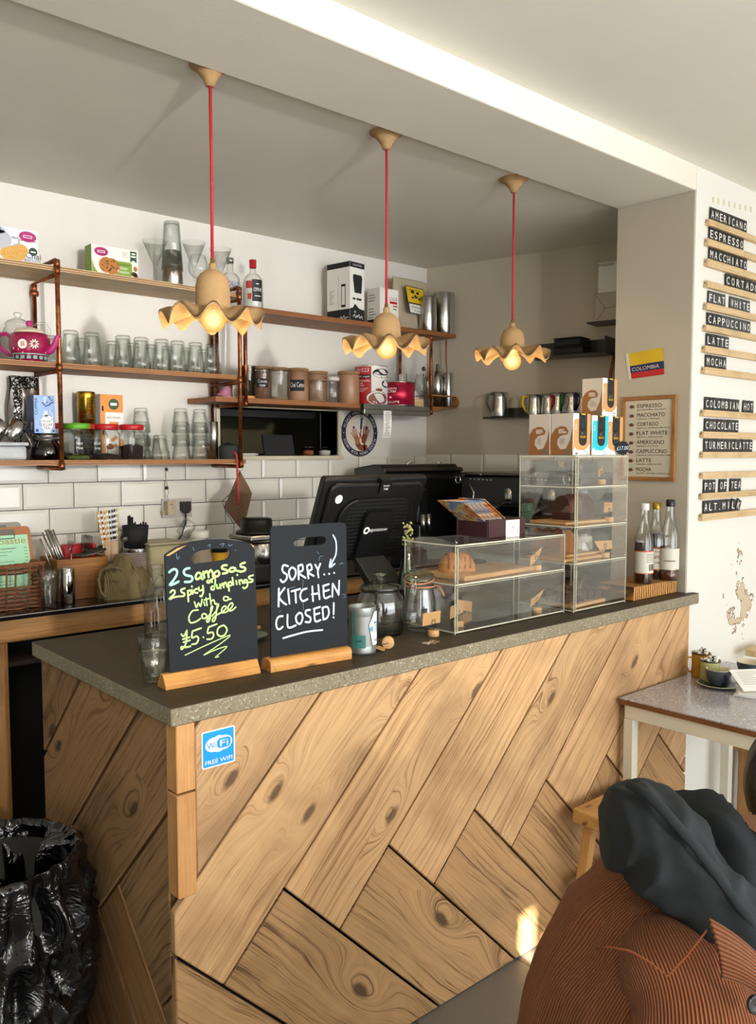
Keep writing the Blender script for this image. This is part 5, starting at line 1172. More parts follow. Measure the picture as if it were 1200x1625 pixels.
# cutlery box
y = 3.055; x0, x1 = bz(92, y).x, bz(173, y).x; H = bh(130, 886, y); D_ = .17
r = thing('cutlery_box', 'stained wooden box holding cutlery on the bench', 'box', ((x0+x1)/2, y+D_/2, BZ+.0005)); W_ = x1-x0
CUT = wood('stained_box_wood', '#a9702f', '#6f4118', .5, 1.4, False, .12)
m = M(); t_ = .01
m.box(-W_/2, -D_/2, 0, W_/2, -D_/2+t_, H); m.box(-W_/2, D_/2-t_, 0, W_/2, D_/2, H); m.box(-W_/2, -D_/2+t_, 0, -W_/2+t_, D_/2-t_, H); m.box(W_/2-t_, -D_/2+t_, 0, W_/2, D_/2-t_, H); m.box(-W_/2+t_, -D_/2+t_, 0, W_/2-t_, D_/2-t_, .008)
m.build('box_body', CUT, r, bevel=.0015, bseg=1)
bx, by = r.location.x, r.location.y
def cutlery(kind, lab, u, y, vtop, lean, grp, col=None):
    p = bz(u, y); p.z = BZ+.02; L = (zt(u, vtop, y)-p.z); q = thing(kind, lab, 'cutlery', p, 0, grp); d = Vector((lean, 0, 1)); m = M()
    b0 = Vector((-lean*L, 0, 0))
    def P(t_, s_=0): return b0+d*(L*t_)+X_*s_
    if kind == 'table_knife': m.tube([P(0), P(.55), P(.6), P(1.0)], [.004, .0055, .006, .0055], 8, flat=.45)
    elif kind == 'fork':
        m.tube([P(0), P(.55), P(.68)], [.004, .003, .006], 8, flat=.4); m.tube([P(.66), P(.72), P(.76)], [.007, .011, .0115], 8, flat=.25)
        for s_ in (-.0085, -.0028, .0028, .0085): m.tube([P(.75, s_), P(1.0, s_)], .0017, 5)
    else: m.tube([P(0), P(.7)], .003, 6, flat=.5); m.lathe([(.001, -.004), (.012, -.001), (.016, .004)], P(.86), 14, cap0=False, cap1=False, axis=(0, -1, .2))
    m.build('metal', col or STEEL, q); return q
for k in range(6): cutlery('table_knife', 'steel table knife leaning left in the cutlery box, %s from the left' % ORD[k], 66+k*4.2+rnd(-.5, .5), 3.09+.008*(k % 3), 846-1.5*k+rnd(-2, 2)+(8 if k == 0 else 0), -.36, 'table knives in the cutlery box')
cutlery('fork', 'single bright fork standing upright before the red plastic in the cutlery box', 113, 3.1, 846, -.06, 'forks in the cutlery box')
for k in range(3): cutlery('fork', 'dark fork in the right end cluster of the cutlery box, %s from the left' % ORD[k], 136+k*4, 3.11+.014*k, 848+k, .05-.05*k, 'forks in the cutlery box', STEELD)
cutlery('dessert_spoon', 'dessert spoon among the forks at the right end of the cutlery box', 156, 3.13, 862, -.5, 'spoons in the cutlery box', STEELD)
for k in range(3):
    y = 3.06; p = bz(168-k*3, y); q = thing('table_knife', 'broad handled knife lying over the right rim of the cutlery box, %s' % ('front', 'middle', 'rear')[k] , 'cutlery', (p.x-.035, 3.075+.018*k, BZ+H+.001), 0, 'knives lying on the cutlery box rim')
    m = M(); m.tube([(-.05, 0, .004), (.0, 0, .012), (.042, -.01, .026)], [.005, .006, .0065], 8, flat=.5); m.build('metal', STEELD, q)
r = thing('red_caddy', 'red plastic cutlery caddy insert inside the wooden box', 'caddy', (bx+.03, by+.035, BZ+.01))
m = M(); m.bbox((0, 0, 0), (.13, .05, bh(130, 862, 3.17)-.01), .012, 3); m.build('caddy_body', RED, r)
# jar of paper straws and wooden stirrers
y = 3.13; p = bz(177, y); H = bh(177, 889, y)
r = thing('straw_jar', 'jar with grey rim holding paper straws and kraft cups', 'jar', p); rr = wpx(160, 195, y, BZ+H)/2
m = M(); m.lathe([(.001, 0), (rr*.95, 0), (rr, .006), (rr, H*.82)], (0, 0, 0), 28, cap0=False, cap1=False); m.build('jar_body', GLASS, r)
m = M(); m.lathe([(rr*.98, H*.82), (rr*1.04, H*.84), (rr*1.04, H), (rr*.9, H), (rr*.9, H*.84)], (0, 0, 0), 28, cap0=False, cap1=False); m.build('rim', pm('zinc_rim', '#6f7577', .45, .6), r)
for u, dy, k in ((172, .0, 0), (183, -.01, 1)):
    q = bz(u, y+dy); q.z = BZ+.03; hh = zt(u, 857, y)-q.z; t_ = thing('paper_cup', 'small kraft paper cup in the straw jar, %s one' % ('left', 'right')[k], 'cup', q, 0, 'kraft paper cups')
    m = M(); m.lathe([(.001, 0), (.011, 0), (.0175, hh), (.0165, hh), (.010, .003)], (0, 0, 0), 20, cap0=False, cap1=False); m.build('cup_body', pm('kraft_cup', '#b99f84', .8), t_)
def straw(lab, u, v, uc, y, stripe, zc0):
    top = bz(u, y); top.z = zt(u, v, y); b0 = bz(uc, y); b0.z = zc0; q = thing('paper_straw', lab, 'straw', b0, 0, 'striped paper straws'); d = top-b0; m = M(); n_ = 26
    for k in range(n_):
        a, b = d*(k/n_), d*((k+1)/n_); m.cur = k % 2
        m.tube([a, b], .0036, 8, cap=(k == n_-1))
    # spiral hint: a twisted thin band
    L = d.length; ax = d.normalized(); e1 = ax.orthogonal().normalized(); e2 = ax.cross(e1)
    m.cur = 2
    m.tube([ax*(L*i/160)+(e1*math.cos(i*.55)+e2*math.sin(i*.55))*.0034 for i in range(161)], .0010, 4)
    m.build('straw_body', [WHITE, stripe, stripe], q)
YSW = pm('straw_yellow', '#d8b43a', .6); RSW = pm('straw_red', '#a8273a', .6); BSW = pm('straw_navy', '#1d3358', .6)
for k, (u, v, uc, mt, nm) in enumerate(((158, 812, 174, YSW, 'yellow striped'), (163, 811, 176, RSW, 'red striped'), (168, 812, 178, YSW, 'yellow striped'), (172, 810, 179, YSW, 'yellow striped'), (176, 810, 182, BSW, 'navy striped'), (180.5, 809, 184, BSW, 'navy striped'), (184, 808, 186, BSW, 'navy striped'), (187.5, 807, 188, YSW, 'yellow striped'))):
    straw('%s paper straw in the straw jar, %s from the left' % (nm, ORD[k]), u, v, uc, 3.13+.006*(k % 3), mt, BZ+.05)
cutlery('dessert_spoon', 'spoon standing right of the kraft cups in the straw jar', 201, 3.1, 842, .25, 'spoons in the straw jar', STEELD)
# tin of black straws
y = 3.2; p = bz(218, y); H = bh(218, 869, y); rr = wpx(200, 238, y, BZ+H)/2
r = thing('label_tin', 'big food tin with pale paper label supporting the black straws', 'tin', p)
m = M(); m.lathe([(rr, 0), (rr*1.01, .004), (rr*.985, .008)]+[(rr*(.985+.006*(k % 2)), H*(.1+.8*k/30)) for k in range(31)]+[(rr*1.02, H*.97), (rr, H), (.001, H)], (0, 0, 0), 32, cap0=True, cap1=False); m.cur = 1
wrap_patch(m, rr*1.0, H*.1, H*.9, 0, 359.9, .0006, 40); m.cur = 2
for k in range(14): wrap_patch(m, rr, H*(.84-.05*k), H*(.853-.05*k), VA-45+rnd(0, 20), VA+20+rnd(0, 40), .0014, 8)
m.build('tin_body', [STEEL, pm('pale_pink_paper', '#b9a9a0', .7), pm('label_grey_text', '#7d6a66', .7)], r)
r = thing('black_straw_pot', 'round pot packed with black straws on top of the labelled tin', 'pot', (p.x-.004, p.y, BZ+H+.001)); h2 = zt(214, 834, y)-BZ-H
m = M(); m.lathe([(.001, 0), (rr*.86, 0), (rr*1.0, h2), (rr*.96, h2), (rr*.8, .004)], (0, 0, 0), 40, lambda a, z, q: q*(1+.022*math.cos(a*30)), False, False); m.build('pot_body', BLACKM, r)
for k in range(16):
    a = rnd(0, 6.28); q = rr*.85*math.sqrt(rnd(0, 1)); hh = h2*rnd(1.02, 1.12)+(.026 if k < 6 else 0)
    if k < 6: a = 2.6+k*.25; q = rr*.55
    s_ = thing('black_straw', 'black drinking straw in the pot on the labelled tin', 'straw', (r.location.x+q*math.cos(a), r.location.y+q*math.sin(a), r.location.z+.006), 0, 'black drinking straws'); m = M(); m.tube([(0, 0, 0), (.002, 0, hh)], .0032, 7); m.build('straw_body', BLACK, s_)
# crumpled cloth
y0 = 2.985; pc = bz(202, y0); 
r = thing('tea_towel', 'crumpled olive-beige tea towel on the bench in front of the tin', 'cloth', (pc.x, y0+.02, BZ+.0005)); WC = wpx(163, 245, y0, BZ)/2; HC = bh(198, 884, y0)
def towel(i, j):
    a = 2*math.pi*i; k = j
    e = 1+.12*math.sin(3*a+1)+.08*math.sin(5*a+2.2)
    ringr = (1-k**1.6)**.5 if k < 1 else 0
    h = math.sin(k*1.57); 
    x = WC*e*ringr*math.cos(a)*(1+.05*math.sin(9*a+k*7)); yy = .06*e*ringr*math.sin(a)
    fold = (.016*math.sin(5*a+k*6)+.013*(1-2*abs(math.sin(4.5*a-k*7)))+.006*math.sin(13*a+k*15))*math.sin(k*3.1)
    top = HC*h*(1+.28*math.sin(a*1+.6)*0)+fold
    lump = HC*.28*math.exp(-((x+.005)/.028)**2)*math.sin(k*1.57)
    return Vector((x, yy+.6*fold, max(0, top*(.72 if x > .03 else .8)+lump)))
m = M(); m.grid(towel, 72, 22, closed=True)
t = NT('linen_towel'); o = t.obj(); wv = t.n('ShaderNodeTexWave'); wv.inputs['Scale'].default_value = 55; t.l(o, wv.inputs['Vector']); c = t.mix(t.noise(o, 18, 4), lin('#6e5f41'), lin('#98886232'[:7])); t.bsdf(Base_Color=c, Roughness=.95, Normal=t.bump(t.math('ADD', wv.outputs[1], t.math('MULTIPLY', t.noise(o, 26, 5), 4)), .5, .004))
m.build('folded_cloth', t.m, r)
m = M(); rim = [(-WC*.92, -.05, .012), (-WC*1.0, -.02, .03), (-WC*.98, 0, HC*.45), (-WC*.86, .0, HC*.72), (-WC*.6, -.03, HC*.8), (-WC*.3, -.045, HC*.72), (-WC*.1, -.05, HC*.5), (WC*.05, -.055, HC*.42), (WC*.1, -.05, HC*.62), (WC*.28, -.03, HC*.6), (WC*.42, -.03, HC*.5)]
m.tube(rim, .006, 8); m.build('hem', t.m, r)
# cream box, jars behind the chalkboard
y = 3.12; x0, x1 = bz(239, y).x, bz(300, y).x; H = bh(250, 866, y); r = thing('cream_bin', 'cream enamel bread bin on the bench behind the samosas chalkboard', 'bin', ((x0+x1)/2, y+.09, BZ+.0005))
m = M(); m.bbox((0, 0, 0), (x1-x0, .18, H), .012, 3); m.build('bin_body', pm('cream_paint', '#c6bd97', .4), r)
m = M(); m.bbox((0, 0, H+.0002), (x1-x0+.006, .186, .008), .003, 2); m.build('lid', pm('cream_paint_light', '#cfc8a8', .4), r)
lx, ly, lz = r.location.x, r.location.y, BZ+H+.009
q = thing('glass_jar', 'small glass jar lying tilted on the cream bread bin', 'jar', (at(289, ly-.02, lz).x, ly-.02, lz)); m = M(); m.lathe([(.001, 0), (.027, 0), (.03, .006), (.03, .055), (.025, .064), (.025, .072)], (.0, 0, .018), 22, cap0=False, cap1=False, axis=(.55, -.2, .85)); m.build('jar_body', GLASS, q)
m = M(); m.lathe([(.0265, 0), (.0265, .014), (.001, .014)], Vector((.0, 0, .018))+Vector((.55, -.2, .85)).normalized()*.066, 22, cap1=False, axis=(.55, -.2, .85)); m.build('lid', pm('jar_lid_white', '#c9c6bb', .4), q)
q = thing('white_pot', 'white china pot on the cream bread bin', 'pot', (at(316, ly, lz).x, ly, lz)); hh = zt(316, 842, ly)-lz; m = M(); m.lathe([(.001, 0), (.04, 0), (.042, .004), (.043, hh), (.04, hh), (.038, .006)], (0, 0, 0), 26, cap0=False, cap1=False); m.build('pot_body', pm('white_china', '#d9d6cc', .25), q)
y = 2.98; p = bz(349, y); q = thing('yellow_label_jar', 'jar with black lid and yellow label seen through the chalkboard hand hole', 'jar', p); H = bh(349, 862, y)
m = M(); m.lathe([(.001, 0), (.03, 0), (.032, .004), (.032, H*.8)], (0, 0, 0), 26, cap0=False); m.build('jar_body', pm('jar_yellow_label', '#b8901f', .5), q); m = M(); m.lathe([(.034, H*.8), (.034, H), (.001, H)], (0, 0, 0), 26, cap1=False); m.build('lid', BLACK, q)
p = bz(322, y); q = thing('bread_bag', 'pale crumpled paper bag behind the samosas chalkboard', 'bag', p); H = bh(322, 866, y)
def bag(i, j): a = 2*math.pi*i; rr_ = .045*(1-.35*j**3)*(1+.06*math.sin(5*a+j*9)+.05*math.sin(9*a-j*6)); return Vector((rr_*math.cos(a), rr_*.8*math.sin(a), H*j))
m = M(); m.grid(bag, 30, 12, closed=True); m.face([bag(i/30, 1) for i in range(30)]); m.build('paper', pm('pale_paper', '#b8ab98', .85, ns=30, amt=.15, bump=.4), q)
# grinder
y = 3.02; p = bz(408, y); H = bh(408, 822, y)
r = thing('coffee_grinder', 'black and chrome bench grinder between the two chalkboards', 'grinder', p)
m = M(); m.bbox((0, 0, 0), (.15, .17, H*.30), .01, 2); m.bbox((0, 0.03, H*.30), (.11, .1, H*.32), .01, 2); m.build('body', BLACK, r)
m = M(); m.lathe([(.058, H*.3), (.06, H*.31), (.055, H*.6), (.05, H*.62)], (-.0, -.03, 0), 28); m.build('chrome_cup', STEEL, r)
m = M(); m.bbox((0, 0, H*.66), (.17, .17, H*.09), .006, 2); m.build('chrome_band', STEEL, r)
m = M(); m.lathe([(.09, H*.76), (.085, H*.80), (.068, H*.82), (.066, H*.97), (.06, H), (.001, H)], (0, 0, 0), 32, cap1=False); m.build('hopper_lid', BLACK, r)
m = M(); m.bbox((.045, -.088, H*.34), (.05, .006, H*.26), .003, 1); m.cur = 1; m.bbox((.045, -.0925, H*.36), (.044, .002, H*.22), .001, 1); m.build('control_panel', [STEEL, BLACK], r)
# double socket, adaptor, plug and lead
c0 = ony(280, 806, YB-.009); r = thing('wall_socket', 'white double wall socket on the metro tiles', 'socket', (c0.x, YB-.0085, c0.z)); 
wS = (ony(301, 806, YB).x-ony(253.5, 806, YB).x)/2; hS = (ony(277, 792, YB).z-ony(277, 822, YB).z)/2
m = M(); m.prism(rrect(wS, hS, .004), (0, 0, 0), X_, Z_, -Y_*.008); m.build('face_plate', pm('socket_plastic', '#b8b3ac', .4), r, bevel=.001)
r2 = thing('usb_adaptor', 'beige plug-in adaptor in the left side of the double wall socket', 'adaptor', (ony(270, 805, YB-.03).x-.004, YB-.0175, c0.z+.002))
m = M(); m.bbox((0, -.02, -.03), (.042, .04, .062), .004, 2); m.bbox((-.028, -.008, -.03), (.016, .016, .02), .003, 1); m.cur = 1; m.text('USB', (-.012, -.0402, .014), X_, Z_, .006); m.text('5V', (.0, -.0402, .0), X_, Z_, .006); m.build('adaptor_body', [pm('aged_plastic', '#b3a68c', .5), INK], r2)
r3 = thing('black_plug', 'black plug with a black lead in the right side of the wall socket', 'plug', (ony(293, 806, YB-.02).x, YB-.0175, c0.z+.002))
m = M(); m.prism([(-.024, -.012), (-.014, -.026), (.014, -.026), (.024, -.012), (.024, .026), (-.024, .026)], (0, 0, 0), X_, Z_, -Y_*.022); m.build('plug_body', BLACK, r3, bevel=.003)
m = M(); m.tube([(0, -.012, -.024), (-.004, -.02, -.06), (-.03, -.03, -.12), (-.075, -.04, -.16)], .0038, 8); m.build('lead', BLACK, r3)
r4 = thing('clip_wire', 'thin wire with two black clips running from the shelf to the socket', 'wire', (ony(265, 745, YB-.02).x, YB-.012, ony(265, 745, YB-.02).z))
zz1 = ony(266, 797, YB).z-r4.location.z; zz2 = ony(266, 774, YB).z-r4.location.z
m = M(); m.tube([(0, -.002, .01), (-.004, -.004, -.03), (.003, -.003, zz2), (.008, -.006, zz2-.02), (-.002, -.008, zz2-.035), (.004, -.01, zz1)], .0014, 6); m.build('wire_strand', pm('grey_wire', '#8f8a80', .5), r4)
for zq in (0, zz2): m = M(); m.bbox((0, -.004, zq-.007), (.013, .007, .014), .001, 1); m.build('clip', BLACK, r4)
# hanging menu board on its ring and lanyard
yh = 3.16; r = thing('hanging_menu', 'worn brown menu card pad hanging by a ring from the shelf corner', 'menu', (at(381, yh, 1.53).x, yh, 1.53))
nn = Vector((-.35, -.9, .0)).normalized()
def hp(u, v): return onp(u, v, r.location, nn)-r.location
P = [hp(381, 747), hp(396, 774), hp(400, 783), hp(392, 818), hp(382, 838), hp(378, 834), hp(356, 806)]
m = M(); off = nn*-.012; n_ = len(P)
m.add([p_ for p_ in P]+[p_+off for p_ in P], [tuple(reversed(range(n_))), tuple(range(n_, 2*n_))]+[(i, (i+1) % n_, n_+(i+1) % n_, n_+i) for i in range(n_)])
m.cur = 1; u_ = (hp(396, 790)-hp(370, 800)).normalized(); w_ = (hp(381, 755)-hp(378, 825)).normalized()
for k in range(9): c_ = hp(375+k*1.2, 781+k*5)+nn*.0008; dv = (hp(392, 779)-hp(372, 797)).normalized()*rnd(.012, .02); wv_ = Vector((0, 0, .0011)); m.face([c_-dv-wv_, c_+dv-wv_, c_+dv+wv_, c_-dv+wv_])
m.build('card_pad', [pm('worn_brown_card', '#6f5540', .8, ns=25, amt=.2), INK], r, recalc=True)
m = M(); m.tube([hp(381, 741)+Vector((.017*math.cos(a/10*6.283), 0, .017*math.sin(a/10*6.283))) for a in range(10)], .0012, 6, closed=True); m.build('ring', STEEL, r)
m = M(); m.tube([hp(381, 749)+nn*.003, hp(374, 776), hp(360, 788)+nn*.01, hp(352, 796)+nn*.01, hp(358, 812)+nn*.01, hp(372, 832), hp(371, 845), hp(362, 852)], .0016, 6); m.build('string', BLACK, r)

# ------------------------------------------------------------------ till screen on the counter
px, py = 1.80, 2.12
r = thing('till_screen', 'black touch-screen till seen from behind, with stand and brand lettering', 'till', (px, py, CT+.0005), R(-3)); y0 = py-.03
tl, tr = ony(512, 754, y0), ony(668, 752, y0); Wt = (tr.x-tl.x)
tilt = R(24); w_ = Vector((0, -math.sin(tilt), math.cos(tilt))); nn = Vector((0, -math.cos(tilt), -math.sin(tilt)))   # up the panel, and out of its back
Ht = .31; c0 = Vector(((tl.x+tr.x)/2-px, y0-py, tl.z-CT))-w_*Ht/2
PLB = pm('till_black_plastic', '#0d0d0e', .42, spec=.4)
m = M(); m.prism([(a, c_) for a, c_ in rrect(Wt/2, Ht/2, .012)], c0, X_, w_, nn*.03); m.prism([(a, c_) for a, c_ in rrect(Wt/2-.02, Ht/2-.014, .03)], c0+nn*.03, X_, w_, nn*.014)
m.build('screen_housing', PLB, r, bevel=.008, bseg=3)
m = M()
m.prism([(a+.012, c_-.02) for a, c_ in rrect(Wt*.36, Ht*.36, .07, 8)], c0+nn*.044, X_, w_, nn*.012); m.build('back_cover', PLB, r, bevel=.004)
m = M()
for k in range(15):
    hw = Wt*.30*(1-.45*max(0, (k-10)/5)**2); m.obox(c0+nn*.0575+w_*(-.1+k*.0135)+X_*.012, X_, w_, nn, (hw*2, .0035, .003))
m.build('vent_slats', pm('till_vent_black', '#060606', .7), r)
m = M(); hb = c0+nn*.056+X_*.012
m.prism([(-.062, -.12), (.062, -.12), (.062, .045), (.05, .062), (-.05, .062), (-.062, .045)], hb-w_*.01, X_, w_, nn*.02)
m.cur = 1; lt = hb+nn*.0205-w_*.018; m.text('eposnow', lt+X_*.004, X_, w_, .014, .076, 'C', .0008); oval(m, lt-X_*.046+w_*.005, X_, w_, .0125, .0135, .0006); m.cur = 0; oval(m, lt-X_*.046+w_*.005, X_, w_, .006, .0065, .0012)
m.build('stand_bracket', [PLB, WHITE], r)
m = M(); quad(m, c0+nn*.0445-X_*(Wt*.33)+w_*Ht*.31, X_, w_, .0, .0)
m = M(); oval(m, c0+nn*.044-X_*Wt*.36+w_*Ht*.29, X_, w_, .014, .0155, .0012); m.build('white_sticker', WHITE, r)
m = M(); m.obox(c0+nn*.036+w_*(Ht*.5-.024)+X_*.02, X_, w_, nn, (.045, .05, .03)); m.cur = 1; m.text('SHARE', c0+nn*.0515+w_*(Ht*.5-.022)+X_*.02, X_, w_, .006, None, 'C', .0006); m.text('TAB', c0+nn*.0515+w_*(Ht*.5-.034)+X_*.02, X_, w_, .007, None, 'C', .0006); m.build('top_clip', [PLB, WHITE], r, bevel=.003)
ft = hb-w_*.11+nn*.01
m = M(); B = Vector((ft.x+.045, -.12, .02)); d = (B-ft); 
m.add([ft+X_*-.06, ft+X_*.06, B+X_*.09, B+X_*-.06, ft+X_*-.06+Y_*.03, ft+X_*.06+Y_*.03, B+X_*.09+Y_*.06, B+X_*-.06+Y_*.06], [(0, 3, 2, 1), (4, 5, 6, 7), (0, 1, 5, 4), (1, 2, 6, 5), (2, 3, 7, 6), (3, 0, 4, 7)]); m.build('neck', pm('till_dark_olive', '#191b17', .5), r, bevel=.004)
m = M(); m.bbox((.03, -.02, 0), (.25, .24, .022), .008, 3); m.build('foot', PLB, r)
# ------------------------------------------------------------------ espresso machine along the right wall and grinder in the corner
XF = 3.0; ye0, ye1 = 2.09, 2.77; ztop = onx(820, 751, XF).z
em = thing('espresso_machine', 'black two-group espresso machine on the right behind the cake cabinets', 'coffee machine', (3.2, 2.45, 1.0))
EMB = pm('machine_black', '#0e0e0f', .28, spec=.6)
m = M(); m.box(XF+.05, ye0, 1.17, 3.42, ye1, ztop-.012); m.prism([(0, 1.36), (0, ztop-.02), (.02, ztop-.012), (.12, ztop-.012), (.12, 1.3), (.05, 1.3)], (XF, ye0, 0), X_, Z_, Y_*(ye1-ye0)); m.build('body', EMB, em, True, bevel=.006)
m = M(); m.box(XF-.02, ye0-.0, 1.105, 3.43, ye1, 1.165); m.build('drip_tray', EMB, em, True, bevel=.004)
m = M(); m.box(XF-.0, ye0-.005, ztop-.012, 3.44, ye1+.005, ztop); m.build('cup_tray', STEELD, em, True, bevel=.002)
for yy in (ye0+.05, ye1-.05): m = M(); m.lathe([(.02, 1.063), (.018, 1.107)], (3.1, yy, 0), 14); m.build('foot', BLACK, em, True)
for u, v in ((799, 792), (868, 795)):
    g_ = onx(u, v, XF-.03); yy = g_.y
    m = M(); m.lathe([(.036, 0), (.038, .012), (.036, .05), (.03, .06)], (XF+.03, yy, g_.z-.01), 26); gg = m.build('group_head', STEEL, em, True)
    m = M(); m.lathe([(.034, -.022), (.036, -.004)], (XF+.03, yy, g_.z-.008), 24); m.tube([(XF+.0, yy, g_.z-.016), (XF-.06, yy, g_.z-.028), (XF-.14, yy, g_.z-.05)], [.009, .012, .014], 10); m.build('portafilter', BLACK, gg, True)
for u in (765, 852):
    m = M()
    for k in range(6): g_ = onx(u-18+k*6.5, 760+.4*k, XF-.002); m.box(g_.x-.002, g_.y-.004, g_.z-.002, g_.x+.001, g_.y+.004, g_.z+.0025)
    g_ = onx(u-2, 753, XF-.002); m.lathe([(.001, -.001), (.005, 0)], (XF-.002, g_.y, g_.z), 10, axis=(-1, 0, 0)); m.build('button_row', pm('button_print', '#b9b7b0', .5), em, True)
for u in (727, 899):
    g_ = onx(u, 761, XF-.01); m = M(); m.tube([g_+Vector((0, .016*math.cos(a), .018*math.sin(a))) for a in [R(q) for q in range(130, 420, 20)]], .0035, 8); m.build('steam_knob', STEEL, em, True)
m = M(); g_ = onx(835, 808, XF-.001); m.lathe([(.001, .003), (.026, .003), (.028, 0)], g_, 26, cap0=False, axis=(-1, 0, 0)); m.cur = 1; m.lathe([(.022, .0035), (.024, .0045), (.02, .0045)], g_, 26, cap0=False, cap1=False, axis=(-1, 0, 0)); m.build('pressure_gauge', [pm('gauge_face', '#1d1c1a', .4), STEELD], em, True)
m = M(); m.tube([onx(745, 768, XF-.06), onx(752, 782, XF-.07), onx(750, 800, XF-.07), onx(738, 812, XF-.06)], .004, 8); m.build('steam_wand', STEEL, em, True)
# saucer stacks and cup on the machine
def stack(lab, u, y_, n, rr, nm, matl):
    x_ = None
    for it in range(1):
        p = at(u, y_, ztop)
    for k in range(n):
        q = thing(nm, lab % ('bottom' if k == 0 else 'top' if k == n-1 else ORD[k]+' from the bottom'), 'plate', (p.x, p.y, ztop+.001+.0075*k), 0, 'plates stacked on the coffee machine')
        m = M(); m.lathe([(.001, 0), (rr*.55, 0), (rr*.6, .002), (rr, .0085), (rr*.985, .0105), (rr*.58, .005), (.001, .005)], (0, 0, 0), 32, cap0=False, cap1=False); m.build('plate_body', matl, q)
PLT = pm('dark_grey_glaze', '#43413f', .3)
stack('dark plate in the left stack on the coffee machine, %s', 866, 2.42, 7, .075, 'saucer', PLT)
stack('dark plate in the right stack on the coffee machine, %s', 925, 2.2, 7, .075, 'saucer', PLT)
p = at(893, 2.3, ztop); r = thing('steel_jug', 'brassy steel beaker between the two plate stacks', 'beaker', (p.x, 2.3, ztop+.0005)); m = M(); h_ = .062; m.lathe([(.001, 0), (.026, 0), (.026, h_), (.024, h_), (.024, .004)], (0, 0, 0), 24, cap0=False, cap1=False); m.build('beaker_body', steel('warm_steel', '#9d8b68', .25), r)
# corner grinder: black cabinet with two chrome hooks
x0, x1 = at(602, 3.05, 1.54).x, at(722, 3.05, 1.54).x
r = thing('bean_grinder_cabinet', 'black corner appliance with chrome hooks behind the till screen', 'appliance', ((x0+x1)/2, 3.1, BZ+.0005)); HG = zt(660, 737, 3.0)-BZ
m = M(); m.prism([(-.12, .0), (.14, .0), (.14, HG-.02), (.0, HG), (-.06, HG), (-.12, HG-.07)], ((x0-x1)/2, 3.1-3.1, 0), Y_, Z_, X_*(x1-x0)); m.build('cabinet', EMB, r, bevel=.006)
m = M(); m.obox((0, -.095, HG-.028), X_, Vector((0, .65, .76)), Vector((0, -.76, .65)), (x1-x0+.01, .02, .012)); m.build('top_ledge', STEELD, r)
for u in (651, 699):
    xq = at(u, 3.0, 1.55).x-r.location.x; m = M(); m.tube([(xq, -.08, HG-.03), (xq, -.085, HG+.008), (xq+.01, -.09, HG+.014), (xq+.018, -.09, HG+.006)], .004, 8); m.build('chrome_hook', STEEL, r)
xq = at(668, 2.9, 1.4).x; r = thing('coffee_dosing_head', 'chrome and black dosing head between till screen and coffee machine', 'grinder', (xq, 2.92, BZ+.0005))
m = M(); m.bbox((0, 0, .2), (.075, .07, .17), .012, 3); m.bbox((0, .0, 0), (.07, .09, .2), .008, 2); m.build('body', EMB, r)
for dx in (-.018, .018): m = M(); m.lathe([(.011, .16), (.012, .25)], (dx, -.055, 0), 16); m.build('chute', STEEL, r)
# ------------------------------------------------------------------ shelves on the kitchen right wall
def atrw(u, z, off):
    v = 650.0
    for _ in range(4): p = onrw(u, v, off); p.z = z; v = proj(p)[1]
    return p
SHM = pm('gunmetal_shelf', '#3d3a37', .35, .7)
def wall_shelf(lab, u0, u1, z, dep, back=0.0, endp=False):
    a, b = atrw(u0, z, dep), atrw(u1, z, dep); a0 = a-RWN*dep; L = (b-a).dot(RWD); r = thing('metal_wall_shelf', lab, 'shelf', a0, 0)
    m = M(); c_ = RWD*(L/2)+RWN*(dep/2); m.obox(c_-Z_*.004, RWD, RWN, Z_, (L, dep-.002, .008)); m.build('shelf_plate', SHM, r)
    if back: m = M(); m.obox(RWD*(L/2)+RWN*.005+Z_*(back/2), RWD, RWN, Z_, (L, .006, back)); m.build('back_plate', SHM, r)
    if endp: m = M(); m.obox(RWD*(L-.003)+RWN*(dep/2)+Z_*(back/2), RWD, RWN, Z_, (.006, dep-.004, back)); m.build('end_plate', SHM, r)
    return r
ZJ = atrw(790, 1.79, .1).z; zj = onrw(800, 661, .13).z
wall_shelf('lower gunmetal wall shelf carrying steel milk jugs', 766, 962, zj, .13, .05)
zk = onrw(900, 562, .13).z
wall_shelf('middle gunmetal wall shelf carrying stacked black boxes', 835, 961, zk, .13, .075, True)
zl = onrw(955, 509, .13).z
wall_shelf('high dark wall shelf half hidden by the wall stub, carrying a paper bag', 931, 990, zl, .13)
def jug(lab, u, hcol, h, rr, off=.065, side=-1):
    p = atrw(u, zj, off); r = thing('milk_jug', lab, 'jug', (p.x, p.y, zj+.0005), 0, 'milk jugs on the lower wall shelf')
    m = M(); m.lathe([(.001, 0), (rr, 0), (rr*1.03, .004), (rr*1.02, h*.4), (rr*.9, h*.8), (rr*.95, h), (rr*.9, h), (rr*.85, h*.8)], (0, 0, 0), 28, lambda a, z, q: q*(1+.13*max(0, math.cos(a-2.3))**8*(z > h*.85)), False, False); m.build('jug_body', STEEL, r)
    d = Vector((-.62, -.78, 0)) if side == -2 else Vector((-.95, .3, 0)) if side == -1 else Vector((-.75, -.66, 0)); m = M(); m.tube([d*rr*.9+Z_*h*.92, d*(rr+.028)+Z_*h*.9, d*(rr+.034)+Z_*h*.55, d*(rr+.01)+Z_*h*.2], [.006, .008, .008, .006], 8, flat=.8); m.build('handle', hcol, r)
jug('steel jug with grey handle and black gauge strip, alone at the left of the shelf', 793, pm('grey_rubber', '#5c5a57', .6), .128, .044)
p = atrw(800, zj, .105); 
jug('steel milk jug with a yellow handle', 848, YEL, .108, .04)
jug('steel milk jug with a red handle', 871, RED, .108, .038, .06, -2)
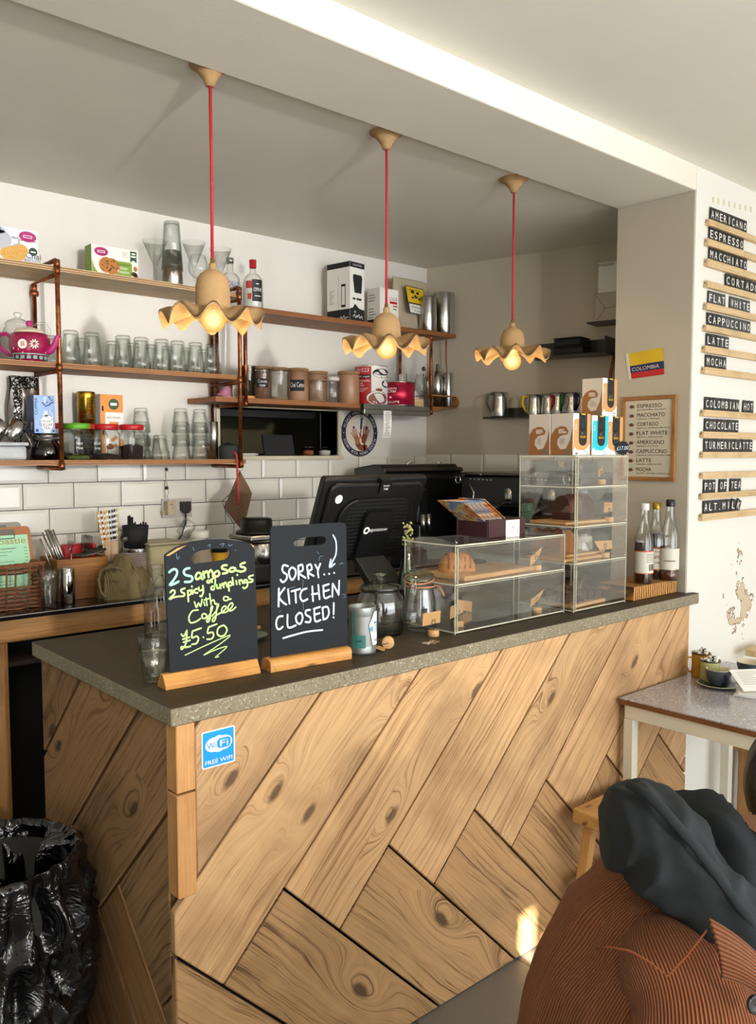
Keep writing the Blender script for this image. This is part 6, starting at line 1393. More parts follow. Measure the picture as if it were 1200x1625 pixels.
jug('steel milk jug with a green handle', 886, pm('green_rubber', '#1c6a2f', .5), .112, .04, .07, -2)
jug('steel milk jug with a navy handle', 908, pm('navy_rubber', '#15233f', .5), .11, .04, .06, -2)
jug('steel milk jug with a black handle, rightmost before the cup boxes', 926, BLACK, .1, .038, .07, -2)
for k in range(2):
    p = atrw(907, zk, .07); r = thing('black_food_box', 'black takeaway box, %s of the stack on the middle wall shelf' % ('lower', 'upper')[k], 'box', (p.x, p.y, zk+.001+k*.041), math.atan2(RWD.y, RWD.x)+R(2-5*k), 'black takeaway boxes'); m = M()
    m.bbox((0, 0, 0), (.15-.01*k, .11, .034), .008, 2); m.build('tray', BLACKM, r); m = M(); m.bbox((0, 0, .034), (.155-.01*k, .115, .006), .002, 1); m.build('lid', BLACK, r)
a, b = atrw(944, zl, .12), atrw(985, zl, .12); L = (b-a).dot(RWD)
r = thing('folded_paper_bag', 'folded white paper bag on the high wall shelf', 'bag', (a-RWN*.06+RWD*(L/2)), math.atan2(RWD.y, RWD.x)); hb_ = zt(955, 468, a.y)-zl
m = M(); m.bbox((0, 0, .0005), (L, .115, hb_), .004, 2); m.cur = 1; yv = -.0585 if True else 0
for s_ in ([(-L*.5, hb_*.95), (-L*.1, hb_*.45), (L*.5, hb_*.5)], [(-L*.45, .004), (-L*.1, hb_*.45)]):
    for i in range(len(s_)-1):
        for yq in (-.0578, .0578): m.tube([(s_[i][0], yq, s_[i][1]), (s_[i+1][0], yq, s_[i+1][1])], .0009, 5)
m.build('paper', [pm('bag_paper', '#b9b0a1', .8), pm('crease_grey', '#6f675b', .8)], r)
r2 = thing('appliance_box', 'white lettered carton standing on the paper bag', 'box', (r.location.x, r.location.y, zl+hb_+.001), r.rotation_euler.z); hh = zt(955, 420, a.y)-zl-hb_; m = M(); m.bbox((.006, 0, 0), (L*.95, .1, hh), .001, 1); m.cur = 1
sg = 1 if Vector((0, 1, 0)).dot(RWN) < 0 else -1
m.text('DYAGRIP', (L*.42, .0503, hh*.87), -X_, Z_, .012, .075); m.text('DYAGRIP', (-L*.42, -.0503, hh*.87), X_, Z_, .012, .075); m.build('carton', [CARDW, INK], r2)
# copper pipes rising behind the wall stub
r = thing('copper_pipe', 'thin copper pipe on the kitchen wall just left of the wall stub', 'pipe', atrw(968, 1.83, .03)); m = M(); m.tube([(0, 0, -.2), (0, 0, .16), (.01, -.02, .26)], .008, 8); m.build('pipe_run', COPPER, r)

# ------------------------------------------------------------------ flag and menu on the end face of the wall stub
XP = XC-.0045
fo = onx(998, 602, XP); U0 = Vector((0, -1, 0)); 
r = thing('colombia_flag', 'small yellow, blue and red flag lettered COLOMBIA pinned to the wall stub', 'flag', fo)
A, B_, C_, D_ = [onx(u, v, XP)-fo for u, v in ((998, 602), (1055, 594), (1053, 551), (993.5, 562))]
def fl(a, b, lift=.0): 
    q = A*(1-a)*(1-b)+B_*a*(1-b)+C_*a*b+D_*(1-a)*b; return q+Vector((-.0015-lift-.0025*math.sin(a*5+b*2)**2, 0, 0))
m = M()
for k, (b0, b1) in enumerate(((0, .22), (.22, .50), (.50, 1.0))): m.cur = k; m.grid(lambda i, j: fl(.085+.915*i, b0+(b1-b0)*j), 16, 5)
m.cur = 3; m.grid(lambda i, j: fl(.085*i, j), 3, 5)
u_ = (B_-A).normalized(); w_ = Vector((0, 0, 1)); m.text('COLOMBIA', fl(.14, .275)+Vector((-.004, 0, 0)), u_, w_, (D_-A).length*.14, (B_-A).length*.76, 'L', .0004)
m.build('cloth', [pm('flag_red', '#bd2323', .7), pm('flag_blue', '#1b2a58', .7), pm('flag_yellow', '#d9b424', .7), pm('flag_hem_white', '#d8d2c6', .8)], r)
# framed drinks menu
tr_, br_ = onx(1076, 626, XP), onx(1072, 764, XP); yr = (tr_.y+br_.y)/2; zt_, zb_ = tr_.z, br_.z; yl_ = onx(988, 690, XP).y
r = thing('framed_menu', 'oak framed coffee menu hung on the wall stub behind the cup boxes', 'picture frame', (XP, (yr+yl_)/2, zb_)); Wm, Hm = yl_-yr, zt_-zb_; U_ = -Y_
def fb_(a0, b0, a1, b1, th): 
    return M().box
m = M(); fw = .016
for (a0, b0, a1, b1) in ((-Wm/2, 0, Wm/2, fw), (-Wm/2, Hm-fw, Wm/2, Hm), (-Wm/2, fw, -Wm/2+fw, Hm-fw), (Wm/2-fw, fw, Wm/2, Hm-fw)): m.box(-.014, -a1, b0, -.0005, -a0, b1)
m.build('frame', wood('oak_frame', '#b07a3e', '#7d4f22', .5, 2.5, False, .12), r, bevel=.002)
m = M(); m.box(-.006, -Wm/2+fw, fw, -.001, Wm/2-fw, Hm-fw); m.cur = 1; iw, ih = Wm-2*fw, Hm-2*fw; X0 = -.0064; tx = -iw*.5+iw*.26
items = [('ESPRESSO', 'ground coffee, hot water'), ('MACCHIATO', 'espresso, milk foam'), ('CORTADO', 'espresso, steamed milk, foam'), ('FLAT WHITE', 'espresso, steamed milk'), ('AMERICANO', 'espresso, hot water'), ('CAPPUCCINO', 'espresso, textured milk, foam'), ('LATTE', 'espresso, steamed milk'), ('MOCHA', 'espresso, chocolate, steamed milk')]
for k, (a, b) in enumerate(items):
    zz = Hm-fw-ih*(.098+.1185*k); m.cur = 1; m.text(a, (X0, -tx, zz), U_, Z_, ih*.05, iw*.066*len(a)*.98); m.text(b, (X0, -tx, zz-ih*.033), U_, Z_, ih*.018, min(iw*.72, iw*.025*len(b)))
    m.cur = 1; oc = Vector((X0, iw*.36, zz+ih*.02)); oval(m, oc, U_, Z_, iw*.055, ih*.025); m.cur = 0; quad(m, oc+Z_*ih*.017, U_, Z_, iw*.06, ih*.012, .001); oval(m, oc+Z_*ih*.004, U_, Z_, iw*.045, ih*.014, .001); m.cur = 2; oval(m, oc-Z_*ih*.008, U_, Z_, iw*.04, ih*.014, .0014)
m.build('menu_print', [pm('menu_cream', '#c9c1ae', .35), INK, pm('coffee_red_print', '#7a2e22', .5)], r)
# ------------------------------------------------------------------ letter rails on the shop wall
YR = YW-.0005
rails = [('AMERICANO', 1126, 347, 356, 0), ('ESPRESSO', 1124.5, 378, 388, 0), ('MACCHIATO', 1124, 410, 421, 0), ('CORTADO', 1123.5, 445, 454.5, 27), ('FLAT WHITE', 1122.5, 480, 490, 0), ('CAPPUCCINO', 1121.5, 515, 524, 0), ('LATTE', 1120, 548, 558, 0), ('MOCHA', 1119, 582, 592, 0), ('COLOMBIAN HOT', 1117.5, 650, 659.5, 0), ('CHOCOLATE', 1117, 684.5, 694, 0), ('TURMERICLATTE', 1116.5, 717, 726, 0), ('', 1116, 750, 759, 0), ('POT OF TEA', 1115.5, 783, 792, 0), ('ALT.MILK', 1115, 816, 826, 0)]
LTM = pm('letter_tile_black', '#1a1a1b', .4); LTG = pm('letter_tile_grey', '#3a3d42', .4)
ends = {'AMERICANO': 1185.5, 'ESPRESSO': 1180, 'MACCHIATO': 1185.5, 'CORTADO': 1204, 'FLAT WHITE': 1190.5, 'CAPPUCCINO': 1191, 'LATTE': 1156.5, 'MOCHA': 1152.5, 'COLOMBIAN HOT': 1195.5, 'CHOCOLATE': 1171.5, 'TURMERICLATTE': 1193.5, 'POT OF TEA': 1175.5, 'ALT.MILK': 1172}
names = {'': 'empty', 'TURMERICLATTE': 'turmeric latte', 'ALT.MILK': 'alt milk'}
for wd, u, v0, v1, sh in rails:
    a = ony(u, v0, YR-.018); zt_, zb_ = a.z, ony(u, v1+1, YR-.018).z; nm = names.get(wd, wd.lower()); x1 = 4.05
    r = thing('letter_rail', ('pale timber letter rail spelling %s' % nm) if wd else 'pale timber letter rail left empty, above pot of tea', 'letter rail', (a.x, YR, zb_), 0, 'letter rails on the shop wall')
    m = M(); m.box(0, -.018, 0, .30, -.010, zt_-zb_); m.box(0, -.010, 0, .30, -.0005, (zt_-zb_)*.55); m.box(.3008, -.018, 0, x1-a.x, -.010, zt_-zb_); m.box(.3008, -.010, 0, x1-a.x, -.0005, (zt_-zb_)*.55); m.build('rail', PALE, r)
    n_ = len(wd)
    if not n_: continue
    xs, xe = ony(u+1+sh, v0, YR-.006).x, ony(ends[wd], v0, YR-.006).x; st_ = (xe-xs)/n_
    for k, ch in enumerate(wd):
        if ch == ' ': continue
        hh = .063
        if wd == 'ALT.MILK' and ch == 'K': lean = R(-24)
        elif wd == 'ALT.MILK' and k > 5: lean = R(-10)
        else: lean = R(rnd(-2.5, 2.5))
        t_ = thing('letter_tile', 'black letter tile %s, %s on the %s rail' % (ch if ch != '.' else 'full stop', ORD[k] if k < 10 else ('eleventh', 'twelfth', 'thirteenth')[k-10], nm), 'letter tile', (xs+st_*(k+.5), YR-.006, zb_+(zt_-zb_)*.56), 0, 'letter tiles on the %s rail' % nm)
        m = M(); m.T = Matrix.Rotation(-lean, 4, 'Y'); m.box(-st_*.475, -.0012, 0, st_*.475, .0012, hh); m.cur = 1
        m.text(ch, (0, -.0013, hh*.36), X_, Z_, hh*.46, st_*(.62 if ch not in 'I.' else .16), 'C', .0005); m.build('tile', [LTG if wd == 'FLAT WHITE' or (wd in ('CAPPUCCINO', 'LATTE') and k > 2) else LTM, WHITE], t_)
# ------------------------------------------------------------------ on the counter
CZ = CT+.0004
p = onz(239, 1085, CT); p = Vector((p.x, p.y+.0, CZ))
p = Vector((.932, 1.855, CZ)); 
r = thing('water_glass', 'ribbed tumbler of water on the counter left of the samosas chalkboard', 'glass', p)
Hg = zt(238, 1010, p.y)-CT; tumbler(r, .0275, .0375, Hg)
m = M(); m.lathe([(.001, .0125), (.0235, .0125), (.031, Hg*.66), (.001, Hg*.66)], (0, 0, 0), 28, cap0=False, cap1=False); m.build('water', glass('water_surface', '#fdffff', .3, 1.6, .01, '#dfe6e6'), r)
# carafe bottle
p = onz(251, 1008, CT); r = thing('water_carafe', 'clear swing-neck water bottle behind the samosas chalkboard', 'bottle', (p.x, p.y, CZ)); Hb = zt(250, 896, p.y)-CT
m = M(); m.lathe([(.001, 0), (.036, 0), (.04, .006), (.04, Hb*.5), (.036, Hb*.62), (.022, Hb*.78), (.0165, Hb*.84), (.0165, Hb*.94), (.019, Hb*.95), (.019, Hb), (.015, Hb)], (0, 0, 0), 30, cap0=False, cap1=False); m.build('glass_body', GLASS, r)
m = M(); m.tube([(-.0175, 0, Hb*.84), (-.022, -.004, Hb*.8), (-.019, -.012, Hb*.74), (-.012, -.02, Hb*.82), (.0, -.018, Hb*.86), (.016, -.008, Hb*.84)], .0014, 6); m.build('wire_clasp', STEEL, r)
# chalkboards
SLATE = pm('chalkboard_black', '#191d22', .75, ns=7, amt=.18, spec=.3); PINEB = wood('chalkboard_foot_pine', '#d49a50', '#a2642c', .38, 2.2, True, .12)
def chalkboard(lab, fl, fr, dep, hfoot, tilt, roundfoot):
    a, b = onz(*fl, CT), onz(*fr, CT); d = (b-a); L = d.length; ang = math.atan2(d.y, d.x); r = thing('chalkboard_sign', lab, 'chalkboard', ((a+b)/2).to_tuple()[:2]+(CZ,), ang)
    m = M()
    if roundfoot: prof = [(0, 0)]+[(dep*.32-dep*.32*math.cos(R(q)), hfoot*.55+hfoot*.45*math.sin(R(q))) for q in range(0, 91, 15)]+[(dep*.68, hfoot)]+[(dep-dep*.32+dep*.32*math.sin(R(q)), hfoot*.55+hfoot*.45*math.cos(R(q))) for q in range(0, 91, 15)]+[(dep, 0)]
    else: prof = [(0, 0), (0, hfoot*.2), (dep*.34, hfoot), (dep*.66, hfoot), (dep, hfoot*.2), (dep, 0)]
    m.prism(prof, (-L/2, 0, 0), Y_, Z_, X_*L, (1, 0, 0)); m.build('wooden_foot', PINEB, r, bevel=.001, bseg=1)
    rot = Matrix.Rotation(ang, 3, 'Z'); w_ = Vector((0, math.sin(tilt), math.cos(tilt))); org = Vector((0, dep*.5-.003, hfoot*.5))
    W_ = rot @ w_; N_ = rot @ Vector((0, -math.cos(tilt), math.sin(tilt))); O_ = Vector(r.location)+rot @ org; U_ = rot @ X_
    def px(u, v, lift=.0006):           # picture point -> point on the board, in the sign's own axes
        q = onp(u, v, O_+N_*.0003, N_)-Vector(r.location); return rot.transposed() @ (q+N_*lift)
    return r, px, w_, org, rot.transposed() @ N_
def holed(m, outer, hole, o, u, w, d):
    """board outline with a hand hole: two halves stitched round the hole"""
    o, u, w, d = Vector(o), Vector(u), Vector(w), Vector(d); bm = bmesh.new()
    A = [bm.verts.new(o+u*a+w*b) for a, b in outer]; B = [bm.verts.new(o+u*a+w*b) for a, b in hole]
    es = [bm.edges.new((L_[i], L_[(i+1) % len(L_)])) for L_ in (A, B) for i in range(len(L_))]
    res = bmesh.ops.triangle_fill(bm, edges=es, use_beauty=True)
    fs = [f for f in res['geom'] if isinstance(f, bmesh.types.BMFace)]
    bmesh.ops.recalc_face_normals(bm, faces=bm.faces[:])
    ext = bmesh.ops.extrude_face_region(bm, geom=bm.faces[:]); bmesh.ops.translate(bm, verts=[q for q in ext['geom'] if isinstance(q, bmesh.types.BMVert)], vec=d)
    bmesh.ops.recalc_face_normals(bm, faces=bm.faces[:]); bm.verts.index_update()
    m.add([q.co.copy() for q in bm.verts], [tuple(q.index for q in f.verts) for f in bm.faces], w); bm.free()
# samosas board
r, px, w_, org, nn = chalkboard('chalkboard offering two samosas or dumplings with a coffee for five pounds fifty', (263, 1096.5), (414, 1069), .046, .034, .10, False)
def to2(q): q = q-org; return (q.x, q.dot(w_))
bl = [to2(px(*q, 0)) for q in ((269, 1066), (262, 885), (262, 880), (280, 868), (305, 859), (330, 856), (355, 855.5), (385, 859), (403, 864.5), (404, 868), (409.5, 1041))]
hl = [to2(px(*q, 0)) for q in ((304, 884), (303, 889), (305.5, 893.5), (310, 894.5), (335, 891.5), (358, 888), (364, 884), (366.5, 878), (365, 872.5), (360, 870), (340, 870.5), (318, 874), (308, 878))]
bl = [(bl[0][0], -.008)]+bl[1:-1]+[(bl[-1][0], -.008)]
m = M(); holed(m, bl, hl, org, X_, w_, -nn*.006); m.build('board', [SLATE], r)
m = M()
for L_ in ([(262.5, 882), (281, 870), (296, 865), (268, 882)], [(396, 862), (402.5, 866), (403, 870), (398, 864)]): m.face([px(u, v, .0011) for u, v in L_])
m.build('worn_edges', pm('worn_board_wood', '#c79a68', .8), r)
GCH = pm('green_chalk', '#c3ee92', .85); GCH2 = pm('aqua_chalk', '#a5f0c8', .85)
Z1 = lambda x, y: (250+x/6.247, 840+y/6.25)
def chalk(strokes, wd, mat, name, Zf, close=()):
    m = M()
    for s_ in strokes: m.stroke([px(*Zf(x, y), .0009) for x, y in s_], wd, nn)
    m.build(name, mat, r)
chalk([[(115, 425), (150, 398), (185, 402), (192, 440), (160, 500), (120, 552), (165, 540), (207, 518)],
       [(315, 385), (275, 395), (258, 425), (280, 455), (330, 465), (345, 490), (325, 518), (270, 522)]], .0056, GCH2, 'chalk_numeral', Z1)
chalk([[(430, 440), (400, 430), (378, 460), (385, 495), (420, 480), (435, 445), (432, 480), (445, 495)],
       [(452, 420), (462, 480)], [(460, 440), (485, 415), (500, 440), (505, 475)], [(502, 440), (525, 405), (545, 430), (548, 465)],
       [(585, 415), (562, 435), (565, 462), (595, 465), (612, 440), (600, 415), (585, 415)],
       [(685, 355), (645, 362), (640, 390), (685, 405), (690, 428), (645, 440)],
       [(770, 385), (735, 380), (712, 400), (720, 420), (755, 415), (772, 385), (772, 405), (795, 415)],
       [(865, 330), (825, 345), (825, 370), (862, 380), (868, 405), (825, 420), (800, 412)]], .0054, GCH, 'chalk_text', Z1)
chalk([[(505, 505), (490, 515), (495, 530), (515, 527), (518, 510), (505, 505)], [(530, 495), (540, 525)], [(535, 505), (550, 485), (570, 482)],
       [(125, 625), (145, 605), (168, 610), (165, 640), (115, 692), (160, 675), (210, 665)],
       [(270, 585), (232, 600), (240, 625), (265, 635), (260, 660), (222, 665)], [(298, 610), (305, 715)], [(298, 615), (325, 605), (330, 640), (300, 655)],
       [(342, 600), (348, 640)], [(338, 565), (340, 570)], [(392, 590), (368, 598), (365, 625), (395, 630)], [(408, 575), (412, 608), (440, 600)], [(448, 560), (452, 620), (435, 665), (420, 660)],
       [(560, 565), (535, 570), (532, 595), (560, 590), (572, 500)], [(568, 540), (560, 595)], [(585, 550), (592, 585), (615, 575), (618, 545)], [(618, 550), (625, 585)], [(628, 560), (645, 535), (655, 575)], [(655, 550), (672, 525), (690, 570)],
       [(700, 530), (708, 610)], [(702, 535), (725, 520), (735, 550), (708, 562)], [(740, 480), (752, 550)], [(778, 510), (785, 545)], [(788, 450), (790, 455)], [(805, 505), (815, 545)], [(808, 520), (830, 500), (845, 535)], [(880, 500), (858, 505), (860, 530), (885, 520), (885, 500), (890, 560), (860, 585), (845, 575)], [(945, 455), (905, 470), (910, 490), (942, 500), (935, 520), (895, 525)]], .0044, GCH, 'chalk_text', Z1)
chalk([[(365, 720), (385, 775), (405, 730), (425, 765), (440, 695)], [(458, 720), (468, 755)], [(480, 680), (490, 755)], [(462, 700), (515, 685)], [(515, 640), (530, 745)], [(530, 715), (555, 700), (570, 740), (585, 735)],
       [(695, 670), (660, 670), (655, 700), (690, 705), (705, 675), (705, 695), (728, 690)]], .0036, GCH, 'chalk_text', Z1)
chalk([[(400, 800), (345, 810), (310, 870), (325, 925), (380, 915), (425, 885)], [(460, 835), (440, 850), (445, 880), (475, 880), (485, 850), (460, 835)], [(485, 880), (525, 830), (545, 770), (530, 775), (520, 880), (500, 920), (485, 905), (520, 870)], [(540, 860), (585, 800), (605, 745), (590, 760), (575, 880), (550, 915), (545, 890), (580, 850)],
       [(585, 850), (645, 815), (680, 780), (670, 760), (640, 780), (635, 825), (680, 820)], [(680, 820), (720, 790), (745, 750), (735, 730), (705, 755), (700, 800), (735, 805), (775, 770)]], .0037, GCH, 'chalk_text', Z1)
chalk([[(235, 1040), (260, 1060), (290, 1000)], [(290, 1000), (280, 1130), (240, 1190), (235, 1165), (275, 1170), (325, 1160)], [(250, 1090), (315, 1070)], [(255, 1120), (320, 1100)],
       [(345, 1010), (340, 1075), (385, 1060), (405, 1085), (385, 1130), (340, 1140)], [(345, 1010), (430, 980)], [(452, 1068), (456, 1072)], [(505, 970), (495, 1030), (540, 1020), (555, 1050), (535, 1085), (490, 1090)], [(505, 970), (585, 940)],
       [(655, 950), (605, 975), (590, 1030), (620, 1060), (665, 1045), (688, 990), (655, 950)]], .0041, GCH, 'chalk_price', Z1)
chalk([[(272, 1248), (500, 1140), (722, 1048), (600, 1150), (455, 1248), (560, 1200), (688, 1162), (580, 1260), (575, 1270), (605, 1262)]], .0023, GCH, 'chalk_flourish', Z1)
chalk([[(350, 180), (360, 210)], [(185, 240), (195, 295), (215, 270)], [(495, 165), (520, 150), (515, 180)], [(700, 150), (715, 165), (740, 150)], [(770, 205), (775, 210)], [(620, 150), (660, 140), (640, 170)]], .0014, pm('faded_chalk', '#6f8aa0', .9), 'chalk_smudges', Z1)
# sorry board
r, px, w_, org, nn = chalkboard('plain dark chalkboard reading sorry kitchen closed with an arrow', (430, 1068.5), (559, 1046), .05, .032, .085, True)
bl = [to2(px(*q, 0)) for q in ((430, 1043), (429.5, 842), (431, 837.5), (436, 834.5), (542, 829), (547, 831), (549.8, 836), (551.5, 1024))]
hl = [to2(px(*q, 0)) for q in ((466, 862), (468, 866.5), (473, 867), (510, 864.5), (516, 862), (518, 857), (516, 852.5), (512, 851), (480, 853.5), (470, 857))]
bl = [(bl[0][0], -.008)]+bl[1:-1]+[(bl[-1][0], -.008)]
m = M(); holed(m, bl, hl, org, X_, w_, -nn*.006); m.build('board', [SLATE], r)
WCH = pm('white_chalk', '#cfdbea', .85); Z2 = lambda x, y: (420+x/6.5, 820+y/6.5)
chalk([[(240, 510), (195, 500), (180, 540), (195, 575), (228, 600), (220, 650), (185, 675), (162, 650)], [(278, 520), (250, 560), (258, 620), (285, 650), (318, 600), (315, 545), (278, 520)], [(345, 505), (350, 645)], [(345, 510), (385, 495), (392, 550), (352, 580), (420, 630)], [(435, 505), (450, 635)], [(435, 510), (470, 490), (485, 540), (445, 570), (505, 610)], [(520, 495), (550, 550)], [(572, 485), (548, 560), (555, 625)], [(612, 595), (615, 597)], [(662, 588), (665, 590)], [(714, 578), (717, 580)],
       [(145, 740), (142, 925)], [(205, 735), (148, 820), (185, 880), (222, 905)], [(240, 750), (255, 895)], [(275, 770), (365, 745)], [(315, 765), (322, 885)], [(432, 740), (385, 760), (365, 820), (390, 870), (440, 850)], [(490, 720), (498, 870)], [(552, 705), (565, 850)], [(485, 800), (560, 790)], [(605, 715), (615, 835), (675, 820)], [(600, 715), (660, 695)], [(612, 770), (662, 755)], [(700, 690), (697, 825)], [(702, 690), (762, 800)], [(768, 660), (762, 805)],
       [(185, 1025), (140, 1035), (118, 1090), (128, 1150), (155, 1160), (185, 1135)], [(235, 1010), (240, 1140), (320, 1120)], [(355, 990), (322, 1030), (330, 1085), (365, 1105), (390, 1050), (380, 1000), (355, 990)], [(468, 960), (425, 970), (425, 1010), (470, 1040), (465, 1085), (420, 1085)], [(510, 950), (520, 1075), (575, 1065)], [(505, 950), (570, 930)], [(515, 1010), (565, 995)], [(595, 940), (605, 1060)], [(592, 940), (645, 930), (662, 990), (640, 1045), (602, 1060)], [(712, 890), (710, 1005)], [(708, 1036), (711, 1040)]], .0052, WCH, 'chalk_text', Z2)
chalk([[(190, 1252), (300, 1220), (440, 1185), (595, 1168)]], .0046, WCH, 'chalk_underline', Z2)
chalk([[(705, 190), (735, 260), (735, 380), (700, 460), (670, 520)], [(682, 440), (668, 522), (722, 485)]], .0046, pm('blue_white_chalk', '#b4cbe2', .85), 'chalk_arrow', Z2)
chalk([[(560, 450), (570, 410), (600, 405)], [(395, 650), (390, 760)], [(395, 880), (400, 960)], [(240, 745), (310, 722)], [(800, 805), (825, 800), (825, 830), (805, 835)], [(765, 485), (785, 490), (790, 475), (815, 485)], [(540, 360), (560, 385)], [(150, 985), (165, 970)]], .0011, pm('faded_chalk', '#6f8aa0', .9), 'chalk_smudges', Z2)
# little plate with a wooden stick
p = onz(395, 1016, CT); r = thing('green_plate', 'sage green plate between the two chalkboards', 'plate', (p.x, p.y, CZ))
m = M(); rr = .055; m.lathe([(.001, 0), (rr*.5, 0), (rr*.55, .003), (rr, .016), (rr*.99, .0175), (rr*.52, .006), (.001, .006)], (0, 0, 0), 36, cap0=False, cap1=False); m.build('plate_body', pm('sage_glaze', '#77877a', .3), r)
a = p+Vector((0, .02, .02)); q = thing('wooden_honey_stick', 'turned wooden stick resting across the sage green plate', 'stick', (p.x+.02, p.y+.035, CZ+.0165)); m = M(); m.tube([(-.05, .0, .006), (.03, .004, .006), (.036, .004, .006), (.045, .005, .006)], [.005, .005, .007, .006], 10); m.build('stick', PINE, q)
# tin can with paper tag
p = onz(575, 1040, CT); p = Vector((1.495, 1.745, CZ)); Hc = zt(575, 961, p.y-.0)-CT; rc_ = (onz(598, 1030, CT)-onz(552, 1030, CT)).length/2*.93
r = thing('tip_tin', 'dented empty food tin with a white paper tag on the counter', 'tin', p)
m = M(); pr = [(.001, .003), (rc_-.002, .003), (rc_, 0), (rc_, .006)]+[(rc_*(1-.03*(k % 2)), Hc*(.16+.66*k/24)) for k in range(25)]+[(rc_, Hc*.9), (rc_*1.02, Hc*.985), (rc_, Hc), (rc_*.96, Hc*.985), (rc_*.96, .01), (.001, .008)]
m.lathe(pr, (0, 0, 0), 40, cap0=False, cap1=False); m.build('tin_body', pm('dull_tinplate', '#8f9391', .42, .75, ns=14, amt=.15), r)
m = M(); wrap_patch(m, rc_, Hc*.15, Hc*.42, -178, VA+8, .0012, 16); wrap_patch(m, rc_, Hc*.42, Hc*.92, -178, VA-42, .0012, 10); m.cur = 1
for k, (t_, a0, a1) in enumerate((('Vegan', -150, VA-30), ('powder', -160, VA-6), ('milk', -150, VA-35))): wrap_text(m, t_, rc_, Hc*(.36-.08*k), .0075, a0, a1, .002)
m.build('torn_label', [pm('faded_teal_print', '#2f6f66', .6), pm('teal_dark_print', '#0f3a36', .6)], r)
def cyl(a, z, lift): return ((rc_+lift)*math.cos(R(a)), (rc_+lift)*math.sin(R(a)), z)
m = M(); tagp = [(VA+22, .62), (VA+40, .80), (VA+72, .88), (VA+78, .2), (VA+36, .2), (VA+28, .45)]
gp = []
for i in range(12):
    a = VA+20+58*i/11; lo = .2+max(0, (VA+38-a))/16*.4; hi = min(.9, .62+(a-VA-20)/20*.2); gp.append((a, lo, hi))
v = []; f = []
for a, lo, hi in gp: v += [cyl(a, Hc*lo, .0022), cyl(a, Hc*hi, .0022)]
m.add(v, [(2*i, 2*i+2, 2*i+3, 2*i+1) for i in range(11)], Z_, True); m.cur = 1
wrap_text(m, 'TIPS', rc_, Hc*.46, .03, VA+44, VA+88, .0034); m.cur = 2; wrap_oval(m, rc_, VA+33, Hc*.55, 8, .008, .0036); m.cur = 3; wrap_text(m, 'THANKS', rc_, Hc*.27, .009, VA+42, VA+76, .0034)
m.build('paper_tag', [WHITE, pm('tag_blue_ink', '#3a6f8f', .6), pm('tag_star_blue', '#4ba3d0', .6), pm('tag_grey_ink', '#5b5d60', .7)], r)
# cork card holders
def cork_card(lab, uc, vc, ucard0, vcard0, w_px, h_px, yaw, pos=None, zb=CZ, text=None, dia=.034, slope=0, scale=1.0, shape=None):
    p = Vector(pos) if pos is not None else onz(uc, vc, CT); r = thing('card_holder', lab, 'card holder', (p.x, p.y, zb), yaw, 'cork card holders')
    m = M(); m.lathe([(dia/2-.001, 0), (dia/2, .001), (dia/2, .017), (dia/2-.001, .018)], (0, 0, 0), 26); m.build('cork_base', CORK, r)
    m = M(); zc = .05; m.tube([(0, 0, .017), (0, 0, .030)], .0009, 6)
    st_ = [(math.sin(R(180+q*36))*(.011 if q % 2 == 0 else .0052), -.0016, zc-.008+math.cos(R(180+q*36))*(.011 if q % 2 == 0 else .0052)) for q in range(0, 11)]
    m.tube(st_, .0008, 6); m.build('wire_star', BLACK, r)
    m = M(); W_, H_ = .066*scale, .036*scale
    pl = shape or [(-W_*.62, -.004), (W_*.38, 0), (W_*.42, H_), (-W_*.58, H_-.002)]
    m.prism([(a, b+zc-.012+slope*a) for a, b in pl], (0, .0003, 0), X_, Z_, Y_*.0006); m.cur = 1
    if text:
        for i, t_ in enumerate(text): m.text(t_, (-W_*.2, -.0003, zc+H_*.32-i*.009), Vector((1, 0, slope)).normalized(), Z_, .0055, None, 'C', .0004)
    m.build('kraft_label', [KRAFT, INK], r); return r
cork_card('blank kraft card in a cork holder in front of the clip-top jar', 692, 1010, 0, 0, 0, 0, R(-8), pos=(1.79, 1.762, 0))
# fallen one
p = onz(612, 1030, CT); r = thing('card_holder', 'toppled cork card holder with its kraft card lying by the tin', 'card holder', (p.x, p.y, CZ), R(-20), 'cork card holders')
m = M(); m.lathe([(.016, 0), (.017, .001), (.017, .017), (.016, .018)], (.012, .012, .0172), 26, axis=(-.35, -.93, .0)); m.build('cork_base', CORK, r)
m = M(); m.add([(-.06, .0, .016), (-.048, .026, .02), (.0, -.002, .003), (-.016, -.03, .001)], [(0, 3, 2, 1)]); m.build('kraft_label', KRAFT, r, solid=.0006)
m = M(); m.tube([(.01, -.005, .017), (-.01, -.004, .014)], .0009, 6); m.tube([(-.028+.010*math.cos(R(q*36))*(1 if q % 2 else .5), -.004+.008*math.sin(R(q*36))*(1 if q % 2 else .5), .0125+.002*math.cos(R(q*36))) for q in range(11)], .0008, 6); m.build('wire_star', BLACK, r)
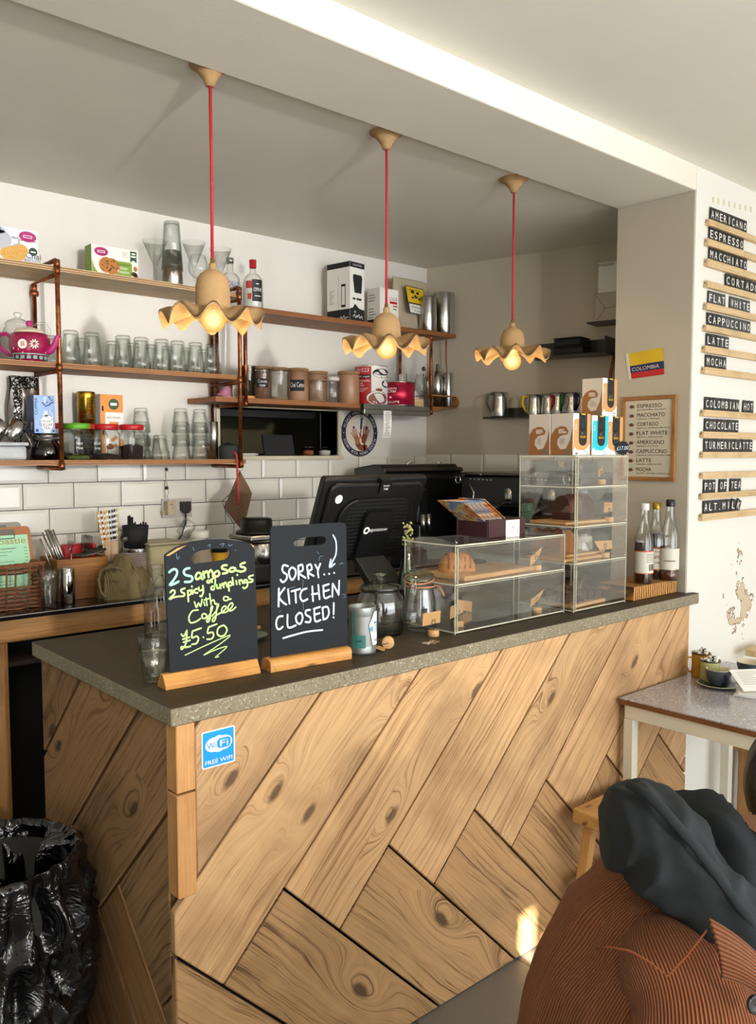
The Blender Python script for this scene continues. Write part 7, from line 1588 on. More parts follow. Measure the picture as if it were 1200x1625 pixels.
# big glass jar with knobbed lid
p = Vector((1.70, 1.90, CZ)); rj = .072; Hj = zt(597, 909, p.y)-CT
r = thing('biscuit_jar', 'big empty glass jar with a knobbed glass lid behind the tin', 'jar', p)
m = M(); hb_ = Hj*.70; m.lathe([(.001, 0), (rj-.004, 0), (rj, .007), (rj, hb_*.76), (rj*.93, hb_*.88), (rj*.80, hb_*.97), (rj*.8, hb_*1.02), (rj*.78, hb_*1.02), (rj*.78, hb_*.97), (rj*.9, hb_*.86), (rj*.965, hb_*.75), (rj*.965, .012), (.001, .01)], (0, 0, 0), 40, cap0=False, cap1=False); m.build('jar_body', GLASS, r)
LIDG = glass('greenish_glass', '#eef4e6', .45, 1.1, .03, '#6f7d66')
m = M(); m.lathe([(rj*.82, Hj*.715), (rj*.88, Hj*.73), (rj*.88, Hj*.765), (rj*.75, Hj*.81), (rj*.35, Hj*.85), (.012, Hj*.87), (.010, Hj*.9), (.019, Hj*.945), (.021, Hj*.975), (.012, Hj), (.001, Hj)], (0, 0, 0), 36, cap0=False, cap1=False); m.lathe([(rj*.86, Hj*.74), (rj*.5, Hj*.80), (.001, Hj*.82)], (0, 0, 0), 36, cap0=False, cap1=False); m.build('lid', LIDG, r)
# clip jar with open lid and orange seal
p = Vector((1.825, 1.855, CZ)); rk = .05; Hk = zt(660, 925, p.y)-CT
r = thing('clip_jar', 'clip-top glass jar with lid ajar and orange rubber seal, beside the cake cabinet', 'jar', p)
m = M(); m.lathe([(.001, 0), (rk-.004, 0), (rk*1.02, .008), (rk*1.06, Hk*.3), (rk, Hk*.62), (rk*.86, Hk*.85), (rk*.86, Hk), (rk*.83, Hk), (rk*.83, Hk*.85), (rk*.95, Hk*.6), (rk, Hk*.3), (rk*.95, .014), (.001, .012)], (0, 0, 0), 36, cap0=False, cap1=False); m.build('jar_body', GLASS, r)
m = M(); ORS = pm('orange_rubber', '#c98a68', .5); m.tube([(rk*.9*math.cos(R(q*15)), rk*.9*math.sin(R(q*15)), Hk*.93) for q in range(24)], .0025, 6, closed=True); m.tube([(rk*.85, -.02, Hk*.93), (rk*1.2, -.028, Hk*.88), (rk*1.45, -.03, Hk*.74), (rk*1.5, -.032, Hk*.68), (rk*1.35, -.03, Hk*.76), (rk*1.15, -.02, Hk*.86)], .0025, 6); m.build('rubber_seal', ORS, r)
ax = Vector((-.18, -.14, 1)); c0 = Vector((-.006, 0, Hk+.012)); m = M()
m.lathe([(rk*.88, 0), (rk*.95, .004), (rk*.95, .010), (rk*.7, .018), (.001, .021)], c0, 32, cap0=False, cap1=False, axis=ax); m.lathe([(rk*.9, -.001), (rk*.4, .006), (.001, .008)], c0, 32, cap0=False, cap1=False, axis=ax); m.build('lid', LIDG, r)
m = M(); q_ = Vector(ax).normalized().to_track_quat('Z', 'Y'); m.tube([c0+q_ @ Vector((rk*.92*math.cos(R(q*15)), rk*.92*math.sin(R(q*15)), -.001)) for q in range(24)], .0022, 6, closed=True); m.build('lid_seal', ORS, r)
m = M(); m.tube([(-rk*.9, .0, Hk*.86), (-rk*1.0, -.01, Hk*.98), (-rk*.95, -.02, Hk*1.1)], .0014, 6); m.tube([(-rk*.9, -.02, Hk*.86), (-rk*1.0, -.03, Hk*.98), (-rk*.95, -.03, Hk*1.1)], .0014, 6); m.build('wire_hinge', STEEL, r)
p = onz(680, 1020, CT); r = thing('sachet', 'crumpled clear plastic wrapper on the counter by the cork card holder', 'wrapper', (p.x, p.y-.01, CZ))
m = M(); m.grid(lambda i, j: Vector(((i-.5)*.05, (j-.5)*.03+.004*math.sin(i*9), .001+.004*abs(math.sin(i*7+j*5))*(.3+i*.7))), 10, 6); m.build('film', glass('clear_film', '#dfe2e2', .3, 2.2, .12, '#a9aeb0'), r)
# green bottle with dried flowers
p = Vector((1.93, 2.02, CZ)); rb = .035; Hb = zt(634, 862, p.y)-CT
r = thing('green_bottle', 'slim green glass bottle used as a vase beside the cake cabinet', 'bottle', p)
GGL = glass('green_glass', '#8fc79a', .45, 1.2, .02, '#0c3f1c'); m = M(); m.lathe([(.001, 0), (rb-.003, 0), (rb, .006), (rb, Hb*.45), (rb*.75, Hb*.65), (.017, Hb*.85), (.0145, Hb), (.0125, Hb)], (0, 0, 0), 28, cap0=False, cap1=False); m.lathe([(.001, .006), (rb*.9, .008), (rb*.9, Hb*.45), (rb*.65, Hb*.65), (.013, Hb*.9)], (0, 0, 0), 28, cap0=False, cap1=False); m.build('glass_body', GGL, r)
q = thing('dried_flowers', 'small pale yellow-green flower heads in the neck of the green bottle', 'flowers', (p.x, p.y, CZ+Hb*.55)); m = M(); h0 = Hb*.45; Ht_ = zt(634, 830, p.y)-CT-Hb*.55
m.tube([(0, 0, 0), (0, 0, h0)], .002, 6); m.build('stem', pm('flower_stem', '#6f7d3d', .8), q)
m = M(); FLW = pm('pale_flower', '#b9b874', .8, ns=120, amt=.3)
for k in range(46):
    zz = h0-.01+(Ht_-h0+.008)*rnd(0, 1); a = rnd(0, 6.28); rr = rnd(.004, .017); c0 = Vector((rr*math.cos(a), rr*math.sin(a), zz)); m.lathe([(.001, -.003), (.0035, 0), (.004, .003), (.001, .004)], c0, 7, cap0=False, cap1=False, axis=(rnd(-1, 1), rnd(-1, 1), rnd(0, 1)))
m.build('flower_heads', FLW, q)
# ------------------------------------------------------------------ acrylic cake cabinets
def pane(m, x0, y0, z0, x1, y1, z1): m.box(x0, y0, z0, x1, y1, z1)
def cabinet(lab, x0, x1, y0, y1, H, levels, dip=0.0, label_side=None):
    r = thing('cake_cabinet', lab, 'display cabinet', ((x0+x1)/2, (y0+y1)/2, CZ)); W_, D_ = x1-x0, y1-y0; t_ = .004; m = M()
    def side(xa):
        if dip:
            prof = [(-D_/2, 0), (D_/2, 0), (D_/2, H)]+[(D_/2-D_*k/10, H+.018*math.sin(math.pi*k/10)*.9) for k in range(1, 10)]+[(-D_/2, H)]
            m2 = M(); m2.prism(prof, (xa, 0, 0), Y_, Z_, X_*t_); return m2
        m2 = M(); m2.box(xa, -D_/2, 0, xa+t_, D_/2, H); return m2
    for xa in (-W_/2, W_/2-t_): side(xa).build('side_panel', ACRYL, r)
    m = M(); m.box(-W_/2+t_, D_/2-t_, 0, W_/2-t_, D_/2, H); m.build('back_panel', ACRYL, r)
    for k, z in enumerate(levels):
        m = M(); m.box(-W_/2+t_, -D_/2+t_, z, W_/2-t_, D_/2-t_, z+t_); m.build('shelf', ACRYL, r)
        m = M(); m.box(-W_/2+t_, -D_/2+.0005, z, W_/2-t_, -D_/2+t_, z+t_); m.box(-W_/2-.0006, -D_/2+t_, z, -W_/2-.0001, D_/2-t_, z+t_); m.build('polished_edge', ACEDGE, r)
    # front doors, one per level, with hinges and handles
    for k in range(len(levels)-1):
        za, zb = levels[k]+t_+.002, levels[k+1]-.002
        m = M(); m.box(-W_/2+.006, -D_/2-t_-.001, za, W_/2-.006, -D_/2-.001, zb); dd = m.build('door', ACRYL, r)
        m = M(); m.box(-W_/2+.005, -D_/2-t_-.0016, za, -W_/2+.0065, -D_/2-.0005, zb); m.box(-W_/2+.005, -D_/2-t_-.0016, zb-.0012, W_/2-.005, -D_/2-.0005, zb); m.build('polished_edge', ACEDGE, dd)
        m = M(); m.box(-W_/2+.01, -D_/2-.018, (za+zb)/2-.025, -W_/2+.014, -D_/2-t_-.001, (za+zb)/2+.025); m.build('door_handle', ACRYL, dd)
    for xa in (-W_/2-.0008, W_/2-.0012):
        m = M(); m.box(xa, -D_/2-.0008, 0, xa+.002, -D_/2+.0024, H); m.build('corner_edge', ACEDGE, r); m = M(); m.box(xa, D_/2-.002, 0, xa+.002, D_/2+.0008, H); m.build('corner_edge', ACEDGE, r)
    for xa, zz in [(q, z+.012) for q in (-W_/2+.004, W_/2-.008) for z in levels[1:]]:
        m = M(); m.lathe([(.0035, 0), (.0035, .006)], (xa, -D_/2+.004, zz), 10, axis=(0, -1, 0)); m.build('hinge_pin', STEEL, r)
    return r
LX0, LX1, LY0, LY1 = 1.848, 2.392, 1.728, 1.948; LH = zt(721, 865, LY0)-CT
c_lo = cabinet('long low two-level clear acrylic cake cabinet on the counter', LX0, LX1, LY0, LY1, LH, [.004, .148, LH-.006], dip=1)
TX0, TX1, TY0, TY1 = 2.41, 2.728, 1.70, 1.94; THh = zt(912, 723, TY0)-CT
lv = [.004, zt(912, 905, TY0)-CT, zt(912, 844, TY0)-CT, zt(912, 781, TY0)-CT, THh-.005]
lv[1] = .165; lv[2] = .292; lv[3] = .428
c_hi = cabinet('tall four-level clear acrylic cake cabinet on the counter', TX0, TX1, TY0, TY1, THh, lv)
# boards and cakes
def cakeboard(lab, x, y, z, w_, d_, rz=0, h=.014):
    r = thing('serving_board', lab, 'board', (x, y, z), rz, 'wooden serving boards'); m = M(); m.bbox((0, 0, 0), (w_, d_, h), .005, 2, grain=(1, 0, 0)); m.build('board', BOARD, r); return z+h
zs = CZ+.148+.0045
zt1 = cakeboard('long pale wooden board on the upper level of the low cabinet', 2.09, 1.84, zs, .36, .17, R(2), .016)
def loaf(name, lab, x, y, z, L, Wd, H, mat, rz=0, cut=False, cat='cake'):
    r = thing(name, lab, cat, (x, y, z), rz)
    def f(i, j):
        a = math.pi*i; t_ = j*2-1; e = (1-abs(t_)**3.2)**.5 if not cut else (1-.05*abs(t_)); return Vector((L/2*t_, -Wd/2*math.cos(a)*e*(1.0), max(0, H*math.sin(a)**.55*e*(1+.06*math.sin(j*17+i*5)))))
    m = M(); m.grid(f, 22, 26); m.face([f(i/21, 0) for i in range(22)][::-1]); m.face([f(i/21, 1) for i in range(22)]); m.build('crust', mat, r); return r
CRO = pm('golden_crust', '#a87238', .6, ns=22, amt=.35, bump=.4, bs=40)
p = at(723, 1.83, zt1); 
r = loaf('croissant', 'golden croissant on the pale board in the low cabinet, left end', 1.985, 1.85, zt1+.0005, .125, .07, .058, CRO, R(-25), cat='pastry')
m = M()
for k in range(5): 
    x = -.036+.018*k; m.tube([(x-.004, -.033, .012), (x, -.026, .042), (x+.004, 0, .0575), (x, .026, .042)], .0045, 6)
m.build('ridges', pm('golden_crust_dark', '#8f5324', .55, ns=30, amt=.3), r)
cork_card('kraft card with writing in a cork holder on the upper level of the low cabinet', 0, 0, 0, 0, 0, 0, R(-5), pos=(2.285, 1.765, 0), zb=CZ+.1525, text=['Almond', '£3.00'], slope=.35, scale=.85, shape=[(-.03, -.012), (.006, -.004), (.03, .03), (-.028, .018)])
cork_card('kraft card in a cork holder at the left of the low cabinet bottom level', 0, 0, 0, 0, 0, 0, R(5), pos=(1.92, 1.782, 0), zb=CZ+.0085, text=['COOKIE', '£2.5'], slope=.15)
cork_card('kraft card with pointed corner at the right of the low cabinet bottom level', 0, 0, 0, 0, 0, 0, R(0), pos=(2.29, 1.765, 0), zb=CZ+.0085, text=['Blondie'], slope=.28, shape=[(-.034, -.006), (.01, 0), (.042, .026), (-.03, .018)])
r = thing('kraft_card', 'kraft card lying against the back of the low cabinet bottom level', 'card', (2.11, 1.93, CZ+.0085)); m = M(); m.obox((0, 0, .022), Vector((.95, 0, -.2)).normalized(), Vector((0, 1, -.15)).normalized(), Vector((.2, .1, .95)).normalized(), (.075, .0008, .035)); m.build('card', KRAFT, r)
# leaflets box on the low cabinet
zt2 = CZ+LH-.0005; bx0 = at(757, 1.80, zt2).x; 
r = thing('leaflet_box', 'dark maroon box of leaflets on top of the low cake cabinet', 'box', (2.17, 1.868, zt2))
MAR = pm('dark_maroon_wood', '#3a1a1f', .35); wB, dB, hB = .185, .145, .058; m = M(); t_ = .007
m.box(-wB/2, -dB/2, .0, wB/2, -dB/2+t_, hB); m.box(-wB/2, dB/2-t_, .0, wB/2, dB/2, hB); m.box(-wB/2, -dB/2+t_, .0, -wB/2+t_, dB/2-t_, hB); m.box(wB/2-t_, -dB/2+t_, .0, wB/2, dB/2-t_, hB); m.box(-wB/2+t_, -dB/2+t_, 0, wB/2-t_, dB/2-t_, .006)
m.build('box_body', MAR, r, bevel=.001, bseg=1)
m = M(); m.obox((.025, -dB/2-.0008, hB/2-.004), X_, Y_, Z_, (.07, .001, hB*.98)); m.cur = 1
m.text('HAVE A LOOK', (.025, -dB/2-.0014, hB*.66), X_, Z_, .005, .05, 'C'); lines(m, (.025-.03, -dB/2-.0014, hB*.38), X_, Z_, .06, 1, .01, .0012, rag=False); m.text('TAKE ONE HOME', (.025, -dB/2-.0014, hB*.2), X_, Z_, .005, .06, 'C'); oval(m, (.025, -dB/2-.0014, hB*.52), X_, Z_, .003, .003)
m.build('paper_label', [WHITE, pm('label_grey_text', '#7d6a66', .7)], r)
def leafmat(name, cols, sc_):
    t = NT(name); o = t.obj(); f = t.noise(t.mapping(o, (1, 1, 1)), sc_, 3, .5, 1.2)
    c = t.ramp(f, [(.3+.08*i, lin(q)) for i, q in enumerate(cols)]); t.bsdf(Base_Color=c, Roughness=.12, Coat_Weight=.6); return t.m
LM1 = leafmat('leaflet_print_orange', ['#5a2a16', '#cf7a2a', '#e8cf9a', '#6fa0cf', '#b23a22', '#efe4cc'], 11)
LM2 = leafmat('leaflet_print_blue', ['#20384f', '#5b8fb8', '#e9dcc3', '#d48a3f', '#8fb6cf'], 9)
bxl, byl = r.location.x, r.location.y
for k in range(16):
    q = thing('leaflet', 'glossy picture leaflet leaning in the maroon box, %s from the left' % (ORD+['eleventh', 'twelfth', 'thirteenth', 'fourteenth', 'fifteenth', 'sixteenth'])[k], 'leaflet', (bxl-.058+.0065*k if k < 15 else bxl+.05, byl, zt2+.01), 0, 'glossy leaflets')
    ln = .62 if k < 14 else .55; d = Vector((-math.sin(R(57)), .0, math.cos(R(57)))) if True else 0
    L_ = .165 if k != 15 else .175; 
    m = M(); c0 = Vector((-.01, 0, .026))+d*(L_/2-.01); nrm = Vector((d.z, 0, -d.x)); nrm = nrm if nrm.z > 0 else -nrm
    m.obox(c0, d, Y_, nrm, (L_, .115, .0012), d); m.build('sheet', LM1 if k > 12 or k % 3 == 0 else LM2, q)
# in the tall cabinet
cb2 = CZ+lv[2]+.0045; zz = cakeboard('round edged wooden board under the dark loaf cake in the tall cabinet', 2.55, 1.82, cb2, .27, .16, 0, .012); zz = zz
CHO = pm('dark_loaf_cake', '#3f2013', .7, ns=40, amt=.4, bump=.5, bs=50)
r = loaf('loaf_cake', 'dark chocolate loaf cake in the tall cabinet', 2.575, 1.825, zz+.0005, .15, .085, .088, CHO, R(0), True)
m = M()
for k in range(10): m.obox((.012-.008*k+rnd(-.002, .002)+.03, rnd(-.03, .03), .086), X_, Y_, Z_, (.012, .02, .002))
cb1 = CZ+lv[1]+.0045; zz = cakeboard('lower wooden board in the tall cabinet holding a brown loaf', 2.54, 1.82, cb1, .27, .17, 0, .012); zz = cakeboard('second wooden board stacked under the brown loaf in the tall cabinet', 2.56, 1.83, zz+.0005, .24, .15, 0, .01)
loaf('loaf_cake', 'brown loaf on the wooden boards of the tall cabinet', 2.48, 1.845, zz+.0005, .13, .09, .085, pm('brown_loaf', '#8d5a30', .7, ns=30, amt=.3, bump=.4), R(90), True)
r = thing('glass_cloche', 'clear dome cover beside the brown loaf in the tall cabinet', 'cover', (2.62, 1.83, zz+.0005)); m = M(); m.lathe([(.055, 0), (.055, .03), (.045, .062), (.02, .078), (.001, .08)], (0, 0, 0), 28, cap0=False, cap1=False); m.build('dome', GLASS, r)
cb0 = CZ+.0085; zz = cakeboard('wooden board of brownies at the bottom of the tall cabinet', 2.53, 1.80, cb0, .22, .16, R(3), .014)
BRW = pm('brownie', '#33190f', .8, ns=60, amt=.45, bump=.6)
for k in range(14):
    x, y = 2.45+.042*(k % 5)+rnd(-.006, .006), 1.755+.04*(k//5)+rnd(-.006, .006); zz2 = zz+.0005+(0 if k < 10 else .0)
    q = thing('brownie', 'dark brownie chunk on the bottom board of the tall cabinet, row %s piece %s' % (ORD[k//5], ORD[k % 5]), 'brownie', (x, y, zz2), rnd(-.6, .6), 'brownie chunks'); m = M(); hh = rnd(.025, .042); m.bbox((0, 0, 0), (.036, .034, hh), .008, 2); 
    m.v = [v_+Vector((.003*math.sin(v_.z*220+k), .003*math.cos(v_.x*200+k), .002*math.sin(v_.y*240))) if v_.z > .004 else v_ for v_ in m.v]; m.build('brownie_body', BRW, q)
q = thing('brownie', 'long brownie finger leaning up on the brownie pile', 'brownie', (2.575, 1.79, zz+.036), 0, 'brownie chunks'); m = M(); m.obox((0, 0, .025), Vector((.55, 0, .83)), Y_, Vector((-.83, 0, .55)), (.06, .022, .02)); m.build('brownie_body', BRW, q, bevel=.004)
cork_card('kraft card in a cork holder beside the dark loaf cake', 0, 0, 0, 0, 0, 0, R(5), pos=(2.675, 1.74, 0), zb=CZ+lv[2]+.0045, text=['Banana'], slope=-.05, scale=.95)
cork_card('kraft card on the second level of the tall cabinet, pointing left', 0, 0, 0, 0, 0, 0, R(-3), pos=(2.645, 1.735, 0), zb=CZ+lv[1]+.0045, text=['Carrot'], slope=-.05, shape=[(-.062, .022), (-.03, -.012), (.045, -.006), (.04, .024)])
cork_card('kraft card in a cork holder on the top level of the tall cabinet', 0, 0, 0, 0, 0, 0, R(10), pos=(2.68, 1.78, 0), zb=CZ+lv[3]+.0045, slope=.3, scale=.6)
for k in range(2):
    r = thing('preserve_jar', 'white-labelled glass jar seen through the right of the tall cabinet, %s' % ('second level', 'third level')[k], 'jar', (2.672, 1.86, CZ+lv[1+k]+.0045), 0, 'jars in the tall cabinet'); m = M(); m.lathe([(.001, 0), (.04, 0), (.043, .005), (.043, .085), (.036, .1), (.036, .11)], (0, 0, 0), 28, cap0=False, cap1=False); m.build('jar_body', GLASS, r)
    m = M(); wrap_patch(m, .0432, .02, .07, 0, 359, .0004, 30); m.build('paper_label', pm('label_cream', '#d8d3c4', .6), r)
# reusable cup boxes on the tall cabinet
def cupbox(lab, x, y, z, rz, front, h=.15, w_=.075, d_=.085):
    r = thing('cup_box', lab, 'box', (x, y, z), rz, 'reusable cup boxes'); m = M(); m.bbox((0, 0, 0), (w_, d_, h), .0012, 1)
    # left face: brown swirl print
    xf = -w_/2-.0003; U_ = -Y_; O_ = Vector((xf, 0, 0)); mats = [pm('cup_box_stone', '#c3bab0', .6), pm('swirl_brown', '#8a5a2c', .55), WHITE, TEALP if front == 'teal' else pm('cup_box_tan', '#c9955c', .55), BLACK, YEL, pm('logo_teal', '#14808a', .5)]
    m.cur = 1; D2 = d_/2
    ring = []
    pts = [(-D2*.98, h*.34), (-D2*.95, h*.50), (-D2*.6, h*.64), (-D2*.1, h*.70), (D2*.35, h*.68), (D2*.62, h*.58), (D2*.5, h*.50), (D2*.2, h*.49), (-D2*.1, h*.47), (-D2*.38, h*.38), (-D2*.42, h*.26), (-D2*.1, h*.14), (D2*.4, h*.16), (D2*.75, h*.36), (D2*.98, h*.68), (D2*.98, .001), (-D2*.98, .001)]
    poly3(m, pts, O_, U_, Z_, .0004)
    m.cur = 2; lines(m, O_+U_*(-D2*.3)+Z_*h*.62, U_, Z_, D2*.75, 4, h*.028, h*.011, .001)
    m.cur = 6; m.text('keep', O_+U_*(D2*.22)+Z_*h*.10, U_, Z_, h*.06, D2*.62, 'L', .001); m.text('cup', O_+U_*(D2*.28)+Z_*h*.03, U_, Z_, h*.06, D2*.5, 'L', .001); m.cur = 4; lines(m, O_+U_*(-D2*.18)+Z_*h*.40, U_, Z_, D2*.6, 5, h*.03, h*.006, .0012)
    # front face with window
    O_ = Vector((0, -d_/2-.0003, 0)); W2 = w_/2; m.cur = 2; poly3(m, [(-W2*.98, .001), (W2*.98, .001), (W2*.98, h*.998), (-W2*.98, h*.998)], O_, X_, Z_, .0004)
    m.cur = 3; poly3(m, [(-W2*.98, h*.1), (-W2*.8, h*.2), (-W2*.62, h*.14), (-W2*.2, h*.12), (W2*.3, h*.12), (W2*.75, h*.2), (W2*.98, h*.3), (W2*.98, h*.998), (W2*.62, h*.998), (-W2*.4, h*.86), (-W2*.62, h*.88), (-W2*.9, h*.84)], O_, X_, Z_, .0008)
    win = [(-W2*.36, h*.998), (W2*.58, h*.998), (W2*.58, h*.36)]+[(W2*.11+W2*.47*math.cos(R(q)), h*.36+h*.13*math.sin(R(q))) for q in range(-15, -180, -15)]+[(-W2*.36, h*.36)]
    m.cur = 0; 
    m.cur = 4; poly3(m, win[::-1] if False else win, O_, X_, Z_, .0012) if False else m.face([O_+X_*a-Y_*.0012+Z_*b for a, b in win][::-1])
    m.cur = 5; m.text('atic', O_+X_*W2*.1+Z_*h*.42, X_, Z_, h*.075, W2*.62, 'C', .0018); poly3(m, [(-W2*.1, h*.97), (W2*.4, h*.97), (W2*.3, h*.998), (-W2*.05, h*.998)], O_, X_, Z_, .0018)
    m.cur = 2; m.text('Brew', O_-X_*W2*.66+Z_*h*.62, Z_, -X_, W2*.17, h*.13, 'L', .0018); m.cur = 6; m.text('keep', O_+X_*W2*.25+Z_*h*.08, X_, Z_, h*.05, W2*.6, 'L', .0012); m.text('cup', O_+X_*W2*.3+Z_*h*.02, X_, Z_, h*.05, W2*.5, 'L', .0012)
    m.build('carton', mats, r)
    # the cup showing in the window: lid and glass as a shallow relief
    m = M(); m.lathe([(.012, h*.28), (.018, h*.52), (.019, h*.62)], (W2*.11, -d_/2+.014, 0), 20); m.cur = 1; m.lathe([(.0195, h*.62), (.0205, h*.68), (.0205, h*.8), (.017, h*.96)], (W2*.11, -d_/2+.014, 0), 20); m.build('cup', [pm('smoky_cup', '#2b2a28', .15), BLACKM], r); return r
zt3 = CZ+THh+.0005; 
kk = .143
for lab, x, y, fr, h in (('cup box behind the others at the left, only its brown swirl side in view', 2.463, 1.858, 'tan', kk), ('tan cup box at the front left corner of the tall cabinet top', 2.466, 1.764, 'tan', kk), ('turquoise-fronted cup box in the row on the tall cabinet', 2.575, 1.763, 'teal', kk-.004), ('smaller tan cup box behind the round price tag', 2.682, 1.772, 'tan', kk-.0045)):
    cupbox(lab, x, y, zt3, R(1), fr, h, .103, .09)
cupbox('tan cup box stacked on top of the other cup boxes', 2.69, 1.80, zt3+kk-.003, R(2), 'tan', .138, .098, .085)
p = at(991, 1.704, zt3); r = thing('price_tag', 'round scalloped black price tag reading £17.00', 'price tag', (p.x-.012, 1.704, zt3), R(-36)); hR = .025
m = M(); m.prism([(hR*(1+.05*math.cos(12*a))*math.cos(a), hR+.001+hR*(1+.05*math.cos(12*a))*math.sin(a)) for a in [2*math.pi*k/72 for k in range(72)]], (0, 0, 0), X_, Z_, Y_*.002); m.cur = 1; m.text('£17.00', (0, 0, hR*.76), Vector((1, 0, .06)).normalized(), Z_, hR*.55, hR*1.72, 'C', .0006); m.build('tag', [SLATE, WCH], r)
# wooden block and syrup bottles by the wall stub
BKZ = .052
r = thing('wooden_block', 'thick end-grain timber block under the syrup bottles', 'block', (2.925, 1.77, CZ)); m = M(); m.bbox((0, 0, 0), (.31, .16, BKZ), .003, 2, grain=(0, 1, 0))
def endgrain():
    t = NT('end_grain_timber'); o = t.obj(); wv = t.n('ShaderNodeTexWave'); wv.wave_type = 'BANDS'; wv.inputs['Scale'].default_value = 22; wv.inputs['Distortion'].default_value = 5; wv.inputs['Detail'].default_value = 3; t.l(t.mapping(o, (1, .2, .7)), wv.inputs['Vector'])
    c = t.ramp(wv.outputs[1], [(.15, lin('#4f2d13')), (.5, lin('#b57a35')), (.9, lin('#d29c55'))]); t.bsdf(Base_Color=c, Roughness=.6, Normal=t.bump(wv.outputs[1], .3)); return t.m
m.build('block', endgrain(), r)
bz_ = CZ+BKZ+.0005
SYR = [pm('dark_syrup_red', '#2c0d0a', .12, coat=1), pm('amber_syrup', '#4e1d0c', .12, coat=1)]
def syrup(lab, u, y, vtop, capm, fill, sm, words, rr, group='syrup bottles'):
    p = at(u, y, bz_); H = zt(u, vtop, y)-bz_; r = thing('syrup_bottle', lab, 'bottle', (p.x, y, bz_), 0, group)
    fn = lambda a, z, q: q*(1+.02*math.cos(a*18)*(1 if (z < H*.14 or H*.4 < z < H*.72) else 0))
    pr = [(.001, 0), (rr-.003, 0), (rr, .006), (rr, H*.52), (rr*.97, H*.56), (rr*.7, H*.68), (rr*.5, H*.78), (rr*.42, H*.9), (rr*.42, H*.93)]
    m = M(); m.lathe(pr, (0, 0, 0), 72, fn, False, False); m.build('glass_body', GLASS, r)
    m = M(); m.lathe([(.001, .002), (rr*.96, .003), (rr*.965, H*min(fill, .52)), (rr*(.96 if fill <= .53 else .8), H*fill), (.001, H*fill)], (0, 0, 0), 48, None, False, False); m.build('syrup', sm, r)
    m = M(); m.lathe([(rr*.46, H*.915), (rr*.48, H*.925), (rr*.48, H*.995), (rr*.43, H), (.001, H)], (0, 0, 0), 24, cap1=False); m.build('cap', capm, r)
    m = M(); wrap_patch(m, rr, H*.14, H*.40, 0, 359.9, .0016, 48)
    if words[0]: m.cur = 1; wrap_patch(m, rr, H*.40, H*.415, 0, 359.9, .0016, 48); wrap_patch(m, rr, H*.13, H*.14, 0, 359.9, .0016, 48); m.cur = 2
    else: m.cur = 2
    for wd, zz_, hh_, a0, a1, k in words[1]: m.cur = k; wrap_text(m, wd, rr, H*zz_, hh_, VA+a0, VA+a1, .0026)
    if words[2]:
        m.cur = 2
        for k in range(6): wrap_patch(m, rr, H*(.375-.02*k), H*(.38-.02*k), VA-8, VA+58, .0024, 8)
        for k in range(5): wrap_patch(m, rr, H*.17, H*.25, VA+8+k*9, VA+13+k*9, .0024, 2)
    m.build('paper_label', [pm('label_cream', '#d8d3c4', .6), pm('label_orange', '#cf6a40', .6), INK, pm('label_red_script', '#8f2f2a', .6)], r)
syrup('syrup bottle with white cap and barcode label, leftmost of the three', 1021, 1.722, 799, pm('cap_white', '#d9d9d9', .4), .52, SYR[0], (True, [], True), .034)
syrup('caramel syrup bottle with gold cap, middle of the three', 1040, 1.755, 798, pm('cap_gold', '#a8892b', .35, .6), .6, SYR[0], (True, [('monin' if False else 'sweetbird' if False else 'flavour', .36, .006, -30, 20, 2), ('Caramel', .28, .016, -52, 36, 3), ('SYRUP', .21, .007, -30, 26, 2)], False), .034)
syrup('gingerbread syrup bottle with black cap, tallest and rightmost of the three', 1061.5, 1.70, 793, BLACK, .13, SYR[1], (False, [('GINGERBREAD', .24, .006, -60, 10, 2)], False), .035)
# ------------------------------------------------------------------ table by the shop wall
TZ = .747
def speckle():
    t = NT('speckled_laminate'); o = t.obj(); f = t.noise(o, 150, 1); g_ = t.noise(o, 90, 1); c = t.mix(t.math('GREATER_THAN', f, .64), lin('#a9a6ab'), lin('#4b474c')); c = t.mix(t.math('GREATER_THAN', g_, .66), c, lin('#cfcdd0')); t.bsdf(Base_Color=c, Roughness=.16); return t.m
tb = thing('cafe_table', 'speckled grey table with brown edge and white square legs against the shop wall', 'table', (2.95, 1.32, 0))
TX0_, TX1_, TY0_, TY1_ = 2.575, 3.36, .98, 1.618
m = M(); m.box(TX0_, TY0_, TZ-.004, TX1_, TY1_, TZ); m.build('table_top', speckle(), tb, True)
m = M(); m.box(TX0_, TY0_, TZ-.022, TX1_, TY1_, TZ-.0042)
for k in range(2): m.ct = .55; m.box(TX0_-.0008, TY0_-.0008, TZ-.009-.008*k, TX1_, TY1_, TZ-.0065-.008*k)
m.build('table_edge', wood('table_edge_ply', '#8d5c34', '#5f3819', .5, 1.5, False), tb, True)
WFR = pm('chipped_white_paint', '#d9d6c4', .45, ns=9, amt=.05)
m = M(); m.box(TX0_+.012, TY0_+.02, TZ-.072, TX0_+.034, TY1_-.012, TZ-.0225); m.build('apron', WFR, tb, True, bevel=.002)
m = M(); m.box(TX0_+.035, TY1_-.04, TZ-.072, TX1_-.02, TY1_-.012, TZ-.0225); m.build('apron', WFR, tb, True, bevel=.002)
m = M(); m.box(TX0_+.035, TY0_+.02, TZ-.072, TX1_-.02, TY0_+.045, TZ-.0225); m.build('apron', WFR, tb, True, bevel=.002)
for xa, ya_ in ((TX0_+.01, TY1_-.047), (TX0_+.01, TY0_+.018), (TX1_-.05, TY1_-.047), (TX1_-.05, TY0_+.018)):
    m = M(); m.box(xa, ya_, 0, xa+.036, ya_+.036, TZ-.0725); m.build('leg', WFR, tb, True, bevel=.002)
TC = TZ+.0005
BLG = pm('blue_grey_glaze', '#3a4248', .28); CRM = pm('cream_glaze', '#d3c9ae', .3)
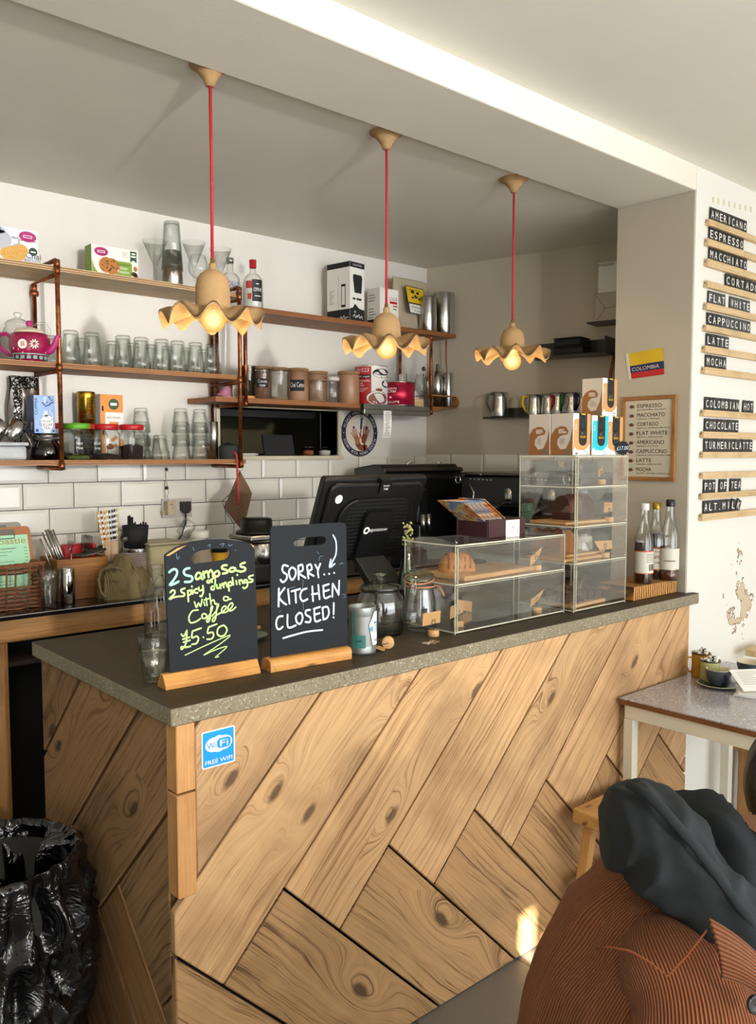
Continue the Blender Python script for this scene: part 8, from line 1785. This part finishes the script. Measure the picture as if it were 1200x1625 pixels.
def cup(lab, u, v, rr, h, hd, sau=True):
    p = onz(u, v, TZ); zc = TC
    if sau:
        q = thing('saucer', 'blue-grey saucer under the nearer coffee cup', 'saucer', (p.x, p.y, TC)); m = M(); m.lathe([(.001, 0), (rr*.7, 0), (rr*.75, .003), (rr*1.62, .013)], (0, 0, 0), 40, cap0=False, cap1=False); m.cur = 1; m.lathe([(rr*1.62, .013), (rr*1.64, .0145), (rr*1.56, .0145)], (0, 0, 0), 40, cap0=False, cap1=False); m.cur = 0; m.lathe([(rr*1.56, .0145), (rr*.75, .006), (.001, .006)], (0, 0, 0), 40, cap0=False, cap1=False); m.build('saucer_body', [BLG, CRM], q); zc = TC+.0062
        q = thing('teaspoon', 'steel teaspoon on the saucer beside the nearer coffee cup', 'cutlery', (p.x+.045, p.y-.03, TC+.0155)); m = M(); d = Vector((.8, -.6, 0)); m.tube([-d*.04, d*.01, d*.06], [.0045, .002, .003], 8, flat=.5); m.build('metal', STEEL, q)
        q = thing('biscuit_wrapper', 'crumpled silver wrapper on the saucer rim', 'wrapper', (p.x+.062, p.y+.01, TC+.0145)); m = M(); m.grid(lambda i, j: Vector(((i-.5)*.035, (j-.5)*.03, .002+.006*abs(math.sin(i*9+j*4)))), 8, 6); m.build('foil', steel('foil_grey', '#a9a9a9', .3), q)
    r = thing('coffee_cup', lab, 'cup', (p.x, p.y, zc)); m = M(); m.lathe([(.001, 0), (rr*.55, 0), (rr*.6, .004), (rr*.85, h*.35), (rr*.98, h*.75), (rr, h)], (0, 0, 0), 36, cap0=False, cap1=False); m.cur = 1; m.lathe([(rr, h), (rr*.985, h+.0015), (rr*.95, h), (rr*.9, h*.6), (rr*.5, h*.15), (.001, h*.12)], (0, 0, 0), 36, cap0=False, cap1=False); m.build('cup_body', [BLG, CRM], r)
    m = M(); m.tube([hd*rr*.93+Z_*h*.78, hd*(rr+.02)+Z_*h*.76, hd*(rr+.024)+Z_*h*.5, hd*(rr+.008)+Z_*h*.22, hd*rr*.78+Z_*h*.2], .0055, 10, flat=.8); m.build('handle', BLG, r)
cup('blue-grey coffee cup on its saucer, handle towards the viewer', 1140, 1090, .045, .06, Vector((-.5, -.86, 0)).normalized())
cup('blue-grey coffee cup without saucer, farther right on the table', 1190, 1074, .048, .058, Vector((.8, -.5, 0)).normalized(), False)
def mug(name, lab, u, v, rr, vtop, mt, handle, cat):
    p = onz(u, v, TZ); h = zt(u, vtop, p.y)-TZ; r = thing(name, lab, cat, (p.x, p.y, TC)); m = M(); m.lathe([(.001, 0), (rr-.002, 0), (rr, .003), (rr, h-.002), (rr*1.02, h), (rr*.95, h-.001), (rr*.95, h*.7), (.001, h*.7)], (0, 0, 0), 32, cap0=False, cap1=False); m.cur = 1; m.lathe([(rr*1.01, h-.004), (rr*1.04, h-.001), (rr*1.0, h+.001)], (0, 0, 0), 32, cap0=False, cap1=False); m.build('body', [mt, BLACK], r)
    if handle: hd = Vector((-.85, .5, 0)).normalized(); m = M(); m.tube([hd*rr*.95+Z_*h*.8, hd*(rr+.02)+Z_*h*.85, hd*(rr+.03)+Z_*h*.55, hd*(rr+.018)+Z_*h*.25, hd*rr*.95+Z_*h*.22], .004, 8); m.build('handle', mt, r)
    for k in range(9):
        a = k*2.4; q = rr*.6*math.sqrt((k+.5)/9); s_ = thing('sugar_sachet', 'black and white wrapped sugar in the %s, piece %s' % (cat, ORD[k]), 'sugar sachet', (p.x+q*math.cos(a), p.y+q*math.sin(a), TC+h*.98+.006*(k % 3)), a, 'wrapped sugars in the ' + cat); m2 = M(); m2.T = Matrix.Rotation(rnd(-.6, .6), 4, 'X'); m2.tube([(-.017, 0, 0), (-.010, 0, 0), (.010, 0, 0), (.017, 0, 0)], [.0075, .005, .005, .0075], 6, flat=.8); m2.cur = 1; m2.tube([(-.006, 0, .0), (.002, 0, .0)], .0054, 6, flat=.8); m2.build('sachet', [WHITE, BLACKM], s_)
mug('enamel_mug', 'mustard enamel mug full of wrapped sugars beside the counter end', 1112, 1074, .034, 1036, pm('mustard_enamel', '#b8862c', .35), True, 'mug')
mug('green_tin', 'pale green tin of wrapped sugars in front of the mustard mug', 1127, 1083, .036, 1048, pm('pale_green_enamel', '#a9ab74', .35), False, 'tin')
p = onz(1196, 1106, TZ); 
for k in range(4): r = thing('napkin', 'folded white paper napkin at the right of the table, %s of the pile' % ('bottom', 'second', 'third', 'top')[k], 'napkin', (p.x+.05, p.y+.02, TC+.0035*k), R(18+4*k), 'napkins on the table'); m = M(); m.bbox((0, 0, 0), (.16, .12, .003), .001, 1); m.build('paper', CARDW, r)
r = thing('printed_sheet', 'printed white sheet leaning over the napkin pile on the table', 'paper', (p.x+.06, p.y+.0, TC+.016)); u_ = Vector((.8, -.55, .0)).normalized(); w_ = Vector((.45, .7, .45)).normalized(); m = M(); m.obox((0.0, .02, .03), u_, w_, u_.cross(w_).normalized(), (.15, .11, .0008)); m.cur = 1; lines(m, Vector((-.05, .07, .055)), u_, w_, .1, 7, .010, .0014, .0012); m.build('sheet', [WHITE, pm('label_grey_text', '#7d6a66', .7)], r)
p = ony(1192, 1040, 1.60); r = thing('wooden_offcut', 'tan wooden block on the table against the flaking wall', 'block', (p.x+.06, 1.585, TC)); m = M(); m.bbox((0, 0, 0), (.2, .05, zt(1190, 1036, 1.56)-TZ+.0), .006, 2); m.build('block', PALE, r)
# bench seen past the table legs
r = thing('wall_bench', 'low brown timber bench along the shop wall beyond the table', 'bench', (3.95, 1.45, 0)); zb_ = ony(1182, 1212, 1.5).z; zt_ = zb_+.1
m = M(); m.box(3.42, 1.33, zt_-.1, 4.6, 1.64, zt_); m.build('seat', PINE2, r, True, bevel=.004)
for xa in (3.5, 4.4): m = M(); m.box(xa, 1.36, 0, xa+.06, 1.62, zt_-.1); m.build('leg', PINE2, r, True)
# stool
r = thing('wooden_stool', 'pale wooden stool tucked beside the table in front of the counter', 'stool', (2.41, 1.485, 0)); SZ = .452
STO = wood('stool_wood', '#cf9f60', '#97682f', .5, 1.8, True, .1)
m = M(); m.bbox((0, 0, SZ-.045), (.32, .19, .045), .004, 2); m.build('seat', STO, r)
for sx, sy in ((-1, -1), (1, -1), (-1, 1), (1, 1)):
    m = M(); a = Vector((sx*.105, sy*.06, SZ-.0455)); b = Vector((sx*.155, sy*.085, 0)); d = (a-b).normalized(); m.obox((a+b)/2, d, Vector((0, 1, 0)), d.cross(Y_).normalized(), ((a-b).length, .032, .032), d); m.build('leg', STO, r)
for sy in (-1, 1): m = M(); m.cbox((0, sy*.072, .2), (.23, .018, .03)); m.build('stretcher', STO, r)
# ------------------------------------------------------------------ bin with a black bag
bc = Vector((.625, 2.075, 0)); BR_, BH = .185, .635
r = thing('waste_bin', 'tall bin lined with a shiny crinkled black bag at the counter end', 'bin', bc)
m = M(); m.lathe([(BR_*.80, .0), (BR_*.86, BH-.02), (BR_*.84, BH-.02), (BR_*.77, .02), (.001, .02)], (0, 0, 0), 40, cap0=True, cap1=False); m.build('bin_body', BLACK, r)
from mathutils import noise as NZ
def bagf(i, j):
    a = 2*math.pi*i; c_, s_ = math.cos(a), math.sin(a)
    # j 0: inside low, .25 rim, 1: skirt hem
    if j < .22: q = j/.22; rr = BR_*(.62+.28*q); z = BH-.42+.42*q
    elif j < .34: q = (j-.22)/.12; rr = BR_*(.92+.12*math.sin(q*math.pi/2)); z = BH+.016*math.sin(q*math.pi)
    else: q = (j-.34)/.66; rr = BR_*(1.03+.05*math.sin(q*5)-.02*q); z = BH-q*.60
    sk = z*4+a*.9
    n = .034*(1-abs(NZ.noise(Vector((c_*1.9, s_*1.9, sk)))*3.2))+.018*(1-abs(NZ.noise(Vector((c_*3.4+7, s_*3.4, z*7.5-a*.7)))*3))-.012
    k = min(1, max(0, (j-.27)/.2)) if j > .22 else .7
    rr += n*k+.004*math.sin(a*19+3*c_)*(1-abs(j-.3)*1.4)
    return Vector((rr*c_, rr*s_, max(.006, z+.006*NZ.noise(Vector((c_*5, s_*5, 9))))))
m = M(); m.grid(bagf, 220, 120, closed=True)
m.face([bagf(i/60, 0) for i in range(60)])
t = NT('black_bin_bag'); o = t.obj(); n1 = t.noise(o, 9, 3, .5, 1.6); n2 = t.noise(o, 38, 3, .5, 1.0)
t.bsdf(Base_Color=lin('#08080a'), Roughness=.13, Specular_IOR_Level=.8, Normal=t.bump(t.math('ADD', t.math('ABSOLUTE', t.math('SUBTRACT', n1, .5)), t.math('MULTIPLY', n2, .06)), .7, .03)); m.build('bin_bag', t.m, r)

# ------------------------------------------------------------------ seated person, seen from behind the right shoulder
RT, FW = Vector((math.cos(YAW-R(90)), math.sin(YAW-R(90)), 0)), Vector((math.cos(YAW), math.sin(YAW), 0))
def PC(l, d, z): return RT*l+FW*d+Z_*z
org = PC(.40, 1.30, 0)
per = thing('person', 'person in rust corduroy jacket and black hood, sitting hunched with back to viewer', 'person', org)
def LP(l, d, z): return PC(l, d, z)-org
# body: one continuous surface grown over a skeleton
jo = {}; edges = []; rad = []; vs_ = []
def J(name, p, r_, par=None):
    vs_.append(p); rad.append(r_ if isinstance(r_, tuple) else (r_, r_)); jo[name] = len(vs_)-1
    if par: edges.append((jo[par], jo[name]))
J('pelvis', LP(.40, 1.30, .53), (.13, .15)); J('waist', LP(.39, 1.30, .66), (.11, .13), 'pelvis'); J('chest', LP(.43, 1.30, .80), (.115, .14), 'waist'); J('neck0', LP(.52, 1.30, .93), .062, 'chest'); J('neck1', LP(.615, 1.30, .985), .052, 'neck0'); J('skull', LP(.735, 1.31, 1.05), (.088, .08), 'neck1'); J('crown', LP(.765, 1.315, 1.12), (.078, .07), 'skull')
J('face', LP(.81, 1.30, 1.02), (.055, .058), 'skull'); J('nose', LP(.875, 1.295, 1.02), .012, 'face'); J('chin', LP(.82, 1.297, .955), .026, 'face')
for s_, nm in ((-1, 'r'), (1, 'l')):
    d0 = 1.30+s_*.155
    J(nm+'sh', LP(.47, d0, .87), .06, 'chest'); J(nm+'el', LP(.52, 1.30+s_*.2, .62), .043, nm+'sh'); J(nm+'wr', LP(.74, 1.30+s_*.1, .66), .028, nm+'el'); J(nm+'pa', LP(.80, 1.30+s_*.085, .675), (.018, .034), nm+'wr')
    for k in range(4):
        o_ = -.027+.018*k; L_ = (.030, .036, .034, .026)[k]; b_ = LP(.838, 1.30+s_*(.085+o_), .678); J(nm+'f%da' % k, b_, .0085, nm+'pa'); J(nm+'f%db' % k, b_+RT*L_*.9-Z_*.008, .0078, nm+'f%da' % k); J(nm+'f%dc' % k, b_+RT*L_*1.5-Z_*.03, .007, nm+'f%db' % k)
    J(nm+'t0', LP(.79, 1.30+s_*.045, .69), .010, nm+'pa'); J(nm+'t1', LP(.825, 1.30+s_*.028, .70), .0085, nm+'t0')
    J(nm+'hip', LP(.42, 1.30+s_*.09, .50), .085, 'pelvis'); J(nm+'kn', LP(.82, 1.30+s_*.11, .50), .06, nm+'hip'); J(nm+'an', LP(.80, 1.30+s_*.11, .09), .04, nm+'kn'); J(nm+'toe', LP(.96, 1.30+s_*.12, .04), .035, nm+'an')
me = bpy.data.meshes.new('body'); me.from_pydata([tuple(q) for q in vs_], edges, []); ob = bpy.data.objects.new('body', me); COL.objects.link(ob); ob.parent = per
sm = ob.modifiers.new('skin', 'SKIN'); 
if not me.skin_vertices: me.attributes.new
bm = bmesh.new(); bm.from_mesh(me); lay = bm.verts.layers.skin.verify()
for q in bm.verts: q[lay].radius = rad[q.index]; q[lay].use_root = (q.index == 0)
bm.to_mesh(me); bm.free(); ob.modifiers.new('sub', 'SUBSURF').render_levels = 2
me.materials.append(pm('skin_tone', '#c08a68', .55, sss=.1))
m = M()
for s_ in (-1, 1): m = M(); m.lathe([(.001, -.009), (.008, -.005), (.0095, 0), (.008, .005), (.001, .009)], LP(.86, 1.30+s_*.03, 1.048), 12, cap0=False, cap1=False); m.build('eye', pm('eye_dark', '#2a1c14', .2), per)
# trousers: simple legs over the body
def loft(name, mt, secs, n=48, seg=None, cap=True, disp=None, smooth_n=5, uvrep=None, parent=per, vgrain=None):
    """secs: (center, axis_u, axis_v, ru, rv, power) rings joined into one skin; rings interpolated smoothly"""
    out = []
    for i in range(len(secs)-1):
        P = [secs[max(i-1, 0)], secs[i], secs[i+1], secs[min(i+2, len(secs)-1)]]
        for k in range(smooth_n):
            t_ = k/smooth_n
            def cr(a, b, c_, d_): return .5*((2*b)+(c_-a)*t_+(2*a-5*b+4*c_-d_)*t_*t_+(3*b-a-3*c_+d_)*t_**3)
            out.append(tuple(cr(P[0][q], P[1][q], P[2][q], P[3][q]) for q in range(6)))
    out.append(secs[-1]); N = len(out)
    def fn(i, j):
        c_, u_, v_, ru, rv, pw = out[min(N-1, int(round(j*(N-1))))]; a = 2*math.pi*i; ca_, sa_ = math.cos(a), math.sin(a)
        p = c_+u_*(ru*math.copysign(abs(ca_)**pw, ca_))+v_*(rv*math.copysign(abs(sa_)**pw, sa_))
        if disp: nrm = (u_*ca_+v_*sa_).normalized(); p = p+nrm*disp(p, i, j)
        return p
    m = M(); m.grid(fn, n, N, closed=True)
    # texture runs: u along the loft, v round it, in metres
    L = 0; acc = [0]
    for k in range(1, N): L += (out[k][0]-out[k-1][0]).length; acc.append(L)
    k = 0
    for f in m.f:
        m.uv[k] = [(acc[q//n], (q % n)/n) for q in f]
        us = [q[1] for q in m.uv[k]]
        if max(us)-min(us) > .5: m.uv[k] = [(a, b+1 if b < .5 else b) for a, b in m.uv[k]]
        k += 1
    if cap: m.face([fn(i/n, 0) for i in range(n)][::-1]); m.face([fn(i/n, 1) for i in range(n)])
    return m.build(name, mt, parent)
def corduroy(name, along_u, cnt, col='#934c20', dk='#5a2c10'):
    t = NT(name); sp = t.n('ShaderNodeSeparateXYZ'); t.l(t.uv(), sp.inputs[0]); o = t.obj()
    co = sp.outputs[0] if along_u else sp.outputs[1]
    wob = t.math('MULTIPLY', t.math('SUBTRACT', t.noise(o, 8, 2), .5), .008)
    s_ = t.math('SINE', t.math('MULTIPLY', t.math('ADD', co, wob), 6.2832*cnt)); h = t.math('MULTIPLY_ADD', s_, .5, .5)
    wear = t.noise(o, 30, 5); c = t.mix(h, lin(dk), t.mix(wear, lin(col), lin('#a8622f')))
    t.bsdf(Base_Color=c, Roughness=.9, Sheen_Weight=.06, Sheen_Roughness=.4, Normal=t.bump(t.math('ADD', h, t.math('MULTIPLY', t.noise(o, 300, 2), .35)), .9, .004)); return t.m
CORD_B = corduroy('corduroy_back', False, 215); CORD_S = corduroy('corduroy_sleeve', False, 112); CORD_Y = corduroy('corduroy_yoke', False, 60)
def ax(l, z): return (RT*l+Z_*z).normalized()
def wr(amp, fr, seed): return lambda p, i, j: amp*NZ.noise(Vector((p.x*fr+seed, p.y*fr, p.z*fr)))+amp*.5*NZ.noise(Vector((p.x*fr*2.3, p.y*fr*2.3+seed, p.z*fr*2.3)))
TR = pm('dark_trousers', '#23252b', .85)
for s_ in (-1, 1):
    d0 = 1.30+s_*.1
    loft('trouser_leg', TR, [(LP(.36, d0, .535), FW, Z_, .105, .10, 1), (LP(.6, d0, .525), FW, Z_, .095, .085, 1), (LP(.80, d0+s_*.01, .51), FW, ax(.5, .8), .08, .08, 1), (LP(.835, d0+s_*.01, .44), FW, RT, .075, .075, 1), (LP(.81, d0+s_*.01, .11), FW, RT, .065, .07, 1)], 28, disp=wr(.008, 14, s_))
    m = M(); m.bbox((0, 0, 0), (.27, .095, .075), .03, 4); m.v = [LP(.87, d0+s_*.012, .002)+RT*q.x+FW*q.y+Z_*q.z for q in m.v]; m.build('shoe', BLACKM, per)
# jacket body
SE = [(LP(.385, 1.30, .46), FW, RT, .215, .175, .8), (LP(.385, 1.30, .56), FW, ax(1, -.05), .215, .165, .8), (LP(.395, 1.30, .655), FW, ax(.95, -.3), .222, .155, .8), (LP(.42, 1.30, .745), FW, ax(.85, -.5), .222, .14, .8), (LP(.455, 1.30, .82), FW, ax(.72, -.7), .20, .118, .8), (LP(.49, 1.30, .875), FW, ax(.7, -.72), .152, .095, .9), (LP(.52, 1.30, .92), FW, ax(.7, -.72), .095, .072, 1), (LP(.54, 1.30, .95), FW, ax(.7, -.72), .07, .06, 1)]
loft('jacket', CORD_B, SE, 96, disp=lambda p, i, j: .007*NZ.noise(Vector((p.x*9, p.y*9, p.z*16)))+.004*NZ.noise(Vector((p.x*25, p.y*25, p.z*14))), smooth_n=7)
# sleeves with a yoke cap over the shoulder
for s_ in (-1, 1):
    d0 = 1.30+s_*.145; ds = s_
    fold = lambda p, i, j: .006*math.sin(j*34+math.sin(i*6.28)*2)*max(0, math.sin(j*3.14))+.006*NZ.noise(Vector((p.x*14, p.y*14, p.z*9+s_)))
    dz = -.06 if s_ > 0 else 0
    loft('sleeve', CORD_S, [(LP(.425, 1.30+s_*.07, .875+dz), RT, ax(.1, 1), .055, .045, 1), (LP(.43+.3*abs(dz), 1.30+s_*.12, .875+dz), RT, (Z_*.9+FW*s_*.45).normalized(), .082, .06, 1), (LP(.44+.4*abs(dz), 1.30+s_*.165, .845+dz), RT, (Z_*.6+FW*s_*.8).normalized(), .094, .074, 1), (LP(.44, 1.30+s_*.195, .79), RT, FW*s_, .092, .072, 1), (LP(.465, 1.30+s_*.205, .68), RT, FW*s_, .084, .07, 1), (LP(.51, 1.30+s_*.20, .605), ax(.7, .7), FW*s_, .075, .07, 1), (LP(.60, 1.30+s_*.165, .62), Z_, FW*s_, .066, .064, 1), (LP(.72, 1.30+s_*.11, .655), Z_, FW*s_, .05, .052, 1)], 60, disp=fold, smooth_n=7)
# raised seam along the yoke and collar flap on the near shoulder
m = M(); m.tube([onp(u, v, PC(.40, dd, .9), -FW)-org for u, v, dd in ((946, 1506, 1.10), (965, 1502, 1.085), (1000, 1509, 1.07), (1030, 1526, 1.058), (1060, 1549, 1.05), (1090, 1517, 1.055), (1122, 1476, 1.075))], .0015, 6)
m.build('yoke_seam', pm('corduroy_seam', '#7a3f1c', .95), per)
def flap(i, j):
    A, B, C_, D_ = [onp(u, v, PC(.5, dd, .9), -FW)-org for u, v, dd in ((1124, 1458, 1.085), (1215, 1530, 1.05), (1225, 1588, 1.025), (1140, 1544, 1.035))]
    q = A*(1-i)*(1-j)+B*i*(1-j)+C_*i*j+D_*(1-i)*j; return q-FW*.018*math.sin(j*2.6)*(1)+Z_*.006*math.sin(i*3.1)
m = M(); m.grid(flap, 24, 14); kq = 0
for f in m.f: m.uv[kq] = [((q % 24)/24*.1, (q//24)/14*.55) for q in f]; kq += 1
m.build('collar', corduroy('corduroy_collar', False, 24), per, solid=.006)
m = M(); bc_ = onp(1197, 1593, PC(.5, 1.045, .9), -FW)-org; m.lathe([(.012, 0), (.0125, .002), (.010, .004), (.007, .003), (.001, .003)], bc_, 22, axis=-FW+RT*.3+Z_*.2, cap1=False); m.build('button', BLACK, per)
# black hood, two soft lobes round the neck
HOOD = pm('black_jersey', '#1f2427', .92, ns=9, amt=.22, bump=.25, bs=160)
def hs(u, v, d, ru, rv, tx, tz, pw=1.0): 
    c_ = onp(u, v, PC(0, d, 0), -FW)-org; t_ = (RT*tx+Z_*tz).normalized(); n_ = t_.cross(FW); return (c_, n_, FW, ru*d/FPX, rv, pw)
hd = lambda p, i, j: .016*NZ.noise(Vector((p.x*9, p.y*9, p.z*9)))+.013*(1-2.6*abs(NZ.noise(Vector((p.x*15+j*3, p.y*11, p.z*15)))))-.008+.005*NZ.noise(Vector((p.x*40, p.y*30, p.z*40)))
loft('hood', HOOD, [hs(956, 1352, 1.30, 12, .02, 1, .1), hs(963, 1335, 1.30, 46, .05, 1, .15), hs(985, 1316, 1.29, 72, .075, 1, 0), hs(1020, 1322, 1.27, 78, .09, 1, -.4), hs(1070, 1354, 1.24, 72, .09, 1, -.7), hs(1120, 1400, 1.20, 62, .075, 1, -.85), hs(1165, 1448, 1.17, 56, .06, 1, -.95), hs(1215, 1502, 1.14, 52, .05, 1, -1), hs(1270, 1560, 1.12, 44, .04, 1, -1)], 56, disp=hd, smooth_n=8)
loft('hood_back', HOOD, [hs(1010, 1275, 1.40, 20, .03, 1, .2), hs(1045, 1292, 1.37, 34, .05, 1, .1), hs(1090, 1306, 1.33, 46, .06, 1, .0), hs(1130, 1332, 1.28, 66, .07, 1, -.3), hs(1165, 1372, 1.25, 70, .07, 1, -.6), hs(1205, 1425, 1.23, 62, .06, 1, -.8), hs(1260, 1490, 1.21, 50, .05, 1, -.9)], 40, disp=hd, smooth_n=6)
m = M(); m.tube([onp(u, v, PC(0, dd, 0), -FW)-org for u, v, dd in ((996, 1244, 1.25), (1030, 1262, 1.215), (1062, 1296, 1.19), (1100, 1338, 1.165), (1140, 1390, 1.145), (1180, 1445, 1.125), (1225, 1500, 1.10))], [.006, .008, .008, .008, .008, .008, .006], 8, flat=.7); m.build('hood_hem', HOOD, per)
# dark hair round the head, falling forward
HAIR = pm('dark_brown_hair', '#21140e', .45, ns=60, amt=.5, bump=.6, bs=150)
def hairf(i, j):
    a = 2*math.pi*i; th = j*2.15; c_ = LP(.70, 1.31, 1.062); d = ax(-.35, .94); e1 = FW; e2 = d.cross(e1); rr = .122*(1+.03*NZ.noise(Vector((math.cos(a)*8, math.sin(a)*8, th*.5)))+.012*math.sin(a*40))
    return c_+(d*math.cos(th)+(e1*math.cos(a)+e2*math.sin(a))*math.sin(th)*.9)*rr
m = M(); m.grid(hairf, 90, 24, closed=True)
m.build('hair', HAIR, per)
m = M()
for k in range(70):
    d0 = rnd(1.2, 1.26); l0 = rnd(.595, .70); p0 = LP(l0, d0, rnd(1.06, 1.12)); m.tube([p0, p0+RT*rnd(-.012, .012)-Z_*.08-FW*.01, p0+RT*rnd(-.02, .02)-Z_*rnd(.12, .16), p0+RT*rnd(-.01, .035)-Z_*rnd(.18, .24)+FW*.01], [.006, .0055, .004, .001], 5)
m.build('loose_hair', HAIR, per); bpy.data.objects['loose_hair']['kind'] = 'stuff'
st_ = thing('low_stool', 'dark low stool under the seated person', 'stool', PC(.38, 1.30, 0)); m = M(); m.lathe([(.16, .385), (.17, .39), (.17, .415), (.16, .42)], (0, 0, 0), 30); m.build('seat', PINE2, st_)
for a in (45, 135, 225, 315): m = M(); m.tube([(.12*math.cos(R(a)), .12*math.sin(R(a)), .385), (.16*math.cos(R(a)), .16*math.sin(R(a)), 0)], .014, 8); m.build('leg', PINE2, st_)
